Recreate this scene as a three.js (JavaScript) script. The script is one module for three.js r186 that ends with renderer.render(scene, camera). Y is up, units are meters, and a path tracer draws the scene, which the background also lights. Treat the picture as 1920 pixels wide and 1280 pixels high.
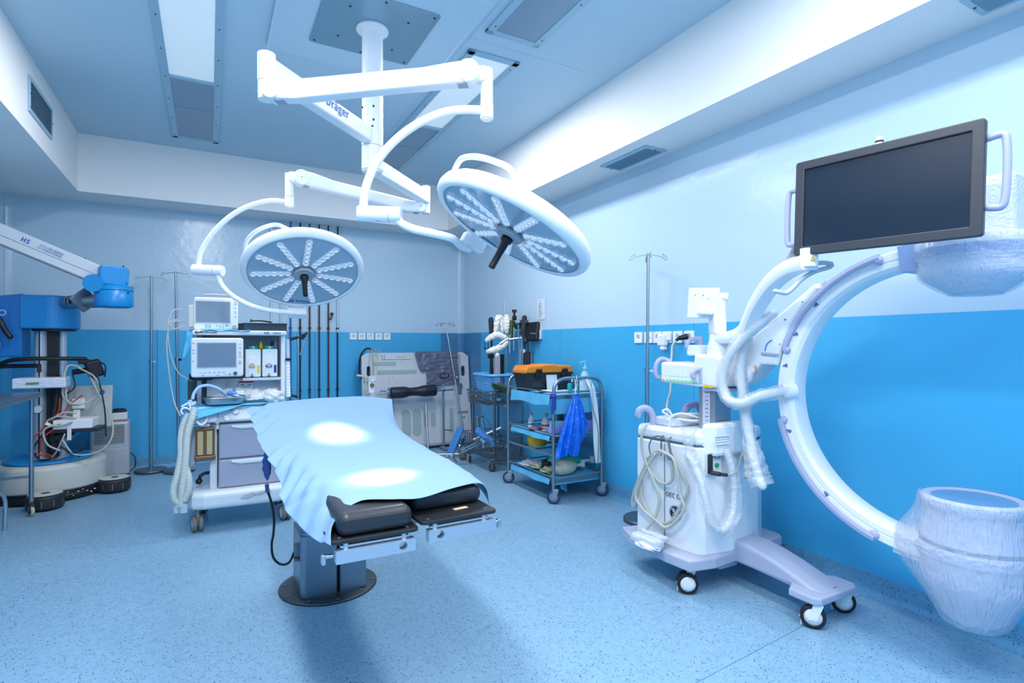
import * as THREE from 'three';
import { RoundedBoxGeometry } from 'three/addons/geometries/RoundedBoxGeometry.js';
import { mergeGeometries, mergeVertices, toCreasedNormals } from 'three/addons/utils/BufferGeometryUtils.js';
import { RectAreaLightUniformsLib } from 'three/addons/lights/RectAreaLightUniformsLib.js';
import { FontLoader } from 'three/addons/loaders/FontLoader.js';
import { TextGeometry } from 'three/addons/geometries/TextGeometry.js';

// ---------- camera, light, exposure ----------
const scene = new THREE.Scene();
scene.background = new THREE.Color(0x000000);
const camera = new THREE.PerspectiveCamera(63.46, 1.5, 0.05, 40);
camera.position.set(0, 1.3, 0);
camera.rotation.order = 'YXZ';
camera.rotation.set(0.00483, -0.5019, 0);
const renderer = new THREE.WebGLRenderer({ antialias: true });
renderer.shadowMap.enabled = true;
renderer.shadowMap.type = THREE.PCFSoftShadowMap;
renderer.toneMapping = THREE.LinearToneMapping;
renderer.toneMappingExposure = 0.9;
RectAreaLightUniformsLib.init();
// the ceiling luminaires: [x, z of the lit panel, light strength]
const LUMINAIRES = { back_left: 32, back_right: 50, near_left: 72, near_right: 30, rear_left: 42, rear_right: 30 };
const SURGICAL_CD = 24;
function panelLight(x, y, z, w, l, nits) {
  const a = new THREE.RectAreaLight(0xf9f9fc, nits, w, l);
  a.position.set(x, y, z); a.rotation.x = -Math.PI / 2; scene.add(a);
}
// ---------- helpers ----------
let seed = 7;
const rnd = () => { seed = (seed * 1664525 + 1013904223) >>> 0; return seed / 4294967296; };
const rr = (a, b) => a + (b - a) * rnd();
const V = (x, y, z) => new THREE.Vector3(x, y, z);
const PI = Math.PI;
const lerp = (a, b, t) => a + (b - a) * t;
const sstep = (a, b, x) => { const t = Math.min(1, Math.max(0, (x - a) / (b - a))); return t * t * (3 - 2 * t); };
function hash2(i, j) { let h = (i * 374761393 + j * 668265263) | 0; h = Math.imul(h ^ (h >>> 13), 1274126177); return ((h ^ (h >>> 16)) >>> 0) / 4294967296; }
function noise2(x, y, p = 0) {
  const i = Math.floor(x), j = Math.floor(y), u = x - i, v = y - j, w = (k) => (p ? ((k % p) + p) % p : k);
  const a = u * u * (3 - 2 * u), b = v * v * (3 - 2 * v);
  return lerp(lerp(hash2(w(i), w(j)), hash2(w(i + 1), w(j)), a), lerp(hash2(w(i), w(j + 1)), hash2(w(i + 1), w(j + 1)), a), b);
}
const mats = [];
function M(color, roughness = 0.5, metalness = 0, o = {}) {
  const m = new THREE.MeshPhysicalMaterial({ color, roughness, metalness, ...o });
  m.side = THREE.DoubleSide; mats.push(m); return m;
}
// transforms
function at(g, x = 0, y = 0, z = 0, rx = 0, ry = 0, rz = 0) {
  if (rx || ry || rz) g.applyMatrix4(new THREE.Matrix4().makeRotationFromEuler(new THREE.Euler(rx, ry, rz)));
  g.translate(x, y, z); return g;
}
function box(w, h, d, x, y, z, r = 0.004, rx, ry, rz) {
  r = Math.min(r, w / 2.02, h / 2.02, d / 2.02);
  return at(r > 0.0007 ? new RoundedBoxGeometry(w, h, d, r > 0.012 ? 3 : 1, r) : new THREE.BoxGeometry(w, h, d), x, y, z, rx, ry, rz);
}
const cyl = (r, h, x, y, z, n = 24, r2 = r, rx, ry, rz) => at(new THREE.CylinderGeometry(r2, r, h, n), x, y, z, rx, ry, rz);
const sph = (r, x, y, z, sx = 1, sy = 1, sz = 1, n = 16) => { const g = new THREE.SphereGeometry(r, n, Math.max(6, n >> 1)); g.scale(sx, sy, sz); return at(g, x, y, z); };
function rod(a, b, r, n = 12, r2 = r) {
  const A = V(...a), B = V(...b), d = B.clone().sub(A), L = d.length();
  const g = new THREE.CylinderGeometry(r2, r, L, n);
  g.applyQuaternion(new THREE.Quaternion().setFromUnitVectors(V(0, 1, 0), d.normalize()));
  const m = A.add(B).multiplyScalar(0.5); g.translate(m.x, m.y, m.z); return g;
}
// a bar of rectangular section from a to b: w across (horizontal), h high
function bar(a, b, w, h, r = 0.003) {
  const A = V(...a), B = V(...b), L = A.distanceTo(B), g = box(w, h, L, 0, 0, 0, r);
  const m = new THREE.Matrix4().lookAt(B, A, V(0, 1, 0.001)); g.applyMatrix4(m);
  const c = A.add(B).multiplyScalar(0.5); g.translate(c.x, c.y, c.z); return g;
}
function tube(pts, r, o = {}) {
  const P = pts.map((p) => V(...p)), c = new THREE.CatmullRomCurve3(P, !!o.closed, 'centripetal');
  const g = new THREE.TubeGeometry(c, o.n || Math.max(8, pts.length * 6), r, o.k || 8, !!o.closed);
  if (o.closed || o.open) return g;
  const gs = [g];
  for (const p of [P[0], P[P.length - 1]]) gs.push(at(new THREE.SphereGeometry(r, o.k || 8, 6), p.x, p.y, p.z));
  return join(gs);
}
const lathe = (prof, x = 0, y = 0, z = 0, n = 32, rx, ry, rz) => at(new THREE.LatheGeometry(prof.map((p) => new THREE.Vector2(p[0], p[1])), n), x, y, z, rx, ry, rz);
const torus = (R, r, x, y, z, rx, ry, rz, arc = 2 * PI, n = 32) => at(new THREE.TorusGeometry(R, r, 8, n, arc), x, y, z, rx, ry, rz);
function shape(pts, holes = []) {
  const s = new THREE.Shape(pts.map((p) => new THREE.Vector2(p[0], p[1])));
  for (const h of holes) s.holes.push(new THREE.Path(h.map((p) => new THREE.Vector2(p[0], p[1]))));
  return s;
}
// polygon in x,y pushed along z, centred on z = 0
function ext(s, depth, bevel = 0.003, o = {}) {
  if (Array.isArray(s)) s = shape(s);
  const b = Math.min(bevel, depth / 2.1);
  const g = new THREE.ExtrudeGeometry(s, { depth: depth - 2 * b, bevelEnabled: b > 0, bevelSize: b, bevelOffset: -b, bevelThickness: b, bevelSegments: o.seg || 2, curveSegments: o.curve || 12 });
  g.translate(0, 0, -depth / 2 + b); return g;
}
function rrect(w, h, r, cx = 0, cy = 0, n = 6) {
  const p = [];
  for (const [sx, sy, a0] of [[1, 1, 0], [-1, 1, PI / 2], [-1, -1, PI], [1, -1, 1.5 * PI]])
    for (let i = 0; i <= n; i++) { const a = a0 + (PI / 2) * i / n; p.push([cx + sx * (w / 2 - r) + r * Math.cos(a), cy + sy * (h / 2 - r) + r * Math.sin(a)]); }
  return p;
}
const circ = (r, cx = 0, cy = 0, n = 20) => Array.from({ length: n }, (_, i) => [cx + r * Math.cos(2 * PI * i / n), cy + r * Math.sin(2 * PI * i / n)]);
function clean(g) {
  const h = g.index ? g.toNonIndexed() : g.clone();
  for (const k of Object.keys(h.attributes)) if (!['position', 'normal', 'uv'].includes(k)) h.deleteAttribute(k);
  if (!h.attributes.normal) h.computeVertexNormals();
  if (!h.attributes.uv) h.setAttribute('uv', new THREE.Float32BufferAttribute(new Float32Array(h.attributes.position.count * 2), 2));
  h.clearGroups(); return h;
}
const join = (gs) => (gs.length === 1 ? clean(gs[0]) : mergeGeometries(gs.map(clean)));
function boxUV(g) { // uv in metres, taken from the face's own direction
  const p = g.attributes.position, n = g.attributes.normal, uv = new Float32Array(p.count * 2);
  for (let i = 0; i < p.count; i++) {
    const x = Math.abs(n.getX(i)), y = Math.abs(n.getY(i)), z = Math.abs(n.getZ(i));
    const a = y >= x && y >= z ? [p.getX(i), p.getZ(i)] : x >= z ? [p.getZ(i), p.getY(i)] : [p.getX(i), p.getY(i)];
    uv[2 * i] = a[0]; uv[2 * i + 1] = a[1];
  }
  g.setAttribute('uv', new THREE.BufferAttribute(uv, 2)); return g;
}
// parametric sheet: f(u, v) -> [x, y, z]; closed surfaces welded by creased normals
function sheet(f, nu, nv) {
  const p = [], uv = [], ix = [];
  for (let j = 0; j <= nv; j++) for (let i = 0; i <= nu; i++) { const q = f(i / nu, j / nv); p.push(...q); uv.push(i / nu, j / nv); }
  for (let j = 0; j < nv; j++) for (let i = 0; i < nu; i++) { const a = j * (nu + 1) + i, b = a + 1, c = a + nu + 1, d = c + 1; ix.push(a, b, d, a, d, c); }
  const g = new THREE.BufferGeometry();
  g.setAttribute('position', new THREE.Float32BufferAttribute(p, 3)); g.setAttribute('uv', new THREE.Float32BufferAttribute(uv, 2));
  g.setIndex(ix); g.computeVertexNormals(); return g;
}
// the same sheet given thickness t along its normals (cloth, film)
function cloth(f, nu, nv, t = 0.002) {
  const g = sheet(f, nu, nv), p = g.attributes.position, n = g.attributes.normal, N = p.count;
  const q = [], uv = [], ix = [...g.index.array], W = nu + 1;
  for (let s = 0; s < 2; s++) for (let i = 0; i < N; i++) {
    const k = s ? -t : 0; q.push(p.getX(i) + k * n.getX(i), p.getY(i) + k * n.getY(i), p.getZ(i) + k * n.getZ(i)); uv.push(g.attributes.uv.getX(i), g.attributes.uv.getY(i));
  }
  const a = g.index.array;
  for (let i = 0; i < a.length; i += 3) ix.push(a[i] + N, a[i + 2] + N, a[i + 1] + N);
  const edge = []; for (let i = 0; i < nu; i++) edge.push([i, i + 1], [nv * W + i + 1, nv * W + i]);
  for (let j = 0; j < nv; j++) edge.push([(j + 1) * W, j * W], [j * W + nu, (j + 1) * W + nu]);
  for (const [b, c] of edge) ix.push(b, c + N, c, b, b + N, c + N);
  const o = new THREE.BufferGeometry();
  o.setAttribute('position', new THREE.Float32BufferAttribute(q, 3)); o.setAttribute('uv', new THREE.Float32BufferAttribute(uv, 2));
  o.setIndex(ix); o.computeVertexNormals(); return o;
}
// lumpy ball / bag: radius field over a sphere
function lump(rx, ry, rz, x, y, z, amp = 0.15, fr = 3, n = 24, sd = 1) {
  const g = new THREE.SphereGeometry(1, n, n / 2), p = g.attributes.position;
  for (let i = 0; i < p.count; i++) {
    const a = p.getX(i), b = p.getY(i), c = p.getZ(i);
    const k = 1 + amp * (Math.sin(fr * (a * 1.3 + sd)) * Math.sin(fr * (b * 1.7 + sd * 2)) + 0.6 * Math.sin(fr * 2.1 * (c + sd * 3 + a)) * Math.sin(fr * 1.9 * (b - sd)));
    p.setXYZ(i, a * rx * k, b * ry * k, c * rz * k);
  }
  const h = mergeVertices((g.deleteAttribute('normal'), g.deleteAttribute('uv'), g), 1e-4); h.computeVertexNormals(); return at(h, x, y, z);
}
const used = {};
function numbered(n) { const k = used[n] = (used[n] === undefined ? 0 : used[n] + 1); return k ? n + '_' + String(k).padStart(3, '0') : n; }
function mesh(name, gs, mat, parent, o = {}) {
  let g = join(Array.isArray(gs) ? gs : [gs]);
  if (mat.userData.box) g = boxUV(g);
  const m = new THREE.Mesh(g, mat);
  m.name = parent ? name : numbered(name); m.castShadow = m.receiveShadow = true;
  if (o.label) m.userData.label = o.label;
  if (o.kind) m.userData.kind = o.kind;
  (parent || scene).add(m); return m;
}
function thing(name, label, category, pos = [0, 0, 0], turn = 0, group) {
  const o = new THREE.Group(); o.name = numbered(name); scene.add(o);
  o.position.set(...pos); o.rotation.y = turn; o.userData = { label, category };
  if (group) o.userData.group = group; return o;
}
function tag(m, label, category, group) { Object.assign(m.userData, { label, category }); if (group) m.userData.group = group; return m; }
function struct(name, gs, mat) { const m = mesh(name, gs, mat); m.userData.kind = 'structure'; return m; }
// a one-mesh thing standing at pos (its geometry is given around its own base)
function single(name, gs, mat, label, category, pos = [0, 0, 0], turn = 0, group) {
  const m = mesh(name, gs, mat); m.position.set(...pos); m.rotation.y = turn; return tag(m, label, category, group);
}
function copy(src, pos, turn, label, group) {
  const c = src.clone(); c.name = numbered(src.name.replace(/_\d{3}$/, '')); scene.add(c); c.position.set(...pos); c.rotation.y = turn;
  c.userData = { ...src.userData }; if (label) c.userData.label = label; if (group) c.userData.group = group; return c;
}
// textures
function tex(n, fn, srgb = true) {
  const d = new Uint8Array(n * n * 4);
  fn(d, n);
  const t = new THREE.DataTexture(d, n, n, THREE.RGBAFormat); t.wrapS = t.wrapT = THREE.RepeatWrapping;
  t.magFilter = THREE.LinearFilter; t.minFilter = THREE.LinearMipmapLinearFilter; t.generateMipmaps = true;
  if (srgb) t.colorSpace = THREE.SRGBColorSpace; t.needsUpdate = true; return t;
}
const grey = (n, f, srgb) => tex(n, (d) => { for (let j = 0; j < n; j++) for (let i = 0; i < n; i++) { const v = f(i / n, j / n), k = 4 * (j * n + i); d[k] = d[k + 1] = d[k + 2] = Math.max(0, Math.min(255, v)); d[k + 3] = 255; } }, srgb);
const fbm = (u, v, p, oct) => { let s = 0, a = 0.5; for (let o = 0; o < oct; o++) { s += a * noise2(u * p, v * p, p); p *= 2; a /= 2; } return s; };
// flat print: canvas drawn by fn, laid on a thin plate of w x h metres (facing +z)
function print(w, h, fn, o = {}) {
  const W = o.px || 256, H = Math.max(8, Math.round(W * h / w)), c = document.createElement('canvas'); c.width = W; c.height = H;
  const x = c.getContext('2d'); fn(x, W, H);
  const t = new THREE.CanvasTexture(c); t.colorSpace = THREE.SRGBColorSpace;
  const m = M(0xffffff, o.rough ?? 0.45, 0, { map: t, ...(o.clear ? { transparent: true, alphaTest: 0.5 } : {}) });
  return m;
}
function plate(w, h, x = 0, y = 0, z = 0, rx = 0, ry = 0, rz = 0) { return at(new THREE.PlaneGeometry(w, h), x, y, z, rx, ry, rz); }
const font = await new FontLoader().loadAsync('fonts/droid/droid_sans_bold.typeface.json');
const fontR = await new FontLoader().loadAsync('fonts/droid/droid_sans_regular.typeface.json');
function text(s, size, f = font, depth = 0.0012) { const g = new TextGeometry(s, { font: f, size, depth, curveSegments: 3, bevelEnabled: false }); g.computeBoundingBox(); const b = g.boundingBox; g.translate(-(b.min.x + b.max.x) / 2, -(b.min.y + b.max.y) / 2, 0); return g; }

// ---------- materials ----------
const speckTex = tex(2048, (d, n) => {
  for (let k = 0; k < n * n; k++) { const i = k % n, j = (k / n) | 0; const v = 232 + 14 * (noise2(i / 16, j / 16, 128) - 0.5) + 16 * (hash2(i >> 1, j >> 1) - 0.5); d[4 * k] = d[4 * k + 1] = d[4 * k + 2] = v; d[4 * k + 3] = 255; }
  let s = 99; const R = () => { s = (s * 1664525 + 1013904223) >>> 0; return s / 4294967296; };
  for (let c = 0; c < 15000; c++) {
    const cx = R() * n, cy = R() * n, big = R(), a = R() * PI, rx = 1.4 + 2.6 * big * R(), ry = 1.0 + 1.6 * R(), tone = R() < 0.75 ? [40 + 60 * R(), 55 + 60 * R(), 80 + 50 * R()] : [252, 252, 252];
    const ca = Math.cos(a), sa = Math.sin(a), m = Math.ceil(rx) + 1;
    for (let y = -m; y <= m; y++) for (let x = -m; x <= m; x++) {
      const u = (x * ca + y * sa) / rx, v = (y * ca - x * sa) / ry; if (u * u + v * v > 1) continue;
      const k = 4 * ((((cy + y) | 0) + n) % n * n + (((cx + x) | 0) + n) % n); for (let q = 0; q < 3; q++) d[k + q] = tone[q];
    }
  }
});
speckTex.repeat.set(1 / 2.048, 1 / 2.048);
const paintBump = grey(512, (u, v) => 255 * (0.7 * fbm(u, v, 4, 4) + 0.3 * fbm(u, v, 32, 2)), false);
paintBump.repeat.set(0.8, 0.8);
const bm = (m) => { m.userData.box = true; return m; };
const mBulk = bm(M(0xf1f0ef, 0.6, 0, { bumpMap: paintBump, bumpScale: 0.002 }));
const mCeil = bm(M(0xbcd6e4, 0.6, 0, { bumpMap: paintBump, bumpScale: 0.002 }));
const mWall = bm(M(0xbfd7e7, 0.2, 0, { bumpMap: paintBump, bumpScale: 0.003 }));
const mDado = bm(M(0x42aede, 0.36, 0, { ior: 1.6 }));
const mFloor = bm(M(0x94bfdc, 0.36, 0, { map: speckTex }));
const mCoving = bm(M(0x6fb0d8, 0.4, 0, { map: speckTex }));
const mStrip = bm(M(0x5496c8, 0.4, 0, { map: speckTex }));
const mSeam = M(0x1c6aa0, 0.6);
const mWhite = M(0xf2f3f4, 0.32), mWhiteGloss = M(0xf3f5f7, 0.18), mOff = M(0xdfe4e6, 0.4), mBeige = M(0xd8d6cb, 0.45);
const mGrey = M(0xa6aab4, 0.45), mLav = M(0xb9bfdc, 0.42), mDark = M(0x2a2d33, 0.5), mBlack = M(0x111215, 0.45), mRubber = M(0x1b1c1f, 0.7);
const mSteel = M(0xb4bac0, 0.28, 1), mChrome = M(0xd0d5da, 0.24, 1), mBrushed = M(0x9aa3aa, 0.38, 1), mDull = M(0x83898f, 0.5, 0.9);
const mScreen = M(0x142436, 0.2, 0), mSeamDark = M(0x60707c, 0.6), mScrew = M(0x4c545a, 0.4, 0.8), mInk = M(0x1d2430, 0.5), mBlueInk = M(0x1558b0, 0.5);
const mDrape = M(0x86a9cf, 0.8, 0, { bumpMap: grey(256, (u, v) => 255 * fbm(u, v, 64, 2), false), bumpScale: 0.0006 });
const mFilm = M(0xffffff, 0.1, 0, { transmission: 0.92, thickness: 0, ior: 1.35 });
const mCable = M(0xb9bab2, 0.5), mCableW = M(0xe0e1de, 0.45), mCableB = M(0x15171b, 0.5);
const mGreen = M(0x149a62, 0.5), mYellow = M(0xeec722, 0.5), mOrange = M(0xe8871e, 0.45), mTeal = M(0x19a3a0, 0.35), mRed = M(0xc8322c, 0.5);
// a closed outline (side, up) carried along a path; the outline's up stays as near to the given up as the path allows
function sweep(pts, prof, o = {}) {
  const c = new THREE.CatmullRomCurve3(pts.map((p) => V(...p)), false, 'centripetal'), n = o.n || 40, up0 = V(...(o.up || [0, 1, 0])), P = [], ix = [], m = prof.length;
  for (let i = 0; i <= n; i++) {
    const t = i / n, p = c.getPointAt(t), d = c.getTangentAt(t), s = d.clone().cross(up0).normalize(), u = s.clone().cross(d), k = o.scale ? o.scale(t) : 1;
    for (const [a, b] of prof) P.push(p.x + k * (s.x * a + u.x * b), p.y + k * (s.y * a + u.y * b), p.z + k * (s.z * a + u.z * b));
  }
  for (let i = 0; i < n; i++) for (let j = 0; j < m; j++) { const a = i * m + j, b = i * m + (j + 1) % m; ix.push(a, b + m, b, a, a + m, b + m); }
  for (const [q, f] of [[0, 1], [n * m, -1]]) for (let j = 1; j < m - 1; j++) f > 0 ? ix.push(q, q + j, q + j + 1) : ix.push(q, q + j + 1, q + j);
  const g = new THREE.BufferGeometry(); g.setAttribute('position', new THREE.Float32BufferAttribute(P, 3)); g.setIndex(ix); g.computeVertexNormals();
  return toCreasedNormals(g, 0.7);
}
// hose or cable cover with a crumpled skin
function wrap(pts, r, amp = 0.12, o = {}) {
  const c = new THREE.CatmullRomCurve3(pts.map((p) => V(...p)), false, 'centripetal'), n = o.n || 150, k = o.k || 26, F = c.computeFrenetFrames(n, false);
  return sheet((u, v) => {
    const i = Math.round(v * n), p = c.getPointAt(v), a = 2 * PI * (u % 1), N = F.normals[i], B = F.binormals[i], L = v * (o.wav || 26);
    const q = r * (o.taper ? o.taper(v) : 1) * (1 + amp * (noise2(3 + 2.2 * Math.cos(a) + 7, L * 0.9 + 2 * Math.sin(a)) - 0.5) * 2 + amp * 0.9 * (noise2(a * 3.5, L * 3.1) - 0.5) * Math.sin(a / 2) + amp * 0.35 * Math.sin(L * 5 + 4 * noise2(a, L)) * noise2(L * 1.3, a));
    return [p.x + q * (N.x * Math.cos(a) + B.x * Math.sin(a)), p.y + q * (N.y * Math.cos(a) + B.y * Math.sin(a)), p.z + q * (N.z * Math.cos(a) + B.z * Math.sin(a))];
  }, k, n);
}
// ribbed hose
function ribbed(pts, r, pitch, amp = 0.14, k = 12) {
  const c = new THREE.CatmullRomCurve3(pts.map((p) => V(...p)), false, 'centripetal'), len = c.getLength(), n = Math.round(len / pitch) * 4, F = c.computeFrenetFrames(n, false);
  return sheet((u, v) => { const i = Math.round(v * n), p = c.getPointAt(v), a = 2 * PI * u, q = r * (1 + amp * (i % 4 < 2 ? 1 : -1)), N = F.normals[i], B = F.binormals[i]; return [p.x + q * (N.x * Math.cos(a) + B.x * Math.sin(a)), p.y + q * (N.y * Math.cos(a) + B.y * Math.sin(a)), p.z + q * (N.z * Math.cos(a) + B.z * Math.sin(a))]; }, k, n);
}
function cr(a, t) { // Catmull-Rom through an array of vectors, t in 0..1
  const n = a.length - 1, x = Math.min(n - 1e-6, Math.max(0, t * n)), i = Math.floor(x), f = x - i, g = (k) => a[Math.max(0, Math.min(n, k))];
  const p0 = g(i - 1), p1 = g(i), p2 = g(i + 1), p3 = g(i + 2);
  return p1.map((_, q) => 0.5 * (2 * p1[q] + (p2[q] - p0[q]) * f + (2 * p0[q] - 5 * p1[q] + 4 * p2[q] - p3[q]) * f * f + (3 * p1[q] - p0[q] - 3 * p2[q] + p3[q]) * f * f * f));
}
// castor: fork, tyre, hub discs; stands at the origin, r = wheel radius, axle along x
function caster(parent, x, z, r, turn, o = {}) {
  const g = new THREE.Group(); g.name = 'caster'; g.position.set(x, 0, z); g.rotation.y = turn; parent.add(g);
  const w = o.w || r * 0.5, ty = o.tyre || mRubber, hb = o.hub || mWhite, fk = o.fork || mWhite, tw = o.twin ? [-w * 0.75, w * 0.75] : [0];
  for (const q of tw) {
    mesh('tyre', at(lathe([[r * 0.72, -w / 2], [r * 0.95, -w / 2], [r, -w * 0.3], [r, w * 0.3], [r * 0.95, w / 2], [r * 0.72, w / 2]], 0, 0, 0, 28), q, r, 0, 0, 0, PI / 2), ty, g);
    mesh('wheel_disc', [at(lathe([[0, -w * 0.55], [r * 0.35, -w * 0.55], [r * 0.4, -w * 0.42], [r * 0.74, -w * 0.46], [r * 0.74, w * 0.46], [r * 0.4, w * 0.42], [r * 0.35, w * 0.55], [0, w * 0.55]], 0, 0, 0, 24), q, r, 0, 0, 0, PI / 2)], hb, g);
  }
  const top = o.top || r * 2.3, tr = o.trail ?? r * 0.4, wf = o.twin ? w * 0.22 : w * 0.62;
  const plates = o.twin ? [[0, w * 0.5]] : [[-wf, w * 0.16], [wf, w * 0.16]];
  mesh('fork', [...plates.map(([q, t]) => at(ext([[-0.35 * r, r * 0.75], [0.3 * r, r * 0.75], [tr + 0.35 * r, r * 2.0], [tr + 0.35 * r, r * 2.1], [tr - 0.4 * r, r * 2.1]], t, 0.0015), q, 0, 0, 0, -PI / 2, 0)),
    box(o.twin ? w * 0.9 : w * 1.5, r * 0.14, r * 0.75, 0, r * 2.08, tr, 0.003), cyl(r * 0.22, Math.max(0.005, top - r * 2.1), 0, (top + r * 2.1) / 2, tr, 16), at(new THREE.CylinderGeometry(r * 0.12, r * 0.12, w * (o.twin ? 2.4 : 1.5), 12), 0, r, 0, 0, 0, PI / 2)], fk, g);
  if (o.brake) mesh('brake_pedal', [box(w * 0.7, r * 0.12, r * 0.6, 0, r * 0.8, -r * 0.75, 0.002, 0.5, 0, 0), box(w * 0.3, r * 0.8, r * 0.1, 0, r * 0.5, -r * 0.9, 0.002)], fk, g);
  return g;
}
const mWrap = M(0xe3e9f2, 0.1, 0, { transparent: true, opacity: 0.3, ior: 1.8, bumpMap: grey(256, (u, v) => 255 * Math.abs(2 * fbm(u, v, 8, 4) - 1), false), bumpScale: 0.004 });
const streak = grey(256, (u, v) => 255 * (0.6 * fbm(u * 1, v * 0.25, 32, 3) + 0.4 * Math.abs(2 * fbm(u, v, 8, 3) - 1)), false); streak.repeat.set(5, 2);
const mWrapT = M(0xe6ecf6, 0.1, 0, { transparent: true, opacity: 0.36, ior: 1.8, bumpMap: streak, bumpScale: 0.012 });
const mWrapSolid = M(0xd3dcf0, 0.22, 0, { bumpMap: grey(256, (u, v) => 255 * (0.5 + 0.5 * Math.sin(60 * fbm(u, v, 4, 3) + 40 * u)), false), bumpScale: 0.0012 });
// ---------- the room ----------
const RM = { x0: -1.72, x1: 3.01, z0: -6.88, z1: 1.6, ch: 3.26, sh: 2.72, dado: 1.447 };
{
  const W = RM.x1 - RM.x0, D = RM.z1 - RM.z0, cx = (RM.x0 + RM.x1) / 2, cz = (RM.z0 + RM.z1) / 2, T = 0.2, H = RM.ch;
  struct('floor', box(W + 2 * T, T, D + 2 * T, cx, -T / 2, cz, 0), mFloor);
  mesh('joint_line', [bar([0.6, 0.0006, -1.43], [2.99, 0.0006, -1.645], 0.0025, 0.001, 0)], M(0x4f8db8, 0.6), scene.children[scene.children.length - 1]);
  const ceil = struct('ceiling', box(W + 2 * T, T, D + 2 * T, cx, H + T / 2, cz, 0), mCeil);
  // raised square round the surgical lamp's plate
  const sq = [[-0.54, -0.57], [0.54, -0.57], [0.54, 0.57], [-0.54, 0.57]];
  mesh('ceiling_panel', at(ext(sq, 0.04, 0.006), 0.866, H - 0.02, -3.34, PI / 2), mCeil, ceil);
  mesh('joint_line', [box(0.006, 0.004, 5.4, 1.46, H - 0.001, -2.6, 0), box(0.9, 0.004, 0.006, 1.9, H - 0.001, -3.22, 0)], mCeil, ceil);
  const wb = struct('wall_back', box(W + 2 * T, H, T, cx, H / 2, RM.z0 - T / 2, 0), mWall);
  const wr = struct('wall_right', box(T, H, D, RM.x1 + T / 2, H / 2, cz, 0), mWall);
  const wl = struct('wall_left', box(T, H, D, RM.x0 - T / 2, H / 2, cz, 0), mWall);
  const wf = struct('wall_front', box(W + 2 * T, H, T, cx, H / 2, RM.z1 + T / 2, 0), mWall);
  // rounded inner corners at the back
  const fillet = (r, y0, y1, x, z, sx) => {
    const p = [[0, 0], [r, 0]]; for (let i = 1; i <= 12; i++) { const a = 1.5 * PI - (PI / 2) * i / 12; p.push([r + r * Math.cos(a), r + r * Math.sin(a)]); }
    const g = ext(p, y1 - y0, 0); g.rotateX(PI / 2); if (sx < 0) g.scale(-1, 1, 1); return at(toCreasedNormals(g, 0.6), x, (y0 + y1) / 2, z);
  };
  mesh('corner_fillet', fillet(0.09, RM.dado, RM.sh, RM.x1, RM.z0, -1), mWall, wb);
  mesh('corner_fillet', fillet(0.09, RM.dado, RM.sh, RM.x0, RM.z0, 1), mWall, wb);
  mesh('corner_strip', [fillet(0.088, 0.1, RM.dado, RM.x1 - 0.004, RM.z0 + 0.004, -1), box(0.31, RM.dado - 0.1, 0.006, 2.856, RM.dado / 2 + 0.05, RM.z0 + 0.003, 0.0015)], mStrip, wb);
  mesh('corner_strip', fillet(0.088, 0.1, RM.dado, RM.x0 + 0.004, RM.z0 + 0.004, 1), mDado, wb);
  mesh('corner_strip', box(0.006, RM.dado - 0.1, 0.58, RM.x1 - 0.003, RM.dado / 2 + 0.05, RM.z0 + 0.292, 0.0015), mStrip, wr);
  // vinyl wall panels up to the dado line, with open joints
  const pz = (name, a, b, wall) => mesh(name, box(b - a - 0.004, RM.dado - 0.1, 0.005, (a + b) / 2, RM.dado / 2 + 0.05, RM.z0 + 0.0025, 0.0015), mDado, wall);
  mesh('joint_line', [box(W, RM.dado - 0.1, 0.002, cx, RM.dado / 2 + 0.05, RM.z0 + 0.001, 0)], mSeam, wb); mesh('joint_line', box(0.002, RM.dado - 0.1, D, RM.x1 - 0.001, RM.dado / 2 + 0.05, cz, 0), mSeam, wr);
  pz('vinyl_panel', RM.x0, -0.478, wb); pz('vinyl_panel', -0.478, 1.1, wb); pz('vinyl_panel', 1.1, 2.701, wb);
  for (const [a, b] of [[-6.296, -4.5], [-4.5, -2.803], [-2.803, -0.9], [-0.9, RM.z1]])
    mesh('vinyl_panel', box(0.005, RM.dado - 0.1, b - a - 0.004, RM.x1 - 0.0025, RM.dado / 2 + 0.05, (a + b) / 2, 0.0015), mDado, wr);
  for (const [a, b] of [[RM.z0 + 0.09, -4], [-4, -1.5], [-1.5, RM.z1]])
    mesh('vinyl_panel', box(0.005, RM.dado - 0.1, b - a - 0.004, RM.x0 + 0.0025, RM.dado / 2 + 0.05, (a + b) / 2, 0.0015), mDado, wl);
  mesh('vinyl_panel', box(W, RM.dado - 0.1, 0.005, cx, RM.dado / 2 + 0.05, RM.z1 - 0.0025, 0.0015), mDado, wf);
  // floor vinyl turned up the wall
  const cove = (L) => { const r = 0.045, p = [[0, 0], [r, 0]]; for (let i = 1; i <= 8; i++) { const a = 1.5 * PI - (PI / 2) * i / 8; p.push([0.006 + (r - 0.006) + (r - 0.006) * Math.cos(a), r + (r - 0.002) * Math.sin(a)]); } p.push([0.006, 0.115], [0, 0.115]); return toCreasedNormals(ext(p, L, 0), 0.7); };
  struct('baseboard_back', at(cove(W), cx, 0, RM.z0, 0, -PI / 2, 0), mCoving);
  struct('baseboard_left', at(cove(D), RM.x0, 0, cz), mCoving);
  struct('baseboard_right', at(cove(D), RM.x1, 0, cz, 0, PI, 0), mCoving);
  struct('baseboard_front', at(cove(W), cx, 0, RM.z1, 0, PI / 2, 0), mCoving);
  // dropped bulkheads along the walls
  struct('trim_1', box(2.61 + 1.07, H - RM.sh, 0.46, 0.77, (H + RM.sh) / 2, RM.z0 + 0.23, 0), mBulk);
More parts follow.
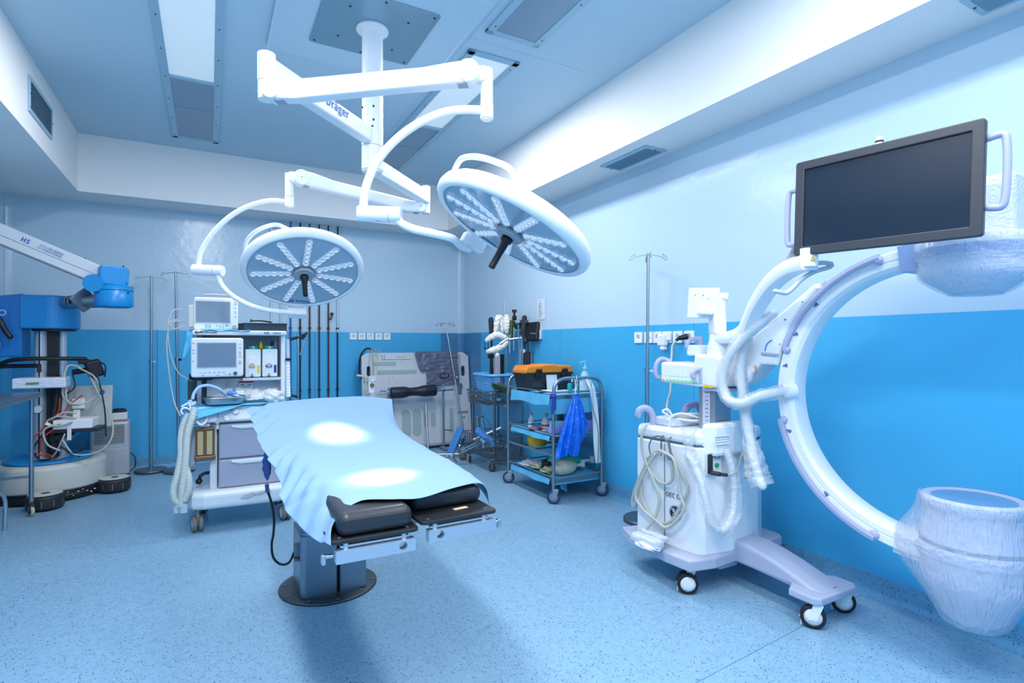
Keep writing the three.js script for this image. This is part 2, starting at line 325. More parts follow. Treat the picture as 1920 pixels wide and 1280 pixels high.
  struct('trim_2', box(0.65, H - RM.sh, D, RM.x0 + 0.325, (H + RM.sh) / 2, cz, 0), mBulk);
  struct('trim_3', box(0.4, H - RM.sh, D, RM.x1 - 0.2, (H + RM.sh) / 2, cz, 0), mBulk);
}
// ceiling luminaires: flush frame, one lit and one dark panel
const mFrame = M(0xa9c9d8, 0.45, 0.2), mLit = M(0xdfeaee, 0.35, 0, { emissive: 0xdcecf2, emissiveIntensity: 0.34 }), mUnlit = M(0x8fa6b8, 0.4, 0.3);
function luminaire(label, x, zLit, zDark, nits) {
  const t = thing('ceiling_luminaire', label, 'ceiling light', [x, RM.ch, 0]);
  const z0 = Math.min(zLit, zDark) - 0.69, z1 = Math.max(zLit, zDark) + 0.69, zm = (z0 + z1) / 2, w = 0.31;
  mesh('frame', [box(0.05, 0.016, z1 - z0, -w / 2 - 0.012, -0.008, zm), box(0.05, 0.016, z1 - z0, w / 2 + 0.012, -0.008, zm),
    box(w + 0.074, 0.016, 0.05, 0, -0.008, z0 + 0.025), box(w + 0.074, 0.016, 0.05, 0, -0.008, z1 - 0.025), ...(zDark === zLit ? [] : [box(w, 0.018, 0.04, 0, -0.009, zm)])], mFrame, t);
  mesh('diffuser', box(w - 0.02, 0.006, 1.31, 0, -0.005, zLit, 0), mLit, t);
  if (zDark !== zLit) mesh('dark_panel', [box(w - 0.02, 0.006, 1.31, 0, -0.005, zDark, 0), box(w - 0.02, 0.004, 0.75, 0, -0.009, zDark - 0.27, 0)], mUnlit, t);
  for (let k = 0; k < 7; k++) for (const s of [-1, 1]) mesh('screw', cyl(0.005, 0.004, s * (w / 2 + 0.012), -0.017, lerp(z0 + 0.1, z1 - 0.1, k / 6), 8), mScrew, t);
  panelLight(x, RM.ch - 0.024, zLit, w - 0.04, 1.28, nits);
}
luminaire('dim recessed ceiling luminaire beside the left bulkhead, lit half towards the room', -0.115, -4.02, -5.385, LUMINAIRES.back_left);
luminaire('greenish lit recessed ceiling luminaire behind the white surgical light arm', 1.7, -4.02, -5.385, LUMINAIRES.back_right);
luminaire('recessed ceiling luminaire over the near left floor, out past the picture top', -0.115, -1.045, -2.41, LUMINAIRES.near_left);
luminaire('ceiling luminaire showing a dark panel near the bright right bulkhead', 1.7, -1.045, -2.41, LUMINAIRES.near_right);
luminaire('recessed ceiling luminaire behind the viewer, in the row of the dim one', -0.115, 0.5, 0.5, LUMINAIRES.rear_left);
luminaire('recessed ceiling luminaire behind the viewer, in the row of the greenish one', 1.7, 0.5, 0.5, LUMINAIRES.rear_right);
// grilles
function grille(label, w, h, n, place) {
  const t = thing('air_grille', label, 'vent'); place(t);
  const b = 0.028;
  mesh('frame', [box(w + 2 * b, b, 0.012, 0, h / 2 + b / 2, 0.006), box(w + 2 * b, b, 0.012, 0, -h / 2 - b / 2, 0.006), box(b, h, 0.012, -w / 2 - b / 2, 0, 0.006), box(b, h, 0.012, w / 2 + b / 2, 0, 0.006)], mFrame, t);
  mesh('duct_back', box(w, h, 0.004, 0, 0, 0.002, 0), M(0x1a2630, 0.8), t);
  for (let k = 0; k < n; k++) mesh('slat', box(w, 0.003, 0.018, 0, h * ((k + 0.5) / n - 0.5), 0.008, 0, 0.6), M(0x86a8ba, 0.4, 0.3), t);
  for (const s of [-1, 1]) mesh('screw', cyl(0.006, 0.004, s * (w / 2 + b / 2), 0, 0.013, 10, 0.006, PI / 2), mScrew, t);
}
grille('wall-side air grille with fine horizontal slats on the left bulkhead face', 0.56, 0.19, 11, (t) => { t.position.set(-1.07, 2.99, -5.11); t.rotation.set(0, PI / 2, 0); });
grille('small slatted air grille under the right bulkhead, above the bare corner', 0.47, 0.15, 9, (t) => { t.position.set(2.83, 2.72, -3.25); t.rotation.set(PI / 2, 0, PI / 2); });
grille('large slatted air grille under the right bulkhead, cut by the picture top', 0.47, 0.15, 9, (t) => { t.position.set(2.81, 2.72, -0.84); t.rotation.set(PI / 2, 0, PI / 2); });
// ---------- ceiling surgical light: two heads on jointed arms ----------
function rebase(t, x, y, z) { t.position.set(x, y, z); for (const c of t.children) { c.position.x -= x; c.position.y -= y; c.position.z -= z; } return t; }
function frameOf(o, pos, X, Y) { // place a part with its own axes
  const x = V(...X).normalize(), y = V(...Y); y.addScaledVector(x, -y.dot(x)).normalize();
  o.quaternion.setFromRotationMatrix(new THREE.Matrix4().makeBasis(x, y, x.clone().cross(y))); o.position.set(...pos); return o;
}
{
  const L = thing('surgical_light', 'white double surgical light on a ceiling column with two round lamp heads', 'surgical light');
  const cx = 0.866, cz = -3.34, H = RM.ch - 0.04;
  const plate_ = mesh('ceiling_plate', at(ext(rrect(0.64, 0.65, 0.02), 0.008, 0.002), cx, H - 0.004, -3.34, PI / 2), M(0x8fb0c0, 0.35, 0.5), L);
  for (const [a, b] of [[-.29, -.29], [.29, -.29], [-.29, .29], [.29, .29], [-.17, -.17], [.17, -.17], [-.17, .17], [.17, .17], [0, -.3], [0, .3]]) mesh('screw', cyl(0.007, 0.004, cx + a, H - 0.01, -3.34 + b, 10), mScrew, plate_);
  mesh('column', [cyl(0.062, H - 2.62, cx, (H + 2.62) / 2, cz, 40), lathe([[0.062, -0.02], [0.094, -0.02], [0.096, -0.016], [0.096, 0], [0.062, 0]], cx, H - 0.004, cz, 40)], mWhite, L);
  const hub = mesh('upper_hub', [cyl(0.064, 0.118, cx, 2.556, cz, 40), cyl(0.0625, 0.008, cx, 2.617, cz, 40)], mWhite, L);
  mesh('lower_hub', [cyl(0.0635, 0.135, cx, 2.42, cz, 40), cyl(0.061, 0.006, cx, 2.492, cz, 40), lathe([[0, -0.02], [0.05, -0.018], [0.06, -0.004], [0.06, 0.004], [0, 0.004]], cx, 2.35, cz, 40)], mWhite, L);
  for (const [y, a] of [[2.6, -0.4], [2.64, -0.5], [2.64, 0.75], [2.72, -0.5], [2.72, 0.75]]) { const ang = 2.05 + a; mesh('screw', at(new THREE.SphereGeometry(0.007, 8, 6), cx - 0.062 * Math.sin(ang - 1.4), y, cz + 0.062 * Math.cos(ang - 1.4)), mScrew, hub); }
  // a level extension arm with its elbow tube
  function arm(bx, bz, y, ex, ez, ytop, yseam, ybot, r) {
    const a = mesh('extension_arm', [bar([bx + (ex - bx) * 0.05, y, bz + (ez - bz) * 0.05], [ex, y, ez], 0.07, 0.095, 0.012)], mWhite, L);
    mesh('elbow_tube', [cyl(r, ytop - yseam - 0.003, ex, (ytop + yseam) / 2, ez, 32), sph(r * 0.98, ex, ytop - 0.002, ez, 1, 0.25, 1), cyl(r * 0.95, yseam - ybot, ex, (yseam + ybot) / 2, ez, 32)], mWhite, L);
    return a;
  }
  const a1 = arm(cx, cz, 2.55, 0.226, -2.724, 2.616, 2.488, 2.405, 0.038);
  arm(cx, cz, 2.385, 1.41, -3.9, 2.47, 2.365, 2.27, 0.033);
  { // maker's name on the arm's near side
    const n = Math.atan2(-(-2.724 + 3.34), 0.226 - 0.866), g = at(text('Dräger', 0.045), 0, 0, 0.0355);
    mesh('lettering', at(g, 0.866 + (0.226 - 0.866) * 0.45, 2.56, -3.34 + (-2.724 + 3.34) * 0.45, 0, Math.atan2(-(-3.34 + 2.724), -(0.226 - 0.866)) + 0 * n, 0), mBlueInk, a1);
  }
  // sprung arm with round joint covers, end tube and dark under-caps
  function springArm(A, B, E, h, rA, rB, flipSide) {
    const dx = B[0] - A[0], dz = B[2] - A[2], len = Math.hypot(dx, dz), dy = B[1] - A[1], ang = Math.atan2(-dz, dx);
    const g = mesh('spring_arm', at(ext([[-0.01, -h * 0.5], [0.1, -h * 0.56], [len * 0.5, dy / 2 - h * 0.6], [len, dy - h * 0.55], [len + rB * 0.6, dy - h * 0.3], [len + rB * 0.6, dy + rB * 0.8], [len, dy + rB], [len - 0.08, dy + rB * 0.82], [len - 0.2, dy - 0.2 * dy / len + h * 0.42], [0.16, 0.16 * dy / len + h * 0.42], [0.06, rA * 0.95], [-0.01, rA]], 0.07, 0.012), A[0], A[1], A[2], 0, ang, 0), mWhite, L);
    for (const [P, r] of [[A, rA], [B, rB]]) {
      mesh('joint_cover', at(ext(circ(r, 0, 0, 40), 0.086, 0.006), P[0], P[1], P[2], 0, ang, 0), mWhiteGloss, g);
      mesh('joint_pin', at(new THREE.CylinderGeometry(0.003, 0.003, 0.09, 8), P[0], P[1], P[2], PI / 2, 0, 0).applyMatrix4(new THREE.Matrix4()), mScrew, g);
    }
    const u = V(dx, dy, dz).normalize();
    for (const [P, s] of [[A, 1], [B, -1]]) mesh('under_cap', bar([P[0] + s * u.x * 0.005, P[1] + s * u.y * 0.005 - rA * 0.98, P[2] + s * u.z * 0.005], [P[0] + s * u.x * 0.05, P[1] + s * u.y * 0.05 - rA * 0.98, P[2] + s * u.z * 0.05], 0.05, 0.016), mGrey, g);
    mesh('end_tube', [cyl(0.027, E.t - E.b - 0.07, E.x, (E.t + E.b + 0.07) / 2, E.z, 28), cyl(0.0285, 0.066, E.x, E.b + 0.034, E.z, 28), cyl(0.022, 0.006, E.x, E.b - 0.002, E.z, 28),
      at(ext(rrect(0.09, 0.07, 0.02), 0.05, 0.01), (B[0] + E.x) / 2, E.t - 0.028, (B[2] + E.z) / 2, 0, ang, 0)], mWhite, L);
  }
  springArm([0.255, 2.429, -2.672], [1.0, 2.488, -2.215], { x: 1.075, z: -2.19, t: 2.515, b: 2.295 }, 0.085, 0.044, 0.05);
  springArm([1.346, 2.302, -3.876], [0.53, 2.393, -3.86], { x: 0.462, z: -3.895, t: 2.425, b: 2.205 }, 0.08, 0.04, 0.05);
  mesh('yoke', tube([[1.072, 2.333, -2.19], [0.992, 2.336, -2.233], [0.911, 2.325, -2.278], [0.807, 2.274, -2.335], [0.717, 2.198, -2.385], [0.651, 2.109, -2.421], [0.618, 2.033, -2.44], [0.601, 1.965, -2.45], [0.596, 1.896, -2.453]], 0.0185, { n: 64, k: 14 }), mWhite, L);
  const swivel = (a, b, lab) => {
    const s = mesh('swivel_sleeve', [rod(a, b, 0.034, 28), rod([lerp(a[0], b[0], .02), lerp(a[1], b[1], .02), lerp(a[2], b[2], .02)], [lerp(a[0], b[0], .985), lerp(a[1], b[1], .985), lerp(a[2], b[2], .985)], 0.0352, 28)], mWhite, L);
    mesh('seam_ring', rod([lerp(a[0], b[0], .72), lerp(a[1], b[1], .72), lerp(a[2], b[2], .72)], [lerp(a[0], b[0], .735), lerp(a[1], b[1], .735), lerp(a[2], b[2], .735)], 0.0356, 28), mGrey, s);
    mesh('label_sticker', at(plate(0.06, 0.022), lerp(a[0], b[0], .26) + 0.009, lerp(a[1], b[1], .26) - 0.024, lerp(a[2], b[2], .26) + 0.0345 - 0.008, 0.6, -0.5, 0), print(0.06, 0.022, (x, w, h) => { x.fillStyle = '#cfe0f2'; x.fillRect(0, 0, w, h); x.fillStyle = '#2b4a86'; for (let i = 0; i < 9; i++) x.fillRect(6 + i * 26, 10 + (i % 3) * 12, 14, 30); x.fillRect(0, 70, w, 12); }), s);
  };
  swivel([0.577, 1.878, -2.463], [0.743, 1.871, -2.373]);
  mesh('yoke', tube([[0.722, 1.865, -2.384], [0.743, 1.835, -2.373], [0.79, 1.809, -2.347], [0.863, 1.79, -2.307], [0.95, 1.776, -2.3], [1.05, 1.768, -2.42], [1.14, 1.775, -2.53]], 0.018, { n: 40, k: 14 }), mWhite, L);
  mesh('yoke', tube([[0.462, 2.235, -3.896], [0.369, 2.246, -3.944], [0.3, 2.235, -3.982], [0.208, 2.2, -4.033], [0.123, 2.144, -4.08], [0.046, 2.065, -4.123], [-0.015, 1.977, -4.157], [-0.054, 1.889, -4.178], [-0.066, 1.799, -4.186]], 0.0165, { n: 64, k: 14 }), mWhite, L);
  swivel([-0.091, 1.792, -4.199], [0.079, 1.782, -4.106]);
  mesh('yoke', tube([[0.05, 1.775, -4.122], [0.058, 1.722, -4.118], [0.093, 1.66, -4.099], [0.148, 1.609, -4.081], [0.241, 1.556, -4.041], [0.342, 1.528, -4.009], [0.488, 1.511, -3.951]], 0.0165, { n: 48, k: 14 }), mWhite, L);

  const mFace = M(0xa6bac8, 0.1, 0.1), mStripF = M(0xd5dee4, 0.25, 0.1), mLed = M(0xe9edf0, 0.08, 1, { emissive: 0xdfe8ff, emissiveIntensity: 0.3 }), mLedDome = M(0xffffff, 0.05, 0, { transmission: 0.9, thickness: 0, ior: 1.45 });
  const ledCup = lathe([[0, 0.004], [0.009, 0.002], [0.016, -0.006], [0.0188, -0.006], [0.0188, 0.006]], 0, 0, 0, 14), ledDome = new THREE.SphereGeometry(0.0158, 12, 6, 0, 2 * PI, PI / 2, PI / 2);
  const cupM = clean(ledCup), domeM = clean(ledDome);
  // local axes: -y is where the light goes, +z towards the bracket
  function head(label, pos, n, t, spin, aim, spin2) {
    const h = new THREE.Group(); h.name = 'lamp_head'; h.userData.label = label; L.add(h);
    const y = V(-n[0], -n[1], -n[2]).normalize(), z = V(...t); z.addScaledVector(y, -z.dot(y)).normalize();
    h.quaternion.setFromRotationMatrix(new THREE.Matrix4().makeBasis(y.clone().cross(z), y, z)); h.position.set(...pos);
    mesh('housing', [lathe([[0.335, -0.006], [0.345, -0.016], [0.362, -0.014], [0.374, 0.002], [0.377, 0.022], [0.37, 0.045], [0.352, 0.062], [0.3, 0.08], [0.2, 0.098], [0.09, 0.108], [0, 0.11]], 0, 0, 0, 72)], mWhite, h);
    const grip = []; for (const a0 of [spin2]) { const pts = []; for (let i = 0; i <= 14; i++) { const a = a0 + (i / 14) * 1.35, k = Math.sin(PI * i / 14); pts.push([(0.335 + 0.03 * k) * Math.cos(a), 0.05 + 0.06 * Math.min(1, 2.0 * k), -(0.335 + 0.03 * k) * Math.sin(a)]); } grip.push(pts); }
    for (const p of grip) mesh('grip_rail', tube(p, 0.0125, { n: 40, k: 10 }), mWhite, h);
    mesh('face_panel', lathe([[0, -0.006], [0.336, -0.006], [0.336, 0.004], [0, 0.004]], 0, 0, 0, 72), mFace, h);
    mesh('face_rim', torus(0.336, 0.003, 0, -0.008, 0, PI / 2, 0, 0, 2 * PI, 72), mGrey, h);
    mesh('hub', [lathe([[0, -0.034], [0.03, -0.036], [0.034, -0.03], [0.052, -0.03], [0.058, -0.034], [0.062, -0.03], [0.066, -0.006], [0, -0.006]], 0, 0, 0, 40)], mGrey, h);
    mesh('sterile_handle', [lathe([[0, -0.19], [0.013, -0.19], [0.015, -0.186], [0.0155, -0.12], [0.019, -0.06], [0.026, -0.056], [0.027, -0.036], [0, -0.036]], 0, 0, 0, 24)], mBlack, h);
    mesh('sensor_button', cyl(0.014, 0.004, 0.03, -0.008, 0.115, 20), mGrey, h);
    for (let s = 0; s < 11; s++) {
      const a = spin + 2 * PI * s / 11, ca = Math.cos(a), sa = Math.sin(a);
      mesh('led_strip', at(ext(rrect(0.235, 0.042, 0.021), 0.003, 0.001), 0, 0, 0, PI / 2).applyMatrix4(new THREE.Matrix4().makeRotationY(-a)).translate(0.2 * ca, -0.0072, 0.2 * sa), mStripF, h);
      for (let k = 0; k < 6; k++) {
        const r = 0.098 + 0.0405 * k, b = new THREE.Mesh(cupM, mLed); b.name = 'led_lens'; b.position.set(r * ca, -0.009, r * sa); h.add(b);
        const d = new THREE.Mesh(domeM, mLedDome); d.name = 'led_dome'; d.position.set(r * ca, -0.013, r * sa); h.add(d);
      }
    }
    mesh('lettering', at(text('Polaris 200', 0.021), 0, -0.0072, 0.312, PI / 2, 0, 0), mBlueInk, h);
    mesh('bracket', [box(0.125, 0.055, 0.06, 0, -0.03, 0.42, 0.006), box(0.085, 0.05, 0.06, 0, 0.015, 0.385, 0.006)], mWhite, h);
    const sp = new THREE.SpotLight(0xfbfdff, SURGICAL_CD, 8, 0.118, 0.6, 2);
    const q = V(...aim).sub(V(...pos)).normalize(); sp.position.set(pos[0] + q.x * 0.22, pos[1] + q.y * 0.22, pos[2] + q.z * 0.22);
    sp.target.position.set(pos[0] + q.x, pos[1] + q.y, pos[2] + q.z); sp.shadow.radius = 2; scene.add(sp); scene.add(sp.target);
  }
  head('nearer, strongly tilted lamp head', [1.171, 1.8, -2.138], [-0.473, -0.874, -0.114], [0.05, 0.1, -0.98], 0.3, [0.545, 0.845, -1.93], -0.25);
  head('farther lamp head facing the room', [0.539, 1.767, -3.786], [-0.03, -0.846, 0.532], [0, -0.53, -0.85], 0.16, [0.54, 0.875, -2.72], -0.12);
  rebase(L, cx, RM.ch, cz);
}
// ---------- operating table ----------
const mLeather = M(0x2a2e35, 0.36, 0, { bumpMap: grey(256, (u, v) => 255 * fbm(u, v, 24, 3), false), bumpScale: 0.0012 });
const mPlateB = M(0x24262a, 0.42, 0), mTableSteel = M(0x8a98a4, 0.36, 0.95), mAlu = M(0xc3cdd8, 0.42, 0.7);
{
  const T = thing('operating_table', 'steel operating table with black leg cushions under a light blue drape', 'operating table', [0.57, 0, -3.1]);
  mesh('base_plate', [lathe([[0, 0], [0.252, 0], [0.252, 0.008], [0.246, 0.012], [0.2, 0.014], [0.196, 0.017], [0, 0.017]], 0, 0, 0, 64)], M(0x5d6163, 0.42, 0.85), T);
  for (let k = 0; k < 10; k++) mesh('bolt', cyl(0.009, 0.004, 0.225 * Math.cos(0.3 + k * 0.628), 0.014, 0.225 * Math.sin(0.3 + k * 0.628), 10), mDull, T);
  const col = (w, d, r, y0, y1) => at(ext(rrect(w, d, r), y1 - y0, 0.003), 0.003, (y0 + y1) / 2, -0.005, PI / 2, 0, 0);
  mesh('column', col(0.315, 0.3, 0.05, 0.3, 0.72), mTableSteel, T);
  mesh('column_cover', [at(ext(rrect(0.19, 0.3, 0.03), 0.31, 0.002), -0.069, 0.17, 0, PI / 2), at(ext(rrect(0.138, 0.31, 0.012), 0.29, 0.002), 0.0975, 0.16, -0.002, PI / 2), col(0.325, 0.308, 0.05, 0.322, 0.34)], mTableSteel, T);
  mesh('cable_socket', box(0.03, 0.05, 0.05, -0.172, 0.25, 0.08, 0.006), mDull, T); mesh('foot_pedal', box(0.022, 0.012, 0.06, -0.175, 0.2, 0.08, 0.003), mDull, T); mesh('knob', box(0.02, 0.03, 0.03, 0.176, 0.31, -0.03, 0.004), mDull, T);
  // bed: frame, padded back and seat under the drape (profile z, y in room coordinates minus the base)
  const prof = (dy) => [[-1.84, 0.8], [-2.06, 0.822], [-2.35, 0.836], [-2.75, 0.858], [-3.0, 0.893], [-3.27, 0.962]].map(([z, y]) => [z + 3.1, y + dy]);
  const slab = (w, a, b) => { const g = ext([...prof(a), ...prof(b).reverse()], w, 0.012); return at(g, 0, 0, 0, 0, -PI / 2, 0); };
  mesh('mattress', slab(0.5, -0.003, -0.07), mLeather, T);
  mesh('bed_frame', slab(0.44, -0.074, -0.12), mDull, T);
  mesh('side_rail', at(slab(0.02, -0.08, -0.108), 0.27, 0, 0), mChrome, T); mesh('side_rail', at(slab(0.02, -0.08, -0.108), -0.27, 0, 0), mChrome, T);
  // two leg plates with cushions, rail blocks and locking knobs
  for (const s of [-1, 1]) {
    const L = s < 0, cx = L ? -0.143 : 0.126, z1 = L ? 1.505 : 1.5, y = L ? 0.742 : 0.755, tilt = L ? 0.0 : 0.03, w = 0.262;
    const g = new THREE.Group(); g.name = 'leg_section'; g.position.set(cx, y, z1); g.rotation.y = tilt; T.add(g);
    mesh('plate', at(ext(rrect(w, 0.4, 0.018), 0.012, 0.003), 0, 0, -0.2, PI / 2), mPlateB, g);
    const n = L ? 0.005 : 0.095;
    const c = box(L ? 0.222 : 0.252, L ? 0.066 : 0.06, 0.33, L ? 0.004 : 0.0, L ? 0.039 : 0.036, -0.165 - n, 0.028); c.deleteAttribute('uv'); const cu = at(c, 0, 0, 0); const p = cu.attributes.position; for (let i = 0; i < p.count; i++) { const x = p.getX(i), y2 = p.getY(i); p.setY(i, y2 + (y2 > 0.05 ? 0.006 * Math.cos(x * 12) : 0)); }
    cu.computeVertexNormals(); mesh('cushion', boxUV(clean(cu)), mLeather, g);
    for (const q of [-0.1, 0.1]) mesh('screw', cyl(0.008, 0.004, q, 0.007, -0.03, 12), mChrome, g);
    const b = at(ext(shape(rrect(0.232, 0.036, 0.002), [circ(0.0125, L ? 0.078 : -0.078, 0.002).reverse()]), 0.028, 0), L ? 0.002 : 0.008, -0.042, -0.012);
    mesh('rail_block', [b, box(0.001, 0.036, 0.0285, L ? 0.046 : -0.046, -0.042, -0.012, 0), cyl(0.008, 0.02, -0.085, -0.015, -0.012, 12), cyl(0.008, 0.02, 0.085, -0.015, -0.012, 12), box(0.2, 0.006, 0.02, 0, -0.016, -0.018, 0.001)], mAlu, g);
    mesh('locking_knob', [rod([s * 0.118, -0.04, -0.02], [s * 0.14, -0.04, -0.02], 0.006), box(0.012, 0.03, 0.02, s * 0.145, -0.046, -0.02, 0.004)], mChrome, g);
    if (!L) mesh('torn_label', box(0.05, 0.0015, 0.018, 0.03, 0.0075, -0.07, 0, 0, 0.1, 0), M(0xcdb98f, 0.8), g);
  }
  // hand control hanging on its cable from the left rail
  const hc = thing('hand_control', 'film-wrapped hand control hanging on a black cable from the table rail', 'remote control', [0.262, 0.52, -3.1]);
  mesh('wrapped_handset', [lump(0.02, 0.075, 0.014, 0, 0.16, 0, 0.16, 7), rod([0, 0.06, 0], [0.003, 0.02, 0], 0.01), rod([0, 0.23, 0], [0.02, 0.31, 0], 0.006)], M(0x4a5f9c, 0.25), hc);
  mesh('cable', tube([[0.002, 0.03, 0], [0.02, -0.03, 0], [0.034, -0.117, 0], [0.032, -0.2, 0], [0.024, -0.25, 0], [0.033, -0.325, 0], [0.069, -0.365, 0], [0.103, -0.357, 0.02], [0.128, -0.29, 0.05], [0.132, -0.27, 0.07]], 0.006, { n: 60 }), mCableB, hc);
}
{ // the drape
  const R = [
    [[0.303, 0.737, -1.59], [0.33, 0.79, -1.655], [0.4, 0.826, -1.69], [0.5, 0.827, -1.652], [0.58, 0.822, -1.645], [0.7, 0.832, -1.672], [0.8, 0.83, -1.7], [0.84, 0.8, -1.712], [0.855, 0.742, -1.72]],
    [[0.27, 0.724, -1.74], [0.318, 0.79, -1.77], [0.385, 0.826, -1.78], [0.5, 0.83, -1.775], [0.58, 0.829, -1.77], [0.7, 0.834, -1.775], [0.805, 0.832, -1.78], [0.85, 0.81, -1.79], [0.864, 0.772, -1.8]],
    [[0.231, 0.736, -2.06], [0.3, 0.8, -2.05], [0.36, 0.832, -2.05], [0.5, 0.836, -2.05], [0.58, 0.836, -2.05], [0.7, 0.837, -2.05], [0.81, 0.836, -2.05], [0.865, 0.823, -2.06], [0.902, 0.785, -2.07]],
    [[0.237, 0.786, -2.35], [0.29, 0.826, -2.34], [0.36, 0.848, -2.34], [0.5, 0.852, -2.34], [0.58, 0.852, -2.34], [0.7, 0.852, -2.34], [0.8, 0.85, -2.34], [0.855, 0.835, -2.35], [0.892, 0.797, -2.35]],
    [[0.203, 0.85, -2.75], [0.27, 0.862, -2.74], [0.35, 0.873, -2.74], [0.5, 0.875, -2.74], [0.58, 0.875, -2.74], [0.7, 0.875, -2.74], [0.79, 0.873, -2.74], [0.85, 0.862, -2.75], [0.885, 0.836, -2.75]],
    [[0.199, 0.892, -3.0], [0.26, 0.9, -3.0], [0.35, 0.91, -3.0], [0.5, 0.913, -3.0], [0.58, 0.913, -3.0], [0.7, 0.913, -3.0], [0.79, 0.912, -3.0], [0.86, 0.904, -3.0], [0.905, 0.88, -3.0]],
    [[0.185, 0.946, -3.3], [0.26, 0.965, -3.31], [0.35, 0.98, -3.315], [0.5, 0.988, -3.32], [0.58, 0.99, -3.32], [0.7, 0.991, -3.32], [0.8, 0.99, -3.32], [0.89, 0.98, -3.31], [0.977, 0.966, -3.3]]];
  const f = (u, v) => {
    const p = cr(R.map((r) => cr(r, u)), v), side = sstep(0.3, 0.05, u), x = p[0], z = p[2];
    const w = 0.012 * side * (Math.sin(38 * (z + 1.6 * x) + 3 * noise2(z * 5, x * 9)) * noise2(z * 6 + 3, x * 8 + 1)) + 0.008 * side * Math.abs(Math.sin(23 * (z - 1.2 * x))) * noise2(z * 9, 4);
    const top = 0.0022 * (noise2(x * 9, z * 16) - 0.5) + 0.0016 * (noise2(x * 3, z * 40 + 2) - 0.5) + 0.003 * Math.exp(-((((z + 10) * 4) % 1 - 0.5) ** 2) * 260);
    return [x - w * 0.9, p[1] + w * 0.7 + top, z];
  };
  const g = cloth(f, 90, 150, 0.0012); g.translate(-0.57, -0.8, 2.4);
  single('table_drape', g, mDrape, 'light blue disposable drape lying over the operating table with two bright light spots', 'surgical drape', [0.57, 0.8, -2.4]);
}
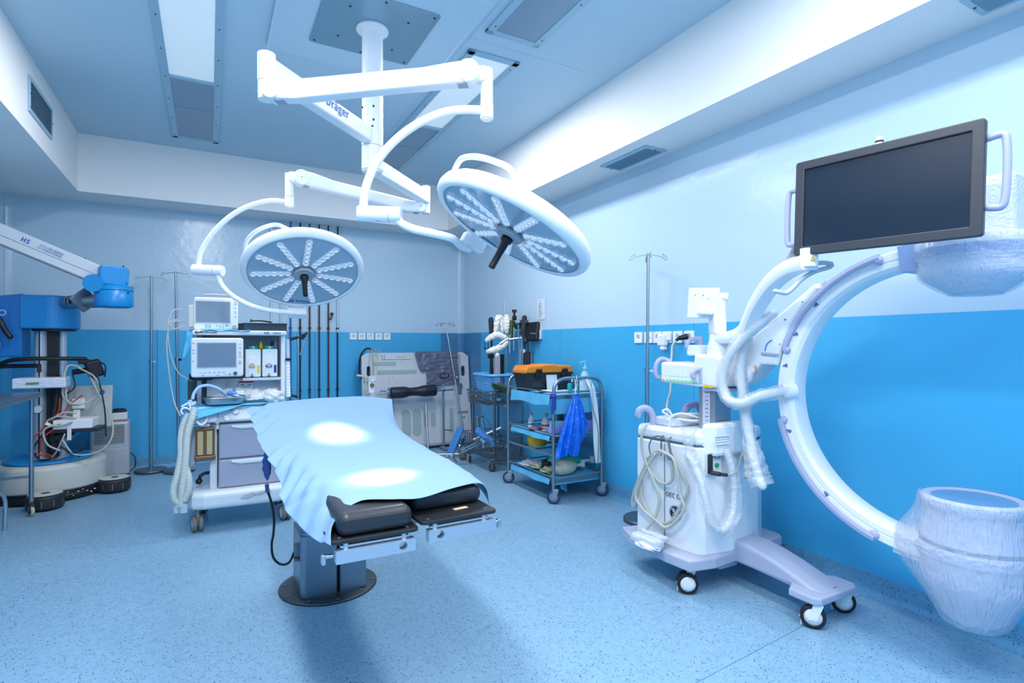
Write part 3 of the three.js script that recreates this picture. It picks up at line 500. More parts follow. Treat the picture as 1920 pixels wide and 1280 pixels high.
// ---------- mobile x-ray C-arm ----------
{
  const mCw = M(0xf0f2f4, 0.28), mCg = M(0xb3b8cc, 0.4), mHandle = M(0xaeb3cf, 0.35);
  const C = thing('c_arm', 'white mobile x-ray C-arm with film-wrapped tube and detector beside the right wall', 'x-ray machine');
  // base: cross foot, long leg, front foot
  mesh('cross_base', at(ext([[2.13, 2.19], [2.145, 2.03], [2.3, 2.0], [2.9, 2.05], [2.93, 2.09], [2.93, 2.2], [2.82, 2.5], [2.2, 2.62], [2.15, 2.5]], 0.057, 0.008), 0, 0.1665, 0, -PI / 2), mCg, C);
  const leg = at(ext([[-2.25, 0.25], [-2.05, 0.252], [-1.95, 0.247], [-1.85, 0.232], [-1.75, 0.208], [-1.66, 0.18], [-1.59, 0.157], [-1.54, 0.15], [-1.54, 0.122], [-1.62, 0.12], [-1.75, 0.127], [-1.9, 0.133], [-2.25, 0.136]].map(([z, y]) => [z, y]), 0.19, 0.018, { seg: 3 }), 2.565, 0, 0, 0, -PI / 2, 0);
  mesh('long_leg', leg, mCg, C);
  const ft = mesh('front_foot', at(ext([[2.4, 1.66], [2.4, 1.54], [2.425, 1.515], [2.69, 1.515], [2.73, 1.545], [2.73, 1.64], [2.66, 1.7], [2.48, 1.7]], 0.036, 0.008), 0, 0.133, 0, -PI / 2), mCg, C);
  const warn = print(0.05, 0.045, (x, w, h) => { x.clearRect(0, 0, w, h); x.fillStyle = '#2a2620'; x.beginPath(); x.moveTo(w / 2, 4); x.lineTo(w - 4, h - 6); x.lineTo(4, h - 6); x.fill(); x.fillStyle = '#e9c31f'; x.beginPath(); x.moveTo(w / 2, 30); x.lineTo(w - 30, h - 20); x.lineTo(30, h - 20); x.fill(); x.fillStyle = '#2a2620'; x.fillRect(w / 2 - 9, 90, 18, 70); x.fillRect(w / 2 - 9, 175, 18, 18); }, { clear: true });
  mesh('warning_sign', plate(0.05, 0.042, 2.6, 0.1525, -1.575, -PI / 2, 0, 0.15), warn, ft);
  for (const [x, z, t, tw] of [[2.2, -2.1, 0.9, true], [2.43, -1.56, 0.6, false], [2.7, -1.58, 0.75, false], [2.85, -2.25, 0.4, true]]) caster(C, x, z, 0.054, t, { twin: tw, hub: mWhite, fork: mWhite, top: 0.14, brake: true, w: tw ? 0.024 : 0.03 });
  mesh('bottom_block', box(0.14, 0.06, 0.14, 2.46, 0.125, -2.12, 0.01), mCg, C);
  // cabinet
  const foot = [[2.19, 2.47], [2.215, 2.26], [2.235, 2.075], [2.275, 2.045], [2.45, 2.02], [2.7, 2.055], [2.79, 2.1], [2.81, 2.18], [2.8, 2.52], [2.24, 2.52]];
  const body = mesh('cabinet', at(ext(foot, 0.57, 0.012), 0, 0.475, 0, -PI / 2), mCw, C);
  mesh('cabinet_lid', at(ext(foot.map(([x, z]) => [2.5 + (x - 2.5) * 0.99, 2.28 + (z - 2.28) * 0.99]), 0.068, 0.02), 0, 0.798, 0, -PI / 2), mCw, C);
  mesh('lid_joint', at(ext(foot.map(([x, z]) => [2.5 + (x - 2.5) * 0.985, 2.28 + (z - 2.28) * 0.985]), 0.006, 0), 0, 0.7625, 0, -PI / 2), mSeamDark, C);
  mesh('front_bulge', [at(ext([[2.27, 2.06], [2.3, 1.995], [2.42, 1.985], [2.52, 2.0], [2.56, 2.06]], 0.17, 0.02), 0, 0.8, 0, -PI / 2)], mCw, body);
  mesh('panel_joint', [box(0.004, 0.54, 0.003, 2.212, 0.48, -2.275, 0)], mSeamDark, body);
  mesh('grip_recess', box(0.008, 0.09, 0.04, 2.206, 0.52, -2.37, 0.004, 0, -0.08, 0), mOff, body);
  { // connector field on the front, with sockets and a green button
    const f = mesh('connector_field', box(0.1, 0.115, 0.012, 2.318, 0.675, -2.03, 0.004, 0, -0.12, 0), mOff, body);
    mesh('switch_panel', box(0.03, 0.1, 0.006, 2.285, 0.678, -2.022, 0.001, 0, -0.12, 0), mDark, C);
    mesh('emergency_button', cyl(0.011, 0.012, 2.33, 0.668, -2.018, 16, 0.011, PI / 2), mGreen, C);
    for (const x of [2.322, 2.342]) mesh('socket', cyl(0.01, 0.012, x, 0.71, -2.018, 14, 0.01, PI / 2), mSteel, C);
    mesh('plug', [rod([2.29, 0.632, -2.02], [2.31, 0.63, -1.98], 0.012), rod([2.31, 0.63, -1.98], [2.345, 0.625, -1.965], 0.009)], mDark, C);
    mesh('plug_cable', tube([[2.345, 0.625, -1.965], [2.39, 0.64, -1.95], [2.45, 0.69, -1.97], [2.5, 0.72, -2.0]], 0.005), mCable, C);
  }
  mesh('rating_label', plate(0.1, 0.05, 2.33, 0.805, -1.9835, 0, -0.06, 0), print(0.1, 0.05, (x, w, h) => { x.fillStyle = '#e9eef4'; x.fillRect(0, 0, w, h); x.fillStyle = '#4c5a6c'; for (let j = 0; j < 3; j++) for (let i = 0; i < 6; i++) x.fillRect(14 + i * 40, 24 + j * 34, 30, j ? 8 : 14); }), C);
  // lettering and roundel on the side panel
  const side = (g, y, z) => at(g, 2.212 + (z + 2.28) * 0.114 - 0.004, y, z, 0, -PI / 2 + 0.114, 0);
  mesh('lettering', side(text('OEC One', 0.025, fontR), 0.477, -2.198), mInk, body);
  mesh('roundel', side(plate(0.085, 0.085), 0.385, -2.2), print(0.09, 0.09, (x, w, h) => {
    x.clearRect(0, 0, w, h); x.fillStyle = '#1c2733'; x.beginPath(); x.arc(w / 2, h / 2, w * 0.47, 0, 7); x.fill(); x.strokeStyle = '#e6edf4'; x.lineWidth = 5; x.beginPath(); x.arc(w / 2, h / 2, w * 0.43, 0, 7); x.stroke();
    for (let k = 0; k < 4; k++) { const a = k * PI / 2 + 0.35; x.beginPath(); x.lineWidth = 7; x.moveTo(w / 2 + w * 0.4 * Math.cos(a), h / 2 + w * 0.4 * Math.sin(a)); x.quadraticCurveTo(w / 2 + w * 0.33 * Math.cos(a + 0.2), h / 2 + w * 0.33 * Math.sin(a + 0.2), w / 2 + w * 0.4 * Math.cos(a + 0.5), h / 2 + w * 0.4 * Math.sin(a + 0.5)); x.stroke(); }
    x.lineWidth = 11; const cl = (pts) => { x.beginPath(); x.moveTo(w * pts[0][0], h * pts[0][1]); for (let i = 1; i < pts.length - 1; i += 2) x.quadraticCurveTo(w * pts[i][0], h * pts[i][1], w * pts[i + 1][0], h * pts[i + 1][1]); x.stroke(); };
    cl([[.27, .38], [.3, .2], [.42, .26], [.47, .38], [.35, .44], [.28, .44], [.3, .33], [.42, .4], [.46, .55], [.45, .72], [.36, .74], [.26, .7], [.34, .58], [.42, .5], [.5, .46]]);
    cl([[.56, .44], [.66, .42], [.7, .32], [.68, .22], [.6, .26], [.52, .34], [.54, .52], [.58, .72], [.68, .7], [.76, .62], [.7, .52], [.62, .5], [.62, .6], [.64, .66], [.7, .6]]);
  }, { clear: true }), body);
  mesh('data_plate', side(box(0.07, 0.045, 0.002, 0, 0, 0, 0), 0.165, -2.2), mOff, C);
  // lifting column with scale, carriage and horizontal slide
  mesh('column', box(0.13, 0.26, 0.11, 2.46, 0.95, -2.145, 0.006), M(0x9aa2ac, 0.35, 0.6), C);
  mesh('column_face', box(0.004, 0.24, 0.05, 2.394, 0.95, -2.145, 0.001), M(0xb9c0d2, 0.4), C);
  for (let k = 0; k < 9; k++) mesh('scale_mark', box(0.002, 0.002, k % 2 ? 0.012 : 0.022, 2.391, 0.86 + k * 0.022, -2.14, 0), mInk, C);
  const sl = mesh('slide_housing', at(ext([[-2.46, 1.075], [-2.14, 1.065], [-2.05, 1.065], [-2.02, 1.08], [-2.02, 1.225], [-2.05, 1.24], [-2.2, 1.245], [-2.21, 1.19], [-2.45, 1.195], [-2.46, 1.185]], 0.22, 0.014), 2.47, 0, 0, 0, -PI / 2, 0).scale(1, 1, 1), mCw, C);
  mesh('green_scale', at(plate(0.24, 0.018), 2.3585, 1.088, -2.29, 0, -PI / 2, 0), print(0.24, 0.018, (x, w, h) => { x.fillStyle = '#bfe8cf'; x.fillRect(0, 0, w, h); x.fillStyle = '#2b9a6a'; for (let i = 0; i < 40; i++) x.fillRect(i * 7, i % 5 ? h * 0.5 : 0, 3, h); }, { px: 280 }), sl);
  mesh('warning_sign', plate(0.02, 0.02, 2.3585, 1.088, -2.435, 0, -PI / 2, 0), warn, sl);
  mesh('slide_label', plate(0.19, 0.06, 2.3585, 1.145, -2.33, 0, -PI / 2, 0), print(0.19, 0.06, (x, w, h) => { x.fillStyle = '#eef1f5'; x.fillRect(0, 0, w, h); x.strokeStyle = '#c3cad4'; for (let i = 0; i < 5; i++) x.strokeRect(8 + i * 48, 10, 40, h - 20); }), sl);
  mesh('yellow_label', plate(0.06, 0.014, 2.3575, 1.072, -2.1, 0, -PI / 2, 0), mYellow, sl);
  mesh('lower_tray', box(0.2, 0.016, 0.13, 2.47, 1.055, -2.09, 0.005), mCg, C);
  mesh('turntable', [cyl(0.062, 0.075, 2.44, 1.268, -2.1, 36, 0.056), cyl(0.052, 0.05, 2.44, 1.33, -2.1, 36, 0.048)], mCw, C);
  mesh('raised_block', box(0.12, 0.06, 0.09, 2.47, 1.265, -2.26, 0.01), mCw, C);
  for (const [pts, post] of [[[[2.413, 1.285, -2.303], [2.42, 1.31, -2.3], [2.44, 1.327, -2.29], [2.481, 1.33, -2.266]], [[2.481, 1.346, -2.266], [2.484, 1.265, -2.265]]], [[[2.331, 1.116, -2.178], [2.326, 1.133, -2.181], [2.344, 1.157, -2.171], [2.368, 1.162, -2.155]], [[2.368, 1.172, -2.153], [2.365, 1.086, -2.154]]]])
    mesh('brake_grip', [tube(pts, 0.013, { n: 24, k: 12 }), rod(post[0], post[1], 0.014, 16)], mHandle, C);
  mesh('slide_handle', tube([[2.43, 1.19, -2.45], [2.426, 1.203, -2.472], [2.398, 1.21, -2.493], [2.37, 1.187, -2.499], [2.361, 1.139, -2.504], [2.37, 1.104, -2.499], [2.401, 1.097, -2.482], [2.42, 1.1, -2.45]], 0.014, { n: 50, k: 12 }), mHandle, C);
  mesh('push_handle', tube([[2.201, 0.885, -2.479], [2.206, 0.91, -2.476], [2.233, 0.926, -2.461], [2.262, 0.912, -2.443], [2.275, 0.87, -2.434], [2.276, 0.82, -2.434]], 0.02, { n: 40, k: 14 }), mHandle, C);
  mesh('push_handle', tube([[2.541, 0.877, -2.452], [2.564, 0.919, -2.439], [2.607, 0.932, -2.416], [2.633, 0.9, -2.402], [2.642, 0.82, -2.397]], 0.022, { n: 40, k: 14 }), M(0x8890b4, 0.4), C);
  mesh('cable_tray', box(0.28, 0.05, 0.16, 2.42, 0.855, -2.36, 0.012), mWrapSolid, C);
  // monitor arm
  mesh('monitor_arm', sweep([[2.434, 1.335, -2.1], [2.41, 1.336, -1.98], [2.39, 1.365, -1.89], [2.324, 1.488, -1.769], [2.258, 1.585, -1.634], [2.205, 1.628, -1.51], [2.155, 1.635, -1.395]], [[-0.032, -0.03], [0.032, -0.03], [0.038, -0.02], [0.038, 0.022], [0.03, 0.032], [-0.03, 0.032], [-0.038, 0.022], [-0.038, -0.02]], { n: 60 }), mCw, C);
  mesh('arm_pivot', [cyl(0.036, 0.075, 2.165, 1.655, -1.405, 28)], mCw, C);
  mesh('warning_sign', at(plate(0.022, 0.02), 2.142, 1.648, -1.3715, 0, -0.55, 0), warn, C);
  mesh('arm_grip', tube([[2.11, 1.525, -1.52], [2.07, 1.52, -1.485], [2.107, 1.513, -1.466], [2.123, 1.524, -1.457], [2.168, 1.573, -1.433], [2.216, 1.604, -1.406], [2.267, 1.622, -1.378], [2.273, 1.631, -1.372], [2.245, 1.638, -1.385], [2.2, 1.635, -1.4]], 0.0095, { n: 80, k: 10 }), M(0xbcc4cc, 0.4), C);
  mesh('arm_strut', rod([2.235, 1.6, -1.58], [2.2, 1.74, -1.46], 0.018), mGrey, C);
  { // large monitor, screen towards the room
    const m = new THREE.Group(); m.name = 'monitor'; C.add(m);
    frameOf(m, [2.183, 1.852, -1.14], [0.12, -0.022, 0.992], [0.017, 1, 0.02]);   // +x along the screen, +z out of it
    m.rotateY(0);
    mesh('monitor_back', box(0.6, 0.37, 0.03, 0, 0, -0.028, 0.012), mOff, m);
    const bz = ext(shape(rrect(0.617, 0.386, 0.012), [rrect(0.545, 0.315, 0.002).reverse()]), 0.026, 0.004);
    mesh('bezel', bz, M(0x34383f, 0.42), m);
    mesh('screen', box(0.55, 0.32, 0.006, 0, 0, 0.001, 0), mScreen, m);
    for (const s of [-1, 1]) mesh('monitor_handle', [tube(s < 0 ? [[-0.3, 0.085, -0.02], [-0.345, 0.088, -0.02], [-0.35, 0.08, -0.02], [-0.35, -0.13, -0.02], [-0.345, -0.138, -0.02], [-0.3, -0.135, -0.02]] : [[0.3, 0.13, -0.02], [0.345, 0.134, -0.02], [0.352, 0.126, -0.02], [0.352, -0.09, -0.02], [0.345, -0.1, -0.02], [0.3, -0.095, -0.02]], 0.012, { n: 60, k: 12 })], mHandle, m);
    mesh('status_lamp', [cyl(0.014, 0.03, -0.02, 0.2, -0.04, 20), cyl(0.0142, 0.012, -0.02, 0.217, -0.04, 20), sph(0.012, -0.02, 0.224, -0.04)], mWhite, m);
    mesh('lamp_band', cyl(0.0146, 0.008, -0.02, 0.214, -0.04, 20), mDark, m);
  }
  { // touch screen seen from behind
    const m = new THREE.Group(); m.name = 'touch_screen'; C.add(m);
    frameOf(m, [2.39, 1.526, -2.16], [0.055, -0.012, 0.17], [0, 1, 0.03]);   // +z away from the room's middle
    mesh('casing', box(0.178, 0.168, 0.018, 0, 0, 0, 0.006), mCw, m);
    mesh('screen', box(0.172, 0.162, 0.004, 0, 0, -0.012, 0.001), mDark, m);
    mesh('mount_cover', box(0.09, 0.03, 0.05, 0.03, -0.05, 0.03, 0.01), mCw, m);
    for (const x of [0.0, -0.045]) mesh('screw', cyl(0.003, 0.003, x, 0.042, 0.0095, 8, 0.003, PI / 2), mScrew, m);
    mesh('screen_post', [at(ext([[-0.045, 1.355], [0.045, 1.355], [0.045, 1.41], [0.034, 1.5], [0.034, 1.565], [-0.034, 1.565], [-0.034, 1.47], [-0.045, 1.41]], 0.07, 0.01), 2.43, 0, -2.1, 0, 1.1, 0), rod([2.4, 1.56, -2.14], [2.455, 1.555, -2.045], 0.022, 20)], mCw, C);
  }
  // C-arc: its plane is parallel to the right wall
  const cy = 1.07, cz = -1.155, R0 = 0.535, R1 = 0.62, X0 = 2.48, X1 = 2.6;
  const arc = (r, x, a0, a1, n) => Array.from({ length: n + 1 }, (_, i) => { const a = (a0 + (a1 - a0) * i / n) * PI / 180; return [x, cy + r * Math.sin(a), cz - r * Math.cos(a)]; });
  const arcSweep = (prof, a0, a1, n = 72) => { // prof in (x, radius)
    const P = [], ix = [], m = prof.length;
    for (let i = 0; i <= n; i++) { const a = (a0 + (a1 - a0) * i / n) * PI / 180; for (const [x, r] of prof) P.push(x, cy + r * Math.sin(a), cz - r * Math.cos(a)); }
    for (let i = 0; i < n; i++) for (let j = 0; j < m; j++) { const a = i * m + j, b = i * m + (j + 1) % m; ix.push(a, b, b + m, a, b + m, a + m); }
    for (const q of [0, n * m]) for (let j = 1; j < m - 1; j++) ix.push(q, q + j, q + j + 1);
    const g = new THREE.BufferGeometry(); g.setAttribute('position', new THREE.Float32BufferAttribute(P, 3)); g.setIndex(ix); g.computeVertexNormals(); return toCreasedNormals(g, 0.5);
  };
  const ring = mesh('c_arc', arcSweep([[X0, R1 - 0.006], [X0, 0.585], [X0 + 0.004, 0.582], [X0 + 0.004, 0.579], [X0, 0.576], [X0 + 0.002, 0.555], [X0 + 0.014, 0.54], [X0 + 0.03, R0], [X1 - 0.03, R0], [X1 - 0.014, 0.54], [X1, 0.555], [X1, 0.6], [X1 - 0.01, R1], [X1 - 0.04, R1], [X1 - 0.045, R1 - 0.02], [X0 + 0.045, R1 - 0.02], [X0 + 0.04, R1], [X0 + 0.006, R1]], -90, 92), mCw, C);
  for (const [a0, a1] of [[19, 77], [-13, -75]]) {
    const b = mesh('bumper_rail', arcSweep([[X0 - 0.02, R1 - 0.012], [X0 - 0.016, R1 + 0.004], [X0 - 0.002, R1 + 0.006], [X0 + 0.01, R1 + 0.002], [X0 + 0.01, R1 - 0.02], [X0 - 0.016, R1 - 0.022]], Math.min(a0, a1), Math.max(a0, a1), 48), mHandle, C);
    for (const a of [a0, a1]) { const q = a * PI / 180, s = Math.sign(a1 - a0) * (a === a0 ? 1 : -1) * 0.012; mesh('rail_end', sph(0.02, X0 - 0.004, cy + 0.6 * Math.sin(q + s), cz - 0.6 * Math.cos(q + s), 0.7, 1, 1), mHandle, b); }
  }
  for (const a of [44.7, 28.2, 12.3, -19.1, -50.8]) { const q = a * PI / 180, g = ext([[-0.009, 0.009], [0.009, 0.009], [0.002, -0.014], [-0.002, -0.014]], 0.003, 0); g.rotateY(-PI / 2); g.rotateX(-q - PI / 2 + PI); mesh('angle_marker', at(g, X0 - 0.001, cy + 0.588 * Math.sin(q), cz - 0.588 * Math.cos(q)), M(0x5d6f9c, 0.5), ring); }
  // carrier plate between column and arc, with its pivot
  const wpts = [[-1.552, 1.58], [-1.525, 1.567]]; for (let i = 0; i <= 10; i++) { const a = (54 - 41 * i / 10) * PI / 180; wpts.push([cz - 0.625 * Math.cos(a), cy + 0.625 * Math.sin(a)]); }
  wpts.push([-1.77, 1.195], [-1.86, 1.195], [-1.93, 1.12], [-1.98, 1.085], [-2.06, 1.09], [-2.08, 1.16], [-2.06, 1.23], [-1.95, 1.31], [-1.735, 1.465], [-1.58, 1.58]);
  const w = ext(wpts.map(([z, y]) => [z, y]), 0.15, 0.014); w.rotateY(-PI / 2); w.translate(2.54, 0, 0);
  const carrier = mesh('carrier', w, mCw, C);
  for (const [z, y, r] of [[-1.72, 1.42, 0.004], [-1.63, 1.5, 0.003], [-1.75, 1.3, 0.003]]) mesh('screw', at(new THREE.SphereGeometry(r, 8, 6), 2.4645, y, z), mScrew, carrier);
  mesh('release_lever', box(0.012, 0.012, 0.1, 2.458, 1.25, -1.8, 0.004, 0.06, 0, 0), mHandle, C);
  mesh('blue_scale', torus(0.06, 0.003, 2.463, 1.265, -1.77, 0, PI / 2, 0, 1.2, 16).rotateX(0), M(0x1a8fd0, 0.4), C);
  mesh('orange_scale', at(torus(0.05, 0.0035, 0, 0, 0, 0, PI / 2, 0, 1.0, 16), 2.458, 1.165, -1.93, 2.6, 0, 0), mOrange, C);
  mesh('pivot', [rod([2.5, 1.145, -2.13], [2.5, 1.145, -1.98], 0.075, 32), sph(0.06, 2.46, 1.14, -1.96, 0.7, 1, 1)], mCw, C);
  // x-ray tube wrapped in film at the lower end
  const tank = mesh('x_ray_tube', lathe([[0, 0.235], [0.07, 0.238], [0.1, 0.262], [0.158, 0.37], [0.172, 0.42], [0.174, 0.487], [0.181, 0.49], [0.181, 0.518], [0.174, 0.522], [0.163, 0.56], [0.158, 0.67], [0.166, 0.676], [0.166, 0.705], [0.16, 0.712], [0.138, 0.712], [0.13, 0.703], [0, 0.703]], 2.575, 0, -1.01, 56), M(0xb4bfd9, 0.32), C);
  mesh('entrance_disc', cyl(0.13, 0.004, 2.575, 0.706, -1.01, 48), M(0x6d93bb, 0.2), tank);
  mesh('dark_band', lathe([[0.1725, 0.522], [0.1685, 0.548]], 2.575, 0, -1.01, 56), M(0x5a6f93, 0.3), tank);
  mesh('film_wrap', sheet((u, v) => {
    const a = 2 * PI * u, towards = Math.exp(-(((a > PI ? a - 2 * PI : a) / 0.7) ** 2)); // a = 0 faces the arc end (-z)
    const prof = cr([[0.1, 0.232], [0.125, 0.275], [0.172, 0.38], [0.184, 0.44], [0.188, 0.51], [0.182, 0.56], [0.17, 0.64], [0.17, 0.7], [0.158, 0.718]], v);
    const k = prof[0] + towards * 0.085 * Math.exp(-(((prof[1] - 0.5) / 0.13) ** 2)) + 0.004 * (noise2(u * 30, v * 9, 30) - 0.5) + 0.003 * Math.sin(a * 7 + v * 9) * noise2(u * 8, v * 3, 8);
    return [2.575 + k * Math.sin(a), prof[1], -1.01 - k * Math.cos(a)];
  }, 96, 40), mWrapT, tank);
  mesh('arc_cuff', arcSweep([[X0 - 0.01, R1 + 0.01], [X0 - 0.01, R0 - 0.008], [X1 + 0.008, R0 - 0.008], [X1 + 0.008, R1 + 0.01]], -91, -82, 8), mWrap, tank);
  // flat image detector wrapped in film at the upper end
  const det = mesh('image_detector', lathe([[0, 1.487], [0.075, 1.487], [0.085, 1.495], [0.165, 1.55], [0.178, 1.575], [0.178, 1.62], [0.188, 1.625], [0.188, 1.69], [0.16, 1.7], [0, 1.7]], 2.555, 0, -0.99, 56), mWrapSolid, C);
  mesh('detector_band', lathe([[0.1885, 1.628], [0.1885, 1.664]], 2.555, 0, -0.99, 56), M(0x7f9fd0, 0.3), det);
  mesh('detector_housing', box(0.2, 0.25, 0.24, 2.62, 1.8, -0.98, 0.02), mWrapSolid, C);
  mesh('arc_cuff', arcSweep([[X0 - 0.012, R1 + 0.012], [X0 - 0.012, R0 - 0.01], [X1 + 0.01, R0 - 0.01], [X1 + 0.01, R1 + 0.012]], 84, 94, 8), M(0x8aa2cc, 0.3), det);
  mesh('film_wrap', sheet((u, v) => { const a = 2 * PI * u, p = cr([[0.08, 1.484], [0.13, 1.512], [0.176, 1.552], [0.186, 1.6], [0.194, 1.64], [0.194, 1.69], [0.15, 1.71]], v), k = p[0] + 0.004 * (noise2(u * 24, v * 8, 24) - 0.5); return [2.555 + k * Math.sin(a), p[1], -0.99 - k * Math.cos(a)]; }, 72, 24), mWrapT, det);
  // hoses in film sleeves
  const hA = [[2.4, 1.448, -1.737], [2.38, 1.405, -1.796], [2.36, 1.335, -1.874], [2.34, 1.259, -1.932], [2.335, 1.162, -1.978], [2.335, 1.079, -1.985], [2.34, 1.015, -1.952], [2.35, 1.003, -1.874], [2.37, 1.046, -1.79], [2.42, 1.066, -1.738], [2.475, 1.072, -1.71]];
  const hB = [[2.43, 1.33, -1.9], [2.41, 1.286, -1.92], [2.4, 1.149, -1.925], [2.4, 0.96, -1.9], [2.4, 0.802, -1.865], [2.4, 0.661, -1.829], [2.4, 0.6, -1.8]];
  const hC = [[2.2, 0.73, -2.1], [2.19, 0.7, -2.06], [2.19, 0.61, -2.0], [2.2, 0.485, -1.97], [2.24, 0.38, -1.965], [2.308, 0.345, -1.965], [2.38, 0.405, -1.965], [2.405, 0.532, -1.97], [2.389, 0.66, -1.975], [2.36, 0.76, -1.99]];
  for (const [p, r, wv] of [[hA, 0.021, 1.5], [hB, 0.021, 1.45], [hC, 0.016, 1.7]]) {
    const h = mesh('hose', p === hC ? ribbed(p, r, 0.012, 0.06) : tube(p, r, { n: 80, k: 14 }), M(0xe3e6e6, 0.4), C);
    mesh('film_sleeve', wrap(p, r * wv, 0.2, p === hB ? { taper: (t) => 1 + 0.9 * sstep(0.6, 0.95, t) } : p === hC ? { taper: (t) => 1 + 0.6 * sstep(0.3, 0.6, t) * sstep(1, 0.7, t) } : {}), mWrap, h);
  }
  mesh('sleeve_bag', [wrap([[2.2, 0.86, -2.09], [2.19, 0.8, -2.08], [2.185, 0.73, -2.06], [2.19, 0.68, -2.03]], 0.034, 0.3, { n: 30, taper: (t) => 0.6 + 0.5 * Math.abs(t - 0.5) * 2 })], mWrap, C);
  mesh('hose_cuff', rod([2.45, 1.07, -1.725], [2.5, 1.074, -1.69], 0.034, 20), mCw, C);
  mesh('side_cables', [tube([[2.55, 0.72, -2.03], [2.5, 0.66, -1.96], [2.46, 0.6, -1.93], [2.5, 0.68, -1.97]], 0.016), tube([[2.56, 0.74, -2.02], [2.47, 0.68, -1.93], [2.44, 0.6, -1.9]], 0.009)], mCable, C);
  // hooks on the side panel
  mesh('cable_hook', [tube([[2.222, 0.789, -2.234], [2.212, 0.789, -2.234], [2.204, 0.78, -2.232], [2.201, 0.707, -2.212], [2.185, 0.693, -2.184], [2.172, 0.682, -2.203], [2.171, 0.7, -2.217]], 0.004), tube([[2.22, 0.789, -2.284], [2.201, 0.789, -2.284], [2.2, 0.7, -2.288], [2.18, 0.688, -2.27]], 0.004)], mDull, C);
  mesh('hook_loop', tube([[2.175, 0.68, -2.345], [2.174, 0.729, -2.356], [2.177, 0.779, -2.326], [2.184, 0.792, -2.271], [2.189, 0.763, -2.228], [2.191, 0.708, -2.21]], 0.004, { n: 40 }), mDull, C);
  mesh('top_cables', [tube([[2.282, 0.833, -2.309], [2.29, 0.887, -2.305], [2.334, 0.908, -2.28], [2.401, 0.893, -2.244], [2.448, 0.873, -2.218], [2.401, 0.87, -2.23], [2.321, 0.878, -2.287], [2.361, 0.87, -2.266], [2.432, 0.86, -2.227]], 0.006, { n: 90 }),
    tube([[2.28, 0.87, -2.33], [2.33, 0.9, -2.3], [2.4, 0.905, -2.26], [2.46, 0.9, -2.24], [2.4, 0.885, -2.27], [2.3, 0.89, -2.32]], 0.006, { n: 60 }), tube([[2.27, 0.9, -2.31], [2.25, 0.92, -2.33], [2.28, 0.93, -2.32], [2.3, 0.89, -2.3]], 0.006)], mCableW, C);
  rebase(C, 2.5, 0, -1.9);
  // cable coil on the hook, pedal in film on the floor edge
  const k = thing('coiled_cable', 'grey footswitch cable coiled over the hooks on the white x-ray cabinet', 'cable', [2.18, 0.24, -2.3]);
  const coils = [[[2.173, 0.673, -2.318], [2.167, 0.628, -2.371], [2.159, 0.442, -2.437], [2.155, 0.358, -2.469], [2.154, 0.403, -2.473], [2.163, 0.571, -2.402], [2.171, 0.653, -2.333], [2.175, 0.708, -2.266], [2.18, 0.695, -2.213], [2.185, 0.612, -2.189], [2.187, 0.557, -2.203], [2.18, 0.538, -2.267], [2.171, 0.584, -2.333], [2.168, 0.64, -2.37], [2.17, 0.7, -2.3]],
    [[2.19, 0.835, -2.4], [2.16, 0.815, -2.39], [2.149, 0.786, -2.39], [2.151, 0.683, -2.379], [2.159, 0.547, -2.307], [2.164, 0.467, -2.267], [2.162, 0.359, -2.289], [2.15, 0.25, -2.364]],
    [[2.17, 0.7, -2.29], [2.172, 0.586, -2.396], [2.168, 0.431, -2.412], [2.174, 0.353, -2.358], [2.182, 0.315, -2.276], [2.19, 0.35, -2.198], [2.198, 0.451, -2.136], [2.202, 0.544, -2.096], [2.198, 0.608, -2.129], [2.19, 0.681, -2.197], [2.172, 0.715, -2.276], [2.17, 0.668, -2.342]],
    [[2.172, 0.71, -2.24], [2.175, 0.692, -2.179], [2.178, 0.607, -2.145], [2.18, 0.511, -2.132], [2.183, 0.447, -2.105], [2.177, 0.365, -2.153], [2.168, 0.309, -2.222], [2.16, 0.33, -2.287], [2.15, 0.367, -2.377], [2.143, 0.429, -2.435], [2.15, 0.56, -2.38], [2.162, 0.69, -2.3]]];
  coils.forEach((p) => mesh('cable_turn', tube(p.map(([x, y, z]) => [x - 2.18, y - 0.24, z + 2.3]), 0.0085, { n: 110, k: 10 }), mCable, k));
  single('foot_pedal', [box(0.07, 0.05, 0.2, 0.0, 0.03, 0, 0.02, 0, 0.1, 0), box(0.05, 0.03, 0.19, 0.05, 0.05, 0, 0.01), lump(0.05, 0.02, 0.09, -0.01, 0.012, 0.02, 0.15, 6)], mWrapSolid, 'film-wrapped foot pedal on the edge of the x-ray machine base, under the coiled cable', 'foot pedal', [2.095, 0.2, -2.29]);
}
// ---------- anaesthesia machine ----------
const mAn = M(0xdfe5ea, 0.35), mAnGrey = M(0xa3aabd, 0.42), mAnPanel = M(0xc3cbd4, 0.4), mLcd = M(0x7d8c9c, 0.1, 0.15);
const mDisp = M(0x57b2dc, 0.8, 0), mPack = M(0xeef4f8, 0.12, 0, { transparent: true, opacity: 0.45, bumpMap: mWrap.bumpMap, bumpScale: 0.004 });
const mTubeBlue = M(0xa9c9ec, 0.3), mHoseCl = M(0xd5dad4, 0.35), mClear = M(0xeaf2f6, 0.1, 0, { transparent: true, opacity: 0.5 });
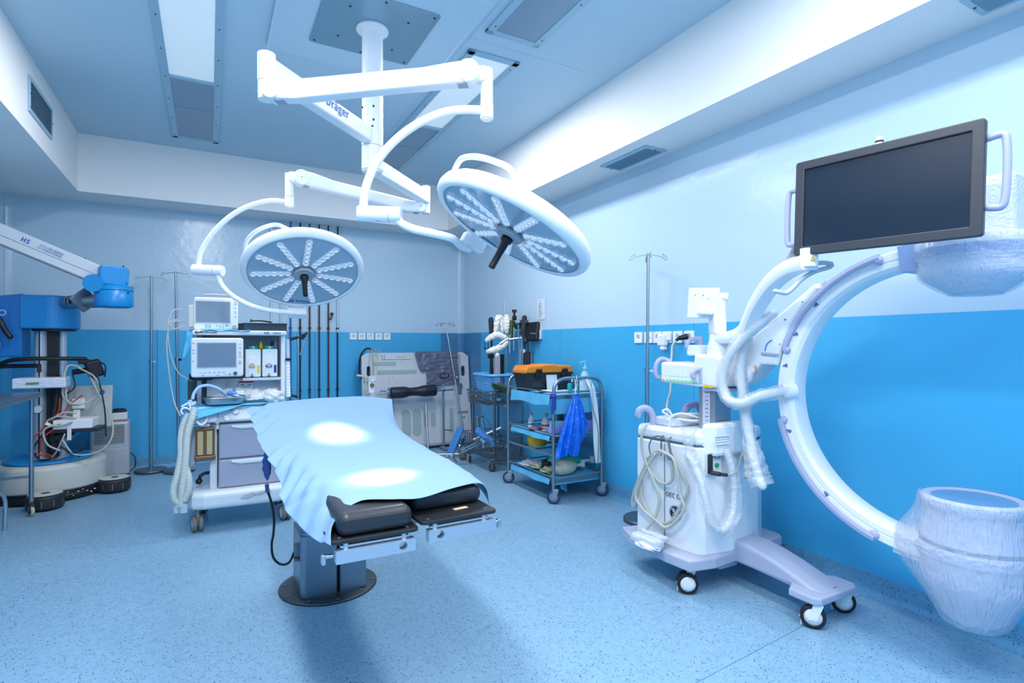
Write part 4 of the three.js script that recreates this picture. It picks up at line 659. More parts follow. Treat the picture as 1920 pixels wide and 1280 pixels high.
// a bedside monitor front: casing, screen, keys and knob; w x h, facing +z
function monitorFace(g, w, h, o) {
  mesh('casing', [at(ext(rrect(w, h, 0.018), 0.05, 0.01), 0, h / 2, -0.025), box(w * 0.86, h * 0.8, o.d, 0, h / 2, -0.05 - o.d / 2, 0.015)], mAn, g);
  mesh('screen', box(o.sw, o.sh, 0.004, o.sx, o.sy, 0.0005, 0.001), mLcd, g);
  mesh('screen_edge', ext(shape(rrect(o.sw + 0.012, o.sh + 0.012, 0.003), [rrect(o.sw, o.sh, 0.001).reverse()]), 0.004, 0).translate(o.sx, o.sy, 0.001), mGrey, g);
  for (const [x, y, c] of o.keys) mesh('key', box(0.014, 0.007, 0.005, x, y, 0.001, 0.002), c, g);
  mesh('knob', cyl(o.kr, 0.02, o.kx, o.ky, 0.008, 24, o.kr * 0.92, PI / 2), o.kc, g);
}
{
  const A = thing('anaesthesia_machine', 'anaesthesia machine with a grey screen, two vaporizers and grey drawers', 'anaesthesia machine');
  const base = ext([[-0.13, 4.4], [-0.1, 4.345], [-0.03, 4.315], [0.45, 4.3], [0.53, 4.33], [0.56, 4.4], [0.56, 4.95], [-0.1, 4.95], [-0.13, 4.9]].map(([x, z]) => [x, z]), 0.12, 0.035, { seg: 4 });
  mesh('base', at(base, 0, 0.222, 0, -PI / 2), mAn, A);
  for (const [x, w, y, s] of [[0.235, 0.05, 0.232, 1], [0.315, 0.05, 0.242, 2], [0.37, 0.03, 0.247, 3], [0.275, 0.02, 0.246, 4]]) mesh('worn_patch', at(ext(Array.from({ length: 14 }, (_, i) => { const a = 2 * PI * i / 14, k = 0.45 + 0.65 * hash2(i, s); return [w * k * Math.cos(a), 0.016 * k * Math.sin(a)]; }), 0.002, 0), x, y, -4.297 - (y - 0.232) * 0.3, -0.25, 0.02, 0.05), mGrey, A);
  for (const [x, z, t] of [[-0.07, -4.42, 0.15], [0.497, -4.41, 0.2], [-0.05, -4.88, 0.4], [0.5, -4.88, 0.3]]) caster(A, x, z, 0.056, t, { twin: true, w: 0.026, tyre: M(0x7c7a74, 0.55), hub: mOff, fork: M(0x8b8983, 0.5), top: 0.165 });
  mesh('frame_post', [box(0.05, 0.5, 0.5, 0.03, 0.49, -4.68, 0.012)], mAn, A);
  mesh('cabinet', box(0.44, 0.46, 0.48, 0.28, 0.5, -4.67, 0.006), mAnPanel, A);
  for (const [y, h] of [[0.612, 0.245], [0.385, 0.2]]) {
    const dr = mesh('drawer', box(0.46, h, 0.03, 0.29, y, -4.415, 0.014), mAnGrey, A);
    mesh('handle_lip', at(ext([[-0.16, 0], [-0.1, -0.014], [0.1, -0.014], [0.16, 0], [0.16, 0.014], [-0.16, 0.014]], 0.022, 0.006), 0.3, y + h / 2 - 0.024, -4.398), mAn, dr);
  }
  const fp = mesh('front_panel', box(0.62, 0.085, 0.1, 0.21, 0.785, -4.43, 0.016, -0.25, 0, 0), mAn, A);
  mesh('panel_joint', box(0.003, 0.08, 0.006, 0.055, 0.787, -4.379, 0, -0.25, 0, 0), mSeamDark, A);
  for (const [x, y, z, r] of [[0.114, 0.783, -4.372, 0.024], [0.166, 0.825, -4.385, 0.026]]) {
    const g = mesh('gauge', at(lathe([[0, -0.02], [r, -0.02], [r, 0.004], [r * 0.82, 0.008], [r * 0.8, 0.002], [0, 0.002]], 0, 0, 0, 28), x, y, z, PI / 2 - (y > 0.8 ? 0.7 : 0.25), 0, 0), mAn, A);
    mesh('dial', at(plate(r * 1.5, r * 1.5), x, y + (y > 0.8 ? 0.004 : 0.001), z + 0.0035, y > 0.8 ? -0.7 : -0.25, 0, 0), print(0.04, 0.04, (c, w, h) => { c.clearRect(0, 0, w, h); c.fillStyle = '#f4f6f7'; c.beginPath(); c.arc(w / 2, h / 2, w * 0.49, 0, 7); c.fill(); c.strokeStyle = '#3a4a58'; c.lineWidth = 6; c.beginPath(); c.arc(w / 2, h / 2, w * 0.36, 2.4, 7); c.stroke(); c.beginPath(); c.moveTo(w / 2, h / 2); c.lineTo(w * 0.32, h * 0.62); c.stroke(); }, { clear: true, px: 128 }), g);
  }
  mesh('switch_label', box(0.05, 0.04, 0.003, 0.075, 0.775, -4.374, 0, -0.25, 0, 0), mPack, A);
  mesh('power_switch', cyl(0.014, 0.01, 0.052, 0.757, -4.37, 18, 0.014, PI / 2 - 0.25), mAnGrey, A);
  mesh('rail_hook', tube([[-0.075, 0.8, -4.37], [-0.068, 0.765, -4.345], [-0.045, 0.75, -4.335], [-0.02, 0.765, -4.345], [-0.012, 0.8, -4.37]], 0.009, { n: 30 }), mWhite, A);
  mesh('worktop', box(0.64, 0.03, 0.5, 0.21, 0.845, -4.66, 0.01), mAn, A);
  // absorber canister, reservoir bag, pedal
  const cn = mesh('absorber_canister', [box(0.012, 0.2, 0.1, -0.076, 0.612, -4.43, 0.004), box(0.012, 0.2, 0.1, 0.03, 0.612, -4.43, 0.004), box(0.118, 0.02, 0.11, -0.023, 0.712, -4.43, 0.006), box(0.13, 0.035, 0.12, -0.023, 0.51, -4.43, 0.01), box(0.02, 0.19, 0.1, -0.023, 0.62, -4.426, 0.006)], M(0x6d5436, 0.25, 0), A);
  mesh('soda_lime', [box(0.094, 0.17, 0.085, -0.023, 0.615, -4.43, 0.004)], M(0xcdb98c, 0.8, 0, { bumpMap: mLeather.bumpMap, bumpScale: 0.004 }), cn);
  mesh('canister_clip', box(0.06, 0.025, 0.03, -0.022, 0.735, -4.4, 0.008), mAnPanel, cn);
  mesh('reservoir_bag', [lump(0.05, 0.14, 0.03, -0.1, 0.58, -4.47, 0.04, 3), torus(0.01, 0.003, -0.1, 0.437, -4.47, 0, 0, 0)], M(0xb9c7d4, 0.35), A);
  mesh('foot_lever', [tube([[0.02, 0.385, -4.5], [-0.03, 0.383, -4.48], [-0.052, 0.37, -4.47], [-0.056, 0.35, -4.47]], 0.012), sph(0.022, -0.06, 0.335, -4.47)], mBlack, A);
  mesh('yellowed_latch', box(0.02, 0.045, 0.02, 0.053, 0.725, -4.39, 0.006), mBeige, A);
  // tower
  mesh('tower_back', box(0.6, 0.56, 0.04, 0.21, 1.12, -4.86, 0.004), mAnPanel, A);
  mesh('tower_side', box(0.03, 0.54, 0.32, 0.492, 1.11, -4.66, 0.006), mAn, A); mesh('tower_side', box(0.03, 0.54, 0.3, -0.06, 1.11, -4.7, 0.006), mAnGrey, A);
  const low = mesh('lower_panel', box(0.5, 0.2, 0.03, 0.235, 0.945, -4.62, 0.005), mAnPanel, A);
  mesh('blank_cover', [box(0.1, 0.12, 0.006, 0.06, 0.965, -4.604, 0.002)], mAnPanel, low); mesh('blank_cover', box(0.07, 0.12, 0.006, 0.15, 0.965, -4.604, 0.002), mAnPanel, low);
  mesh('notice_label', plate(0.1, 0.06, 0.245, 0.992, -4.6035), print(0.1, 0.06, (c, w, h) => { c.fillStyle = '#e9edf0'; c.fillRect(0, 0, w, h); c.fillStyle = '#cf4a3c'; c.fillRect(0, 0, w, 34); c.strokeStyle = '#cf4a3c'; c.lineWidth = 5; c.strokeRect(2, 2, w - 4, h - 4); c.fillStyle = '#3a4553'; c.fillRect(30, 60, 60, 18); c.fillRect(150, 60, 70, 14); c.fillRect(30, 95, 190, 6); c.fillRect(30, 115, 160, 6); }), low);
  mesh('vaporizer_shelf', box(0.27, 0.02, 0.24, 0.35, 1.04, -4.62, 0.004), mAnPanel, A);
  const sh = mesh('top_shelf', [box(0.62, 0.036, 0.46, 0.205, 1.382, -4.7, 0.012)], mAn, A);
  mesh('lettering', [text('Datex-Ohmeda', 0.014).translate(-0.02, 1.384, -4.469)], mInk, sh);
  mesh('emblem', [torus(0.008, 0.002, -0.078, 1.384, -4.469), text('S/5', 0.016).translate(0.375, 1.384, -4.469), text('Avance', 0.012, fontR).translate(0.445, 1.384, -4.469)], mInk, sh);
  { const g = new THREE.Group(); g.name = 'machine_screen'; g.position.set(0.053, 1.068, -4.42); g.rotation.y = -0.02; A.add(g);
    const k = []; for (let i = 0; i < 6; i++) k.push([-0.106 + i * 0.029, 0.034, i < 2 ? mTubeBlue : mGrey]); k.push([-0.09, 0.014, mGrey], [0.0, 0.014, mGrey], [0.052, 0.018, mTubeBlue], [0.076, 0.018, mGreen]);
    for (const [i, c] of [[0, mYellow], [1, mGrey], [2.1, mGrey], [2.7, mGrey], [3.3, mGrey], [4.4, mGrey], [5, mGreen]]) k.push([0.142, 0.235 - i * 0.028, c]);
    for (const i of [0.24, 0.19, 0.17, 0.115]) k.push([-0.148, i, mGrey]);
    monitorFace(g, 0.328, 0.276, { d: 0.05, sx: -0.004, sy: 0.155, sw: 0.236, sh: 0.166, keys: k, kr: 0.013, kx: 0.112, ky: 0.024, kc: M(0x1d5a52, 0.4) }); }
  mesh('screen_arm', [rod([0.05, 1.15, -4.5], [0.05, 1.15, -4.85], 0.02), rod([-0.09, 1.06, -4.52], [0.02, 1.06, -4.52], 0.018)], mDark, A);
  const vap = (x, c, label) => {
    const g = new THREE.Group(); g.name = 'vaporizer'; g.userData.label = label; g.position.set(x, 1.053, -4.58); A.add(g);
    mesh('body', [box(0.106, 0.208, 0.13, 0, 0.106, 0, 0.008)], mAn, g); mesh('front_cover', box(0.046, 0.14, 0.006, -0.008, 0.08, 0.066, 0.012), mOff, g);
    mesh('dial', [cyl(0.045, 0.024, 0, 0.222, 0, 28, 0.036)], mTeal, g); mesh('dial_pointer', box(0.012, 0.014, 0.006, 0.002, 0.222, 0.042, 0.003), mWhite, g);
    mesh('filler_cap', cyl(0.016, 0.03, -0.008, 0.092, 0.072, 18, 0.016, PI / 2), mGrey, g); mesh('filler_collar', box(0.046, 0.02, 0.012, -0.008, 0.084, 0.07, 0.006), c, g);
    mesh('agent_label', box(0.019, 0.058, 0.003, 0.036, 0.062, 0.066, 0.001), c, g); mesh('drain', [cyl(0.005, 0.008, -0.008, 0.024, 0.068, 10, 0.005, PI / 2), box(0.022, 0.008, 0.008, -0.008, 0.01, 0.068, 0.003)], mDark, g);
    return g;
  };
  vap(0.287, mYellow, 'vaporizer with a yellow agent label'); vap(0.402, M(0x3a3f8f, 0.45), 'vaporizer with a purple agent label');
  mesh('filler_adapter', lathe([[0, 0], [0.014, 0], [0.016, 0.02], [0.009, 0.045], [0.006, 0.05], [0.006, 0.06], [0, 0.06]], 0.346, 1.262, -4.6, 16), mYellow, A); mesh('filler_adapter', lathe([[0, 0], [0.012, 0], [0.01, 0.04], [0, 0.042]], 0.425, 1.285, -4.62, 16), M(0x23286b, 0.4), A);
  mesh('flow_tube', [rod([0.535, 0.9, -4.52], [0.528, 1.34, -4.53], 0.013, 12)], mClear, A); mesh('ribbed_hose', ribbed([[0.53, 0.9, -4.5], [0.528, 1.0, -4.51], [0.527, 1.1, -4.515], [0.526, 1.17, -4.52]], 0.017, 0.022, 0.05), mOff, A);
  mesh('hose_clamp', box(0.04, 0.018, 0.03, 0.53, 1.185, -4.51, 0.003), mBlack, A);
  mesh('bellows_housing', [box(0.15, 0.2, 0.16, -0.06, 0.945, -4.72, 0.012)], M(0x35453d, 0.25), A); mesh('housing_cap', [cyl(0.075, 0.04, -0.055, 1.06, -4.72, 28)], mBlack, A);
  for (let k = 0; k < 4; k++) mesh('scale_mark', box(0.016, 0.007, 0.003, -0.07, 1.0 - k * 0.028, -4.639, 0), mOff, A);
  rebase(A, 0.21, 0, -4.62);
  // things on the top shelf
  const P = thing('patient_monitor', 'white patient monitor standing on the top shelf of the anaesthesia machine', 'monitor', [0.045, 1.402, -4.53], -0.03);
  const k2 = []; for (const x of [-0.062, -0.041]) k2.push([x, 0.036, mGrey], [x, 0.022, mGrey]); for (const [x, c] of [[0.005, mTubeBlue], [0.024, mTubeBlue], [0.043, mTubeBlue], [0.068, mGreen]]) k2.push([x, 0.034, c]); k2.push([0.024, 0.02, mTubeBlue], [0.043, 0.02, mTubeBlue]);
  for (const [y, c] of [[0.205, mYellow], [0.19, mGrey], [0.165, mTubeBlue], [0.138, mTubeBlue], [0.125, mTubeBlue], [0.1, mGrey]]) k2.push([0.124, y, c]);
  monitorFace(P, 0.285, 0.235, { d: 0.12, sx: -0.02, sy: 0.13, sw: 0.212, sh: 0.146, keys: k2, kr: 0.014, kx: 0.118, ky: 0.024, kc: mGrey });
  mesh('carry_handle', tube([[-0.1, 0.225, -0.09], [-0.09, 0.252, -0.09], [0, 0.262, -0.09], [0.09, 0.252, -0.09], [0.1, 0.225, -0.09]], 0.008, { n: 30 }), mGrey, P);
  mesh('side_module', box(0.04, 0.16, 0.1, -0.155, 0.1, -0.1, 0.006), mBeige, P);
  const lead = thing('monitor_leads', 'thin grey leads looping down from the side of the patient monitor', 'cable', [-0.19, 0.85, -4.6]);
  [[[0.02, 0.7, 0], [-0.03, 0.69, 0.02], [-0.06, 0.62, 0.03], [-0.05, 0.4, 0.03], [0.0, 0.25, 0.05], [0.06, 0.2, 0.06]], [[0.02, 0.62, 0], [-0.04, 0.6, 0.02], [-0.068, 0.5, 0.03], [-0.06, 0.3, 0.05], [-0.02, 0.05, 0.12], [0.02, -0.04, 0.22]], [[0.03, 0.58, 0], [-0.03, 0.56, 0.02], [-0.06, 0.6, 0.03], [0.0, 0.63, 0]]].forEach((p) => mesh('lead', tube(p, 0.004, { n: 50, k: 6 }), mCable, lead));
  const tr = [];
  for (let i = 0; i < 5; i++) { // nested trays standing one behind the other
    const t = thing('instrument_tray', ['hindmost black instrument tray of the row on the machine shelf', 'second hindmost black instrument tray on the machine shelf', 'middle black instrument tray of the row on the machine shelf', 'second black instrument tray from the front on the machine shelf', 'front black instrument tray, with yellow paper on it, on the machine shelf'][i], 'tray', [0.372 - 0.021 * (4 - i) * (i < 4 ? 1 : 0) - (i < 4 ? 0.0 : 0), 1.401, -4.52 - 0.075 * (4 - i)], 0, 'black instrument trays on the machine shelf');
    const w = i === 4 ? 0.29 : 0.27; mesh('tray_shell', [at(ext(shape(rrect(w, 0.068, 0.006), [rrect(w - 0.008, 0.06, 0.003).reverse()]), 0.06, 0.001), 0, 0.024, 0, PI / 2), box(w, 0.003, 0.066, 0, 0.0015, 0, 0)], M(0x34404c, 0.4), t);
    mesh('rim', at(ext(shape(rrect(w + 0.012, 0.08, 0.008), [rrect(w - 0.006, 0.062, 0.003).reverse()]), 0.004, 0.001), 0, 0.054, 0, PI / 2), M(0x566472, 0.35), t);
  }
  single('folded_paper', cloth((u, v) => [0.15 * (u - 0.5), 0.006 + 0.006 * Math.sin(u * 4) + 0.01 * v * (u < 0.1 ? 2 : 1), 0.05 * (v - 0.5)], 14, 6, 0.001), M(0xe5dfa0, 0.8), 'pale yellow folded paper lying on the black trays of the shelf', 'paper', [0.34, 1.458, -4.52]);
  // light blue paper lying on the shelf edge and hanging at its left end
  single('shelf_drape', cloth((u, v) => { const x = -0.155 + 0.42 * u, hang = sstep(0.25, 0.0, u); return [x + 0.02 * hang - 0.03 * hang * v, 1.403 - hang * v * 0.21 - 0.006 * sstep(0.7, 1, v) * (1 - hang) + 0.004 * Math.sin(u * 20), -4.62 + 0.165 * (1 - hang * 0.5) * v + 0.012 * hang * Math.sin(v * 9)]; }, 36, 20, 0.0015).translate(0.05, -1.4, 4.55), mDisp, 'light blue paper sheet under the patient monitor, drooping off the left shelf end', 'paper sheet', [-0.05, 1.4, -4.55]);
  // worktop: blue paper, steel tray with breathing tubes, film packs
  single('work_sheet', cloth((u, v) => { const x = -0.1 + 0.62 * u, f = sstep(0.55, 1, v), lo = Math.max(0, 1 - u / 0.5), dip = f * 0.085 * lo; return [x, 0.864 - Math.max(0, dip) + 0.006 * noise2(u * 9, v * 8), -4.61 + (0.235 + 0.056 * sstep(0, 0.3, lo)) * v]; }, 40, 26, 0.0015).translate(-0.2, -0.86, 4.5), mDisp, 'bright blue paper sheet covering the anaesthesia worktop under the steel tray', 'paper sheet', [0.2, 0.86, -4.5]);
  const tray = thing('steel_tray', 'shallow steel tray full of breathing tubes on the blue worktop paper', 'tray', [0.1, 0.872, -4.47], 0.06);
  mesh('tray_shell', sheet((u, v) => { const a = 2 * PI * u, k = v < 0.45 ? v / 0.45 : 1 + (v - 0.45) * 0.32, c = Math.cos(a), s = Math.sin(a), q = (e) => Math.sign(e) * Math.pow(Math.abs(e), 0.55); return [0.115 * k * q(c), v < 0.45 ? 0 : (v - 0.45) * 0.085, 0.065 * k * q(s)]; }, 48, 14), mSteel, tray);
  mesh('rim', tube(Array.from({ length: 24 }, (_, i) => { const a = 2 * PI * i / 24, q = (e) => Math.sign(e) * Math.pow(Math.abs(e), 0.55); return [0.136 * q(Math.cos(a)), 0.047, 0.077 * q(Math.sin(a))]; }), 0.004, { closed: true, n: 80, k: 6 }), mSteel, tray);
  const bt = thing('breathing_tube', 'pale blue ribbed breathing tube arching out of the steel tray to a filter', 'tube', [0.0, 0.9, -4.46]);
  mesh('ribbed_tube', ribbed([[0.12, 0.03, 0.01], [0.09, 0.06, 0.02], [0.05, 0.09, 0.03], [-0.01, 0.11, 0.03], [-0.06, 0.1, 0.04], [-0.09, 0.06, 0.05], [-0.1, 0.02, 0.06]], 0.011, 0.012, 0.1), mTubeBlue, bt);
  mesh('filter_disc', [at(lathe([[0, -0.016], [0.012, -0.016], [0.016, -0.01], [0.034, -0.008], [0.036, 0], [0.034, 0.008], [0.016, 0.01], [0.012, 0.03], [0, 0.03]], 0, 0, 0, 24), -0.108, -0.012, 0.07, 0.3, 0, 0.3)], M(0x8fb4ea, 0.3), bt);
  mesh('connector', rod([-0.112, -0.02, 0.075], [-0.135, -0.08, 0.1], 0.012), M(0x3c78c8, 0.35), bt);
  for (const [x, y, z, rx, ry, rz, s, c] of [[0.07, 0.93, -4.47, 0.05, 0.02, 0.03, 1, 'clear crumpled wrapper heaped at the left of the steel tray'], [0.17, 0.935, -4.46, 0.06, 0.028, 0.04, 2, 'white and blue mask pack heaped in the middle of the steel tray'], [0.22, 0.925, -4.48, 0.045, 0.022, 0.035, 3, 'frosted syringe pack at the right end of the steel tray']])
    single('film_pack', lump(rx, ry, rz, 0, 0, 0, 0.3, 5, 28, s), s === 2 ? M(0xdce8f6, 0.25) : mPack, c, 'packaging', [x, y, z]);
  single('face_mask', [lump(0.032, 0.018, 0.024, 0, 0, 0, 0.1, 3, 20, 5), rod([0, 0.01, 0], [0.02, 0.03, 0.01], 0.009)], M(0x5f93dc, 0.3), 'blue face mask lying among the tubes of the steel tray', 'mask', [0.145, 0.95, -4.435]);
  single('tube_bag', cloth((u, v) => [0.36 * (u - 0.5), 0.02 + 0.09 * Math.sin(PI * v) * (0.6 + 0.4 * noise2(u * 7, v * 3)) + 0.012 * noise2(u * 20, v * 14), 0.14 * (v - 0.5) + 0.012 * noise2(u * 13, 4)], 44, 20, 0.001), mPack, 'long clear crinkled bag lying along the back of the worktop', 'plastic bag', [0.27, 0.868, -4.54], 0.05);
  single('clear_bag', lump(0.07, 0.045, 0.05, 0, 0.03, 0, 0.28, 4, 30, 9), mPack, 'clear square bag at the right edge of the worktop by the drape', 'plastic bag', [0.43, 0.875, -4.47]);
  // breathing hoses hanging at the left end
  const bh = thing('breathing_circuit', 'pair of cream ribbed breathing hoses hanging from the worktop hook', 'breathing hose', [-0.16, 0.16, -4.33]);
  const b0 = [-0.16, 0.16, -4.33], rel = (p) => p.map(([x, y, z]) => [x - b0[0], y - b0[1], z - b0[2]]);
  mesh('hose', ribbed(rel([[-0.085, 0.87, -4.34], [-0.1, 0.8, -4.32], [-0.125, 0.7, -4.315], [-0.135, 0.55, -4.31], [-0.145, 0.42, -4.31], [-0.155, 0.32, -4.31], [-0.16, 0.26, -4.32], [-0.163, 0.225, -4.325]]), 0.021, 0.011, 0.1, 14), mHoseCl, bh);
  mesh('hose', ribbed(rel([[-0.12, 0.83, -4.36], [-0.15, 0.76, -4.35], [-0.165, 0.66, -4.34], [-0.165, 0.55, -4.33], [-0.185, 0.42, -4.32], [-0.205, 0.33, -4.32], [-0.2, 0.27, -4.32], [-0.18, 0.235, -4.325]]), 0.021, 0.011, 0.1, 14), mHoseCl, bh);
  mesh('hose', ribbed(rel([[-0.15, 0.6, -4.34], [-0.135, 0.48, -4.32], [-0.118, 0.4, -4.31], [-0.12, 0.32, -4.31], [-0.145, 0.25, -4.32]]), 0.02, 0.011, 0.1, 14), mHoseCl, bh);
  mesh('connector', [cyl(0.034, 0.014, -0.007, 0.062, 0.005, 20), cyl(0.024, 0.05, 0.012, 0.035, 0.008, 18), cyl(0.016, 0.045, -0.03, 0.035, 0.004, 18)], mClear, bh);
  mesh('hanger', [tube(rel([[-0.06, 0.8, -4.37], [-0.1, 0.825, -4.35], [-0.12, 0.86, -4.34], [-0.15, 0.87, -4.33], [-0.165, 0.85, -4.33], [-0.155, 0.83, -4.33]]), 0.006), tube(rel([[-0.11, 0.86, -4.34], [-0.12, 0.9, -4.34], [-0.16, 0.88, -4.335]]), 0.005)], mWhite, bh);
}
// ---------- on and along the walls ----------
function socket(label, group, place) {
  const t = thing('wall_socket', label, 'socket', [0, 0, 0], 0, group); place(t);
  mesh('frame', ext(shape(rrect(0.088, 0.086, 0.006), [circ(0.0225, 0, 0, 28).reverse()]), 0.012, 0.0015).translate(0, 0, 0.006), mWhite, t);
  mesh('recess', cyl(0.0225, 0.004, 0, 0, 0.003, 24, 0.0225, PI / 2), mOff, t);
  mesh('earth_pin', cyl(0.0025, 0.012, 0, 0.01, 0.009, 8, 0.0025, PI / 2), mSteel, t);
  for (const s of [-1, 1]) mesh('contact', cyl(0.003, 0.002, s * 0.0095, 0, 0.0055, 8, 0.003, PI / 2), mDark, t);
  return t;
}
for (let i = 0; i < 5; i++) socket(['first', 'second', 'third', 'fourth', 'last'][i] + ' white socket from the gas pipes in the row of five on the back wall', 'row of sockets on the back wall', (t) => t.position.set(1.55 + i * 0.1045, 1.397, RM.z0 + 0.005));
const SR = ['white socket behind the drip stand pole on the right wall', 'white socket just beside the drip stand pole, nearer the x-ray machine', 'white socket left of the one with the white charger', 'white socket hidden by the plugged-in white charger', 'empty white socket between the charger and the black plug', 'white socket that the black plug sits in'];
[-3.37, -3.255, -3.155, -3.055, -2.95, -2.84].forEach((z, i) => socket(SR[i], 'row of sockets on the right wall', (t) => { t.position.set(RM.x1 - 0.005, 1.352, z); t.rotation.y = -PI / 2; }));
socket('small pale socket low on the right wall behind the wire trolley', undefined, (t) => { t.position.set(RM.x1 - 0.005, 0.62, -5.6); t.rotation.y = -PI / 2; });
{
  const ch = thing('charger', 'white plug-in charger in the right wall sockets above the x-ray cabinet', 'charger', [2.985, 1.3, -3.06]);
  mesh('body', [box(0.05, 0.09, 0.075, -0.02, 0.03, -0.01, 0.014), box(0.045, 0.03, 0.04, -0.02, -0.03, 0.0, 0.01)], mWhite, ch); mesh('plug', box(0.03, 0.06, 0.05, 0, 0.055, 0.03, 0.01), mWhite, ch);
  const pl = thing('power_cable', 'grey power cable with a black plug running from the wall to the x-ray cabinet', 'cable', [2.98, 1.355, -2.84]);
  mesh('plug', [rod([0, 0, 0], [-0.05, -0.012, -0.03], 0.022, 16, 0.016), rod([-0.05, -0.012, -0.03], [-0.075, -0.03, -0.035], 0.011)], mBlack, pl);
  mesh('cable', tube([[-0.07, -0.028, -0.035], [-0.11, -0.06, -0.03], [-0.2, -0.13, 0.05], [-0.3, -0.23, 0.14], [-0.39, -0.35, 0.23], [-0.49, -0.44, 0.3], [-0.52, -0.475, 0.34]], 0.008, { n: 60 }), mCable, pl);
}
// gas pipes down the back wall
const PIPES = [[0.623, 0xdfe6ea, 'pale painted gas pipe, nearest the corner with the drip stands'], [0.725, 0xd6dfe6, 'second pale painted gas pipe on the back wall'], [0.829, 0x1b5fae, 'blue gas pipe on the back wall'], [0.934, 0x171b20, 'black gas pipe beside the blue one'], [1.041, 0x4a332b, 'brown gas pipe next to the black ones'], [1.149, 0x4d352c, 'middle brown gas pipe of three on the back wall'], [1.254, 0x47302a, 'brown gas pipe that carries the small black valve'], [1.359, 0x1a1d22, 'black and pale gas pipe at the socket end of the row']];
PIPES.forEach(([x, c, label], i) => {
  const t = thing('gas_pipe', label, 'pipe', [x, 0.62, RM.z0 + 0.03], 0, 'gas pipes on the back wall'), m = M(c, 0.4, 0.1), kink = i >= 4 && i <= 6;
  mesh('pipe', kink ? tube([[0, 0, 0], [0, 1.82, 0], [0.004, 1.9, 0], [-0.004, 1.96, 0], [-0.004, 2.1, 0]], 0.0085, { n: 40, k: 10 }) : rod([0, 0, 0], [0, 2.1, 0], i < 2 ? 0.0075 : 0.0085), m, t);
  if (kink) mesh('soldered_joint', rod([0.003, 1.9, 0], [-0.004, 1.96, 0], 0.0095), M(0xb9a08f, 0.4, 0.6), t);
  if (i === 7) mesh('pale_section', rod([0, 0.82, 0], [0, 1.3, 0], 0.0092), M(0xcfdbe4, 0.5), t);
  for (const y of [0.14, 0.87, 1.98]) if (!(i < 2 && y < 1)) mesh('clamp', [cyl(0.015, 0.018, 0, y, 0, 14), box(0.034, 0.01, 0.03, 0, y, -0.012, 0.002)], m, t);
  if (i === 6) mesh('valve', [rod([0, 0.98, 0.01], [0.03, 0.98, 0.02], 0.008), rod([0.03, 0.98, 0.02], [0.035, 1.02, 0.02], 0.007), cyl(0.02, 0.014, 0.033, 1.04, 0.03, 18, 0.02, PI / 2)], mBlack, t);
});
// chrome infusion rail on the machine's far side
{
  const t = thing('clamped_pole', 'short chrome pole with black screw clamps standing before the gas pipes', 'pole', [0.735, 0, -5.53]);
  mesh('pole', rod([0, 0.01, 0], [0, 1.39, 0], 0.011), mChrome, t); mesh('foot', [cyl(0.13, 0.02, 0, 0.01, 0, 32)], mDull, t);
  mesh('clamp', [rod([-0.09, 1.34, 0], [0.02, 1.37, 0], 0.014), cyl(0.02, 0.03, 0.05, 1.38, 0, 14), rod([0.03, 1.36, 0.0], [0.08, 1.41, 0.0], 0.012), box(0.04, 0.03, 0.03, 0.035, 1.36, 0, 0.006)], mBlack, t);
  mesh('clamp', [rod([-0.085, 0.83, 0], [0.0, 0.805, 0], 0.013), cyl(0.018, 0.03, -0.085, 0.84, 0, 14)], mBlack, t);
  mesh('lever', rod([0.075, 1.37, 0.0], [0.02, 1.2, 0.0], 0.006), mChrome, t);
}
// notice and telephone
single('notice_sheet', [box(0.0015, 0.215, 0.155, 0, 0, 0, 0)], M(0xdbe3ec, 0.6), 'printed white notice sheet on the wall above the black telephone', 'notice', [3.006, 1.657, -4.85]);
mesh('printed_text', plate(0.15, 0.21, -0.0012, 0, 0, 0, -PI / 2, 0), print(0.15, 0.21, (x, w, h) => { x.fillStyle = '#dde4ec'; x.fillRect(0, 0, w, h); x.fillStyle = '#5a6a80'; for (let i = 0; i < 22; i++) x.fillRect(40, 60 + i * 12, 50 + 90 * hash2(i, 3), 5); x.fillRect(70, 20, 60, 8); x.fillRect(10, h - 16, w - 20, 6); }), scene.children[scene.children.length - 1]);
{
  const t = thing('wall_telephone', 'black push-button telephone in a pale wall bracket beside the notice', 'telephone', [2.985, 1.43, -4.93], -PI / 2 + 0.35);
  mesh('bracket', [box(0.13, 0.17, 0.03, 0.02, 0.0, -0.01, 0.008), box(0.03, 0.1, 0.05, 0.09, -0.03, 0.01, 0.005)], M(0xc2ccd8, 0.4), t);
  mesh('body', box(0.16, 0.2, 0.045, -0.01, 0.0, 0.035, 0.014, -0.2, 0, 0.06), mBlack, t); mesh('handset', [tube([[-0.085, 0.1, 0.05], [-0.1, 0.05, 0.07], [-0.1, -0.05, 0.065], [-0.085, -0.1, 0.05]], 0.02, { n: 24, k: 10 }), sph(0.03, -0.085, 0.095, 0.055), sph(0.03, -0.085, -0.095, 0.055)], mDark, t);
  for (let r = 0; r < 4; r++) for (let c = 0; c < 3; c++) mesh('button', box(0.016, 0.011, 0.006, -0.01 + c * 0.026, -0.02 - r * 0.022, 0.06 - r * 0.004, 0.002, -0.2, 0, 0), M(0x9aa3ad, 0.4), t);
  const cd = []; for (let i = 0; i <= 150; i++) { const a = i * 0.9; cd.push([-0.06 + 0.011 * Math.cos(a), -0.1 - 0.0018 * i, 0.05 + 0.011 * Math.sin(a)]); }
  mesh('coiled_cord', tube(cd, 0.0035, { n: 600, k: 5 }), M(0x39404a, 0.4), t);
}
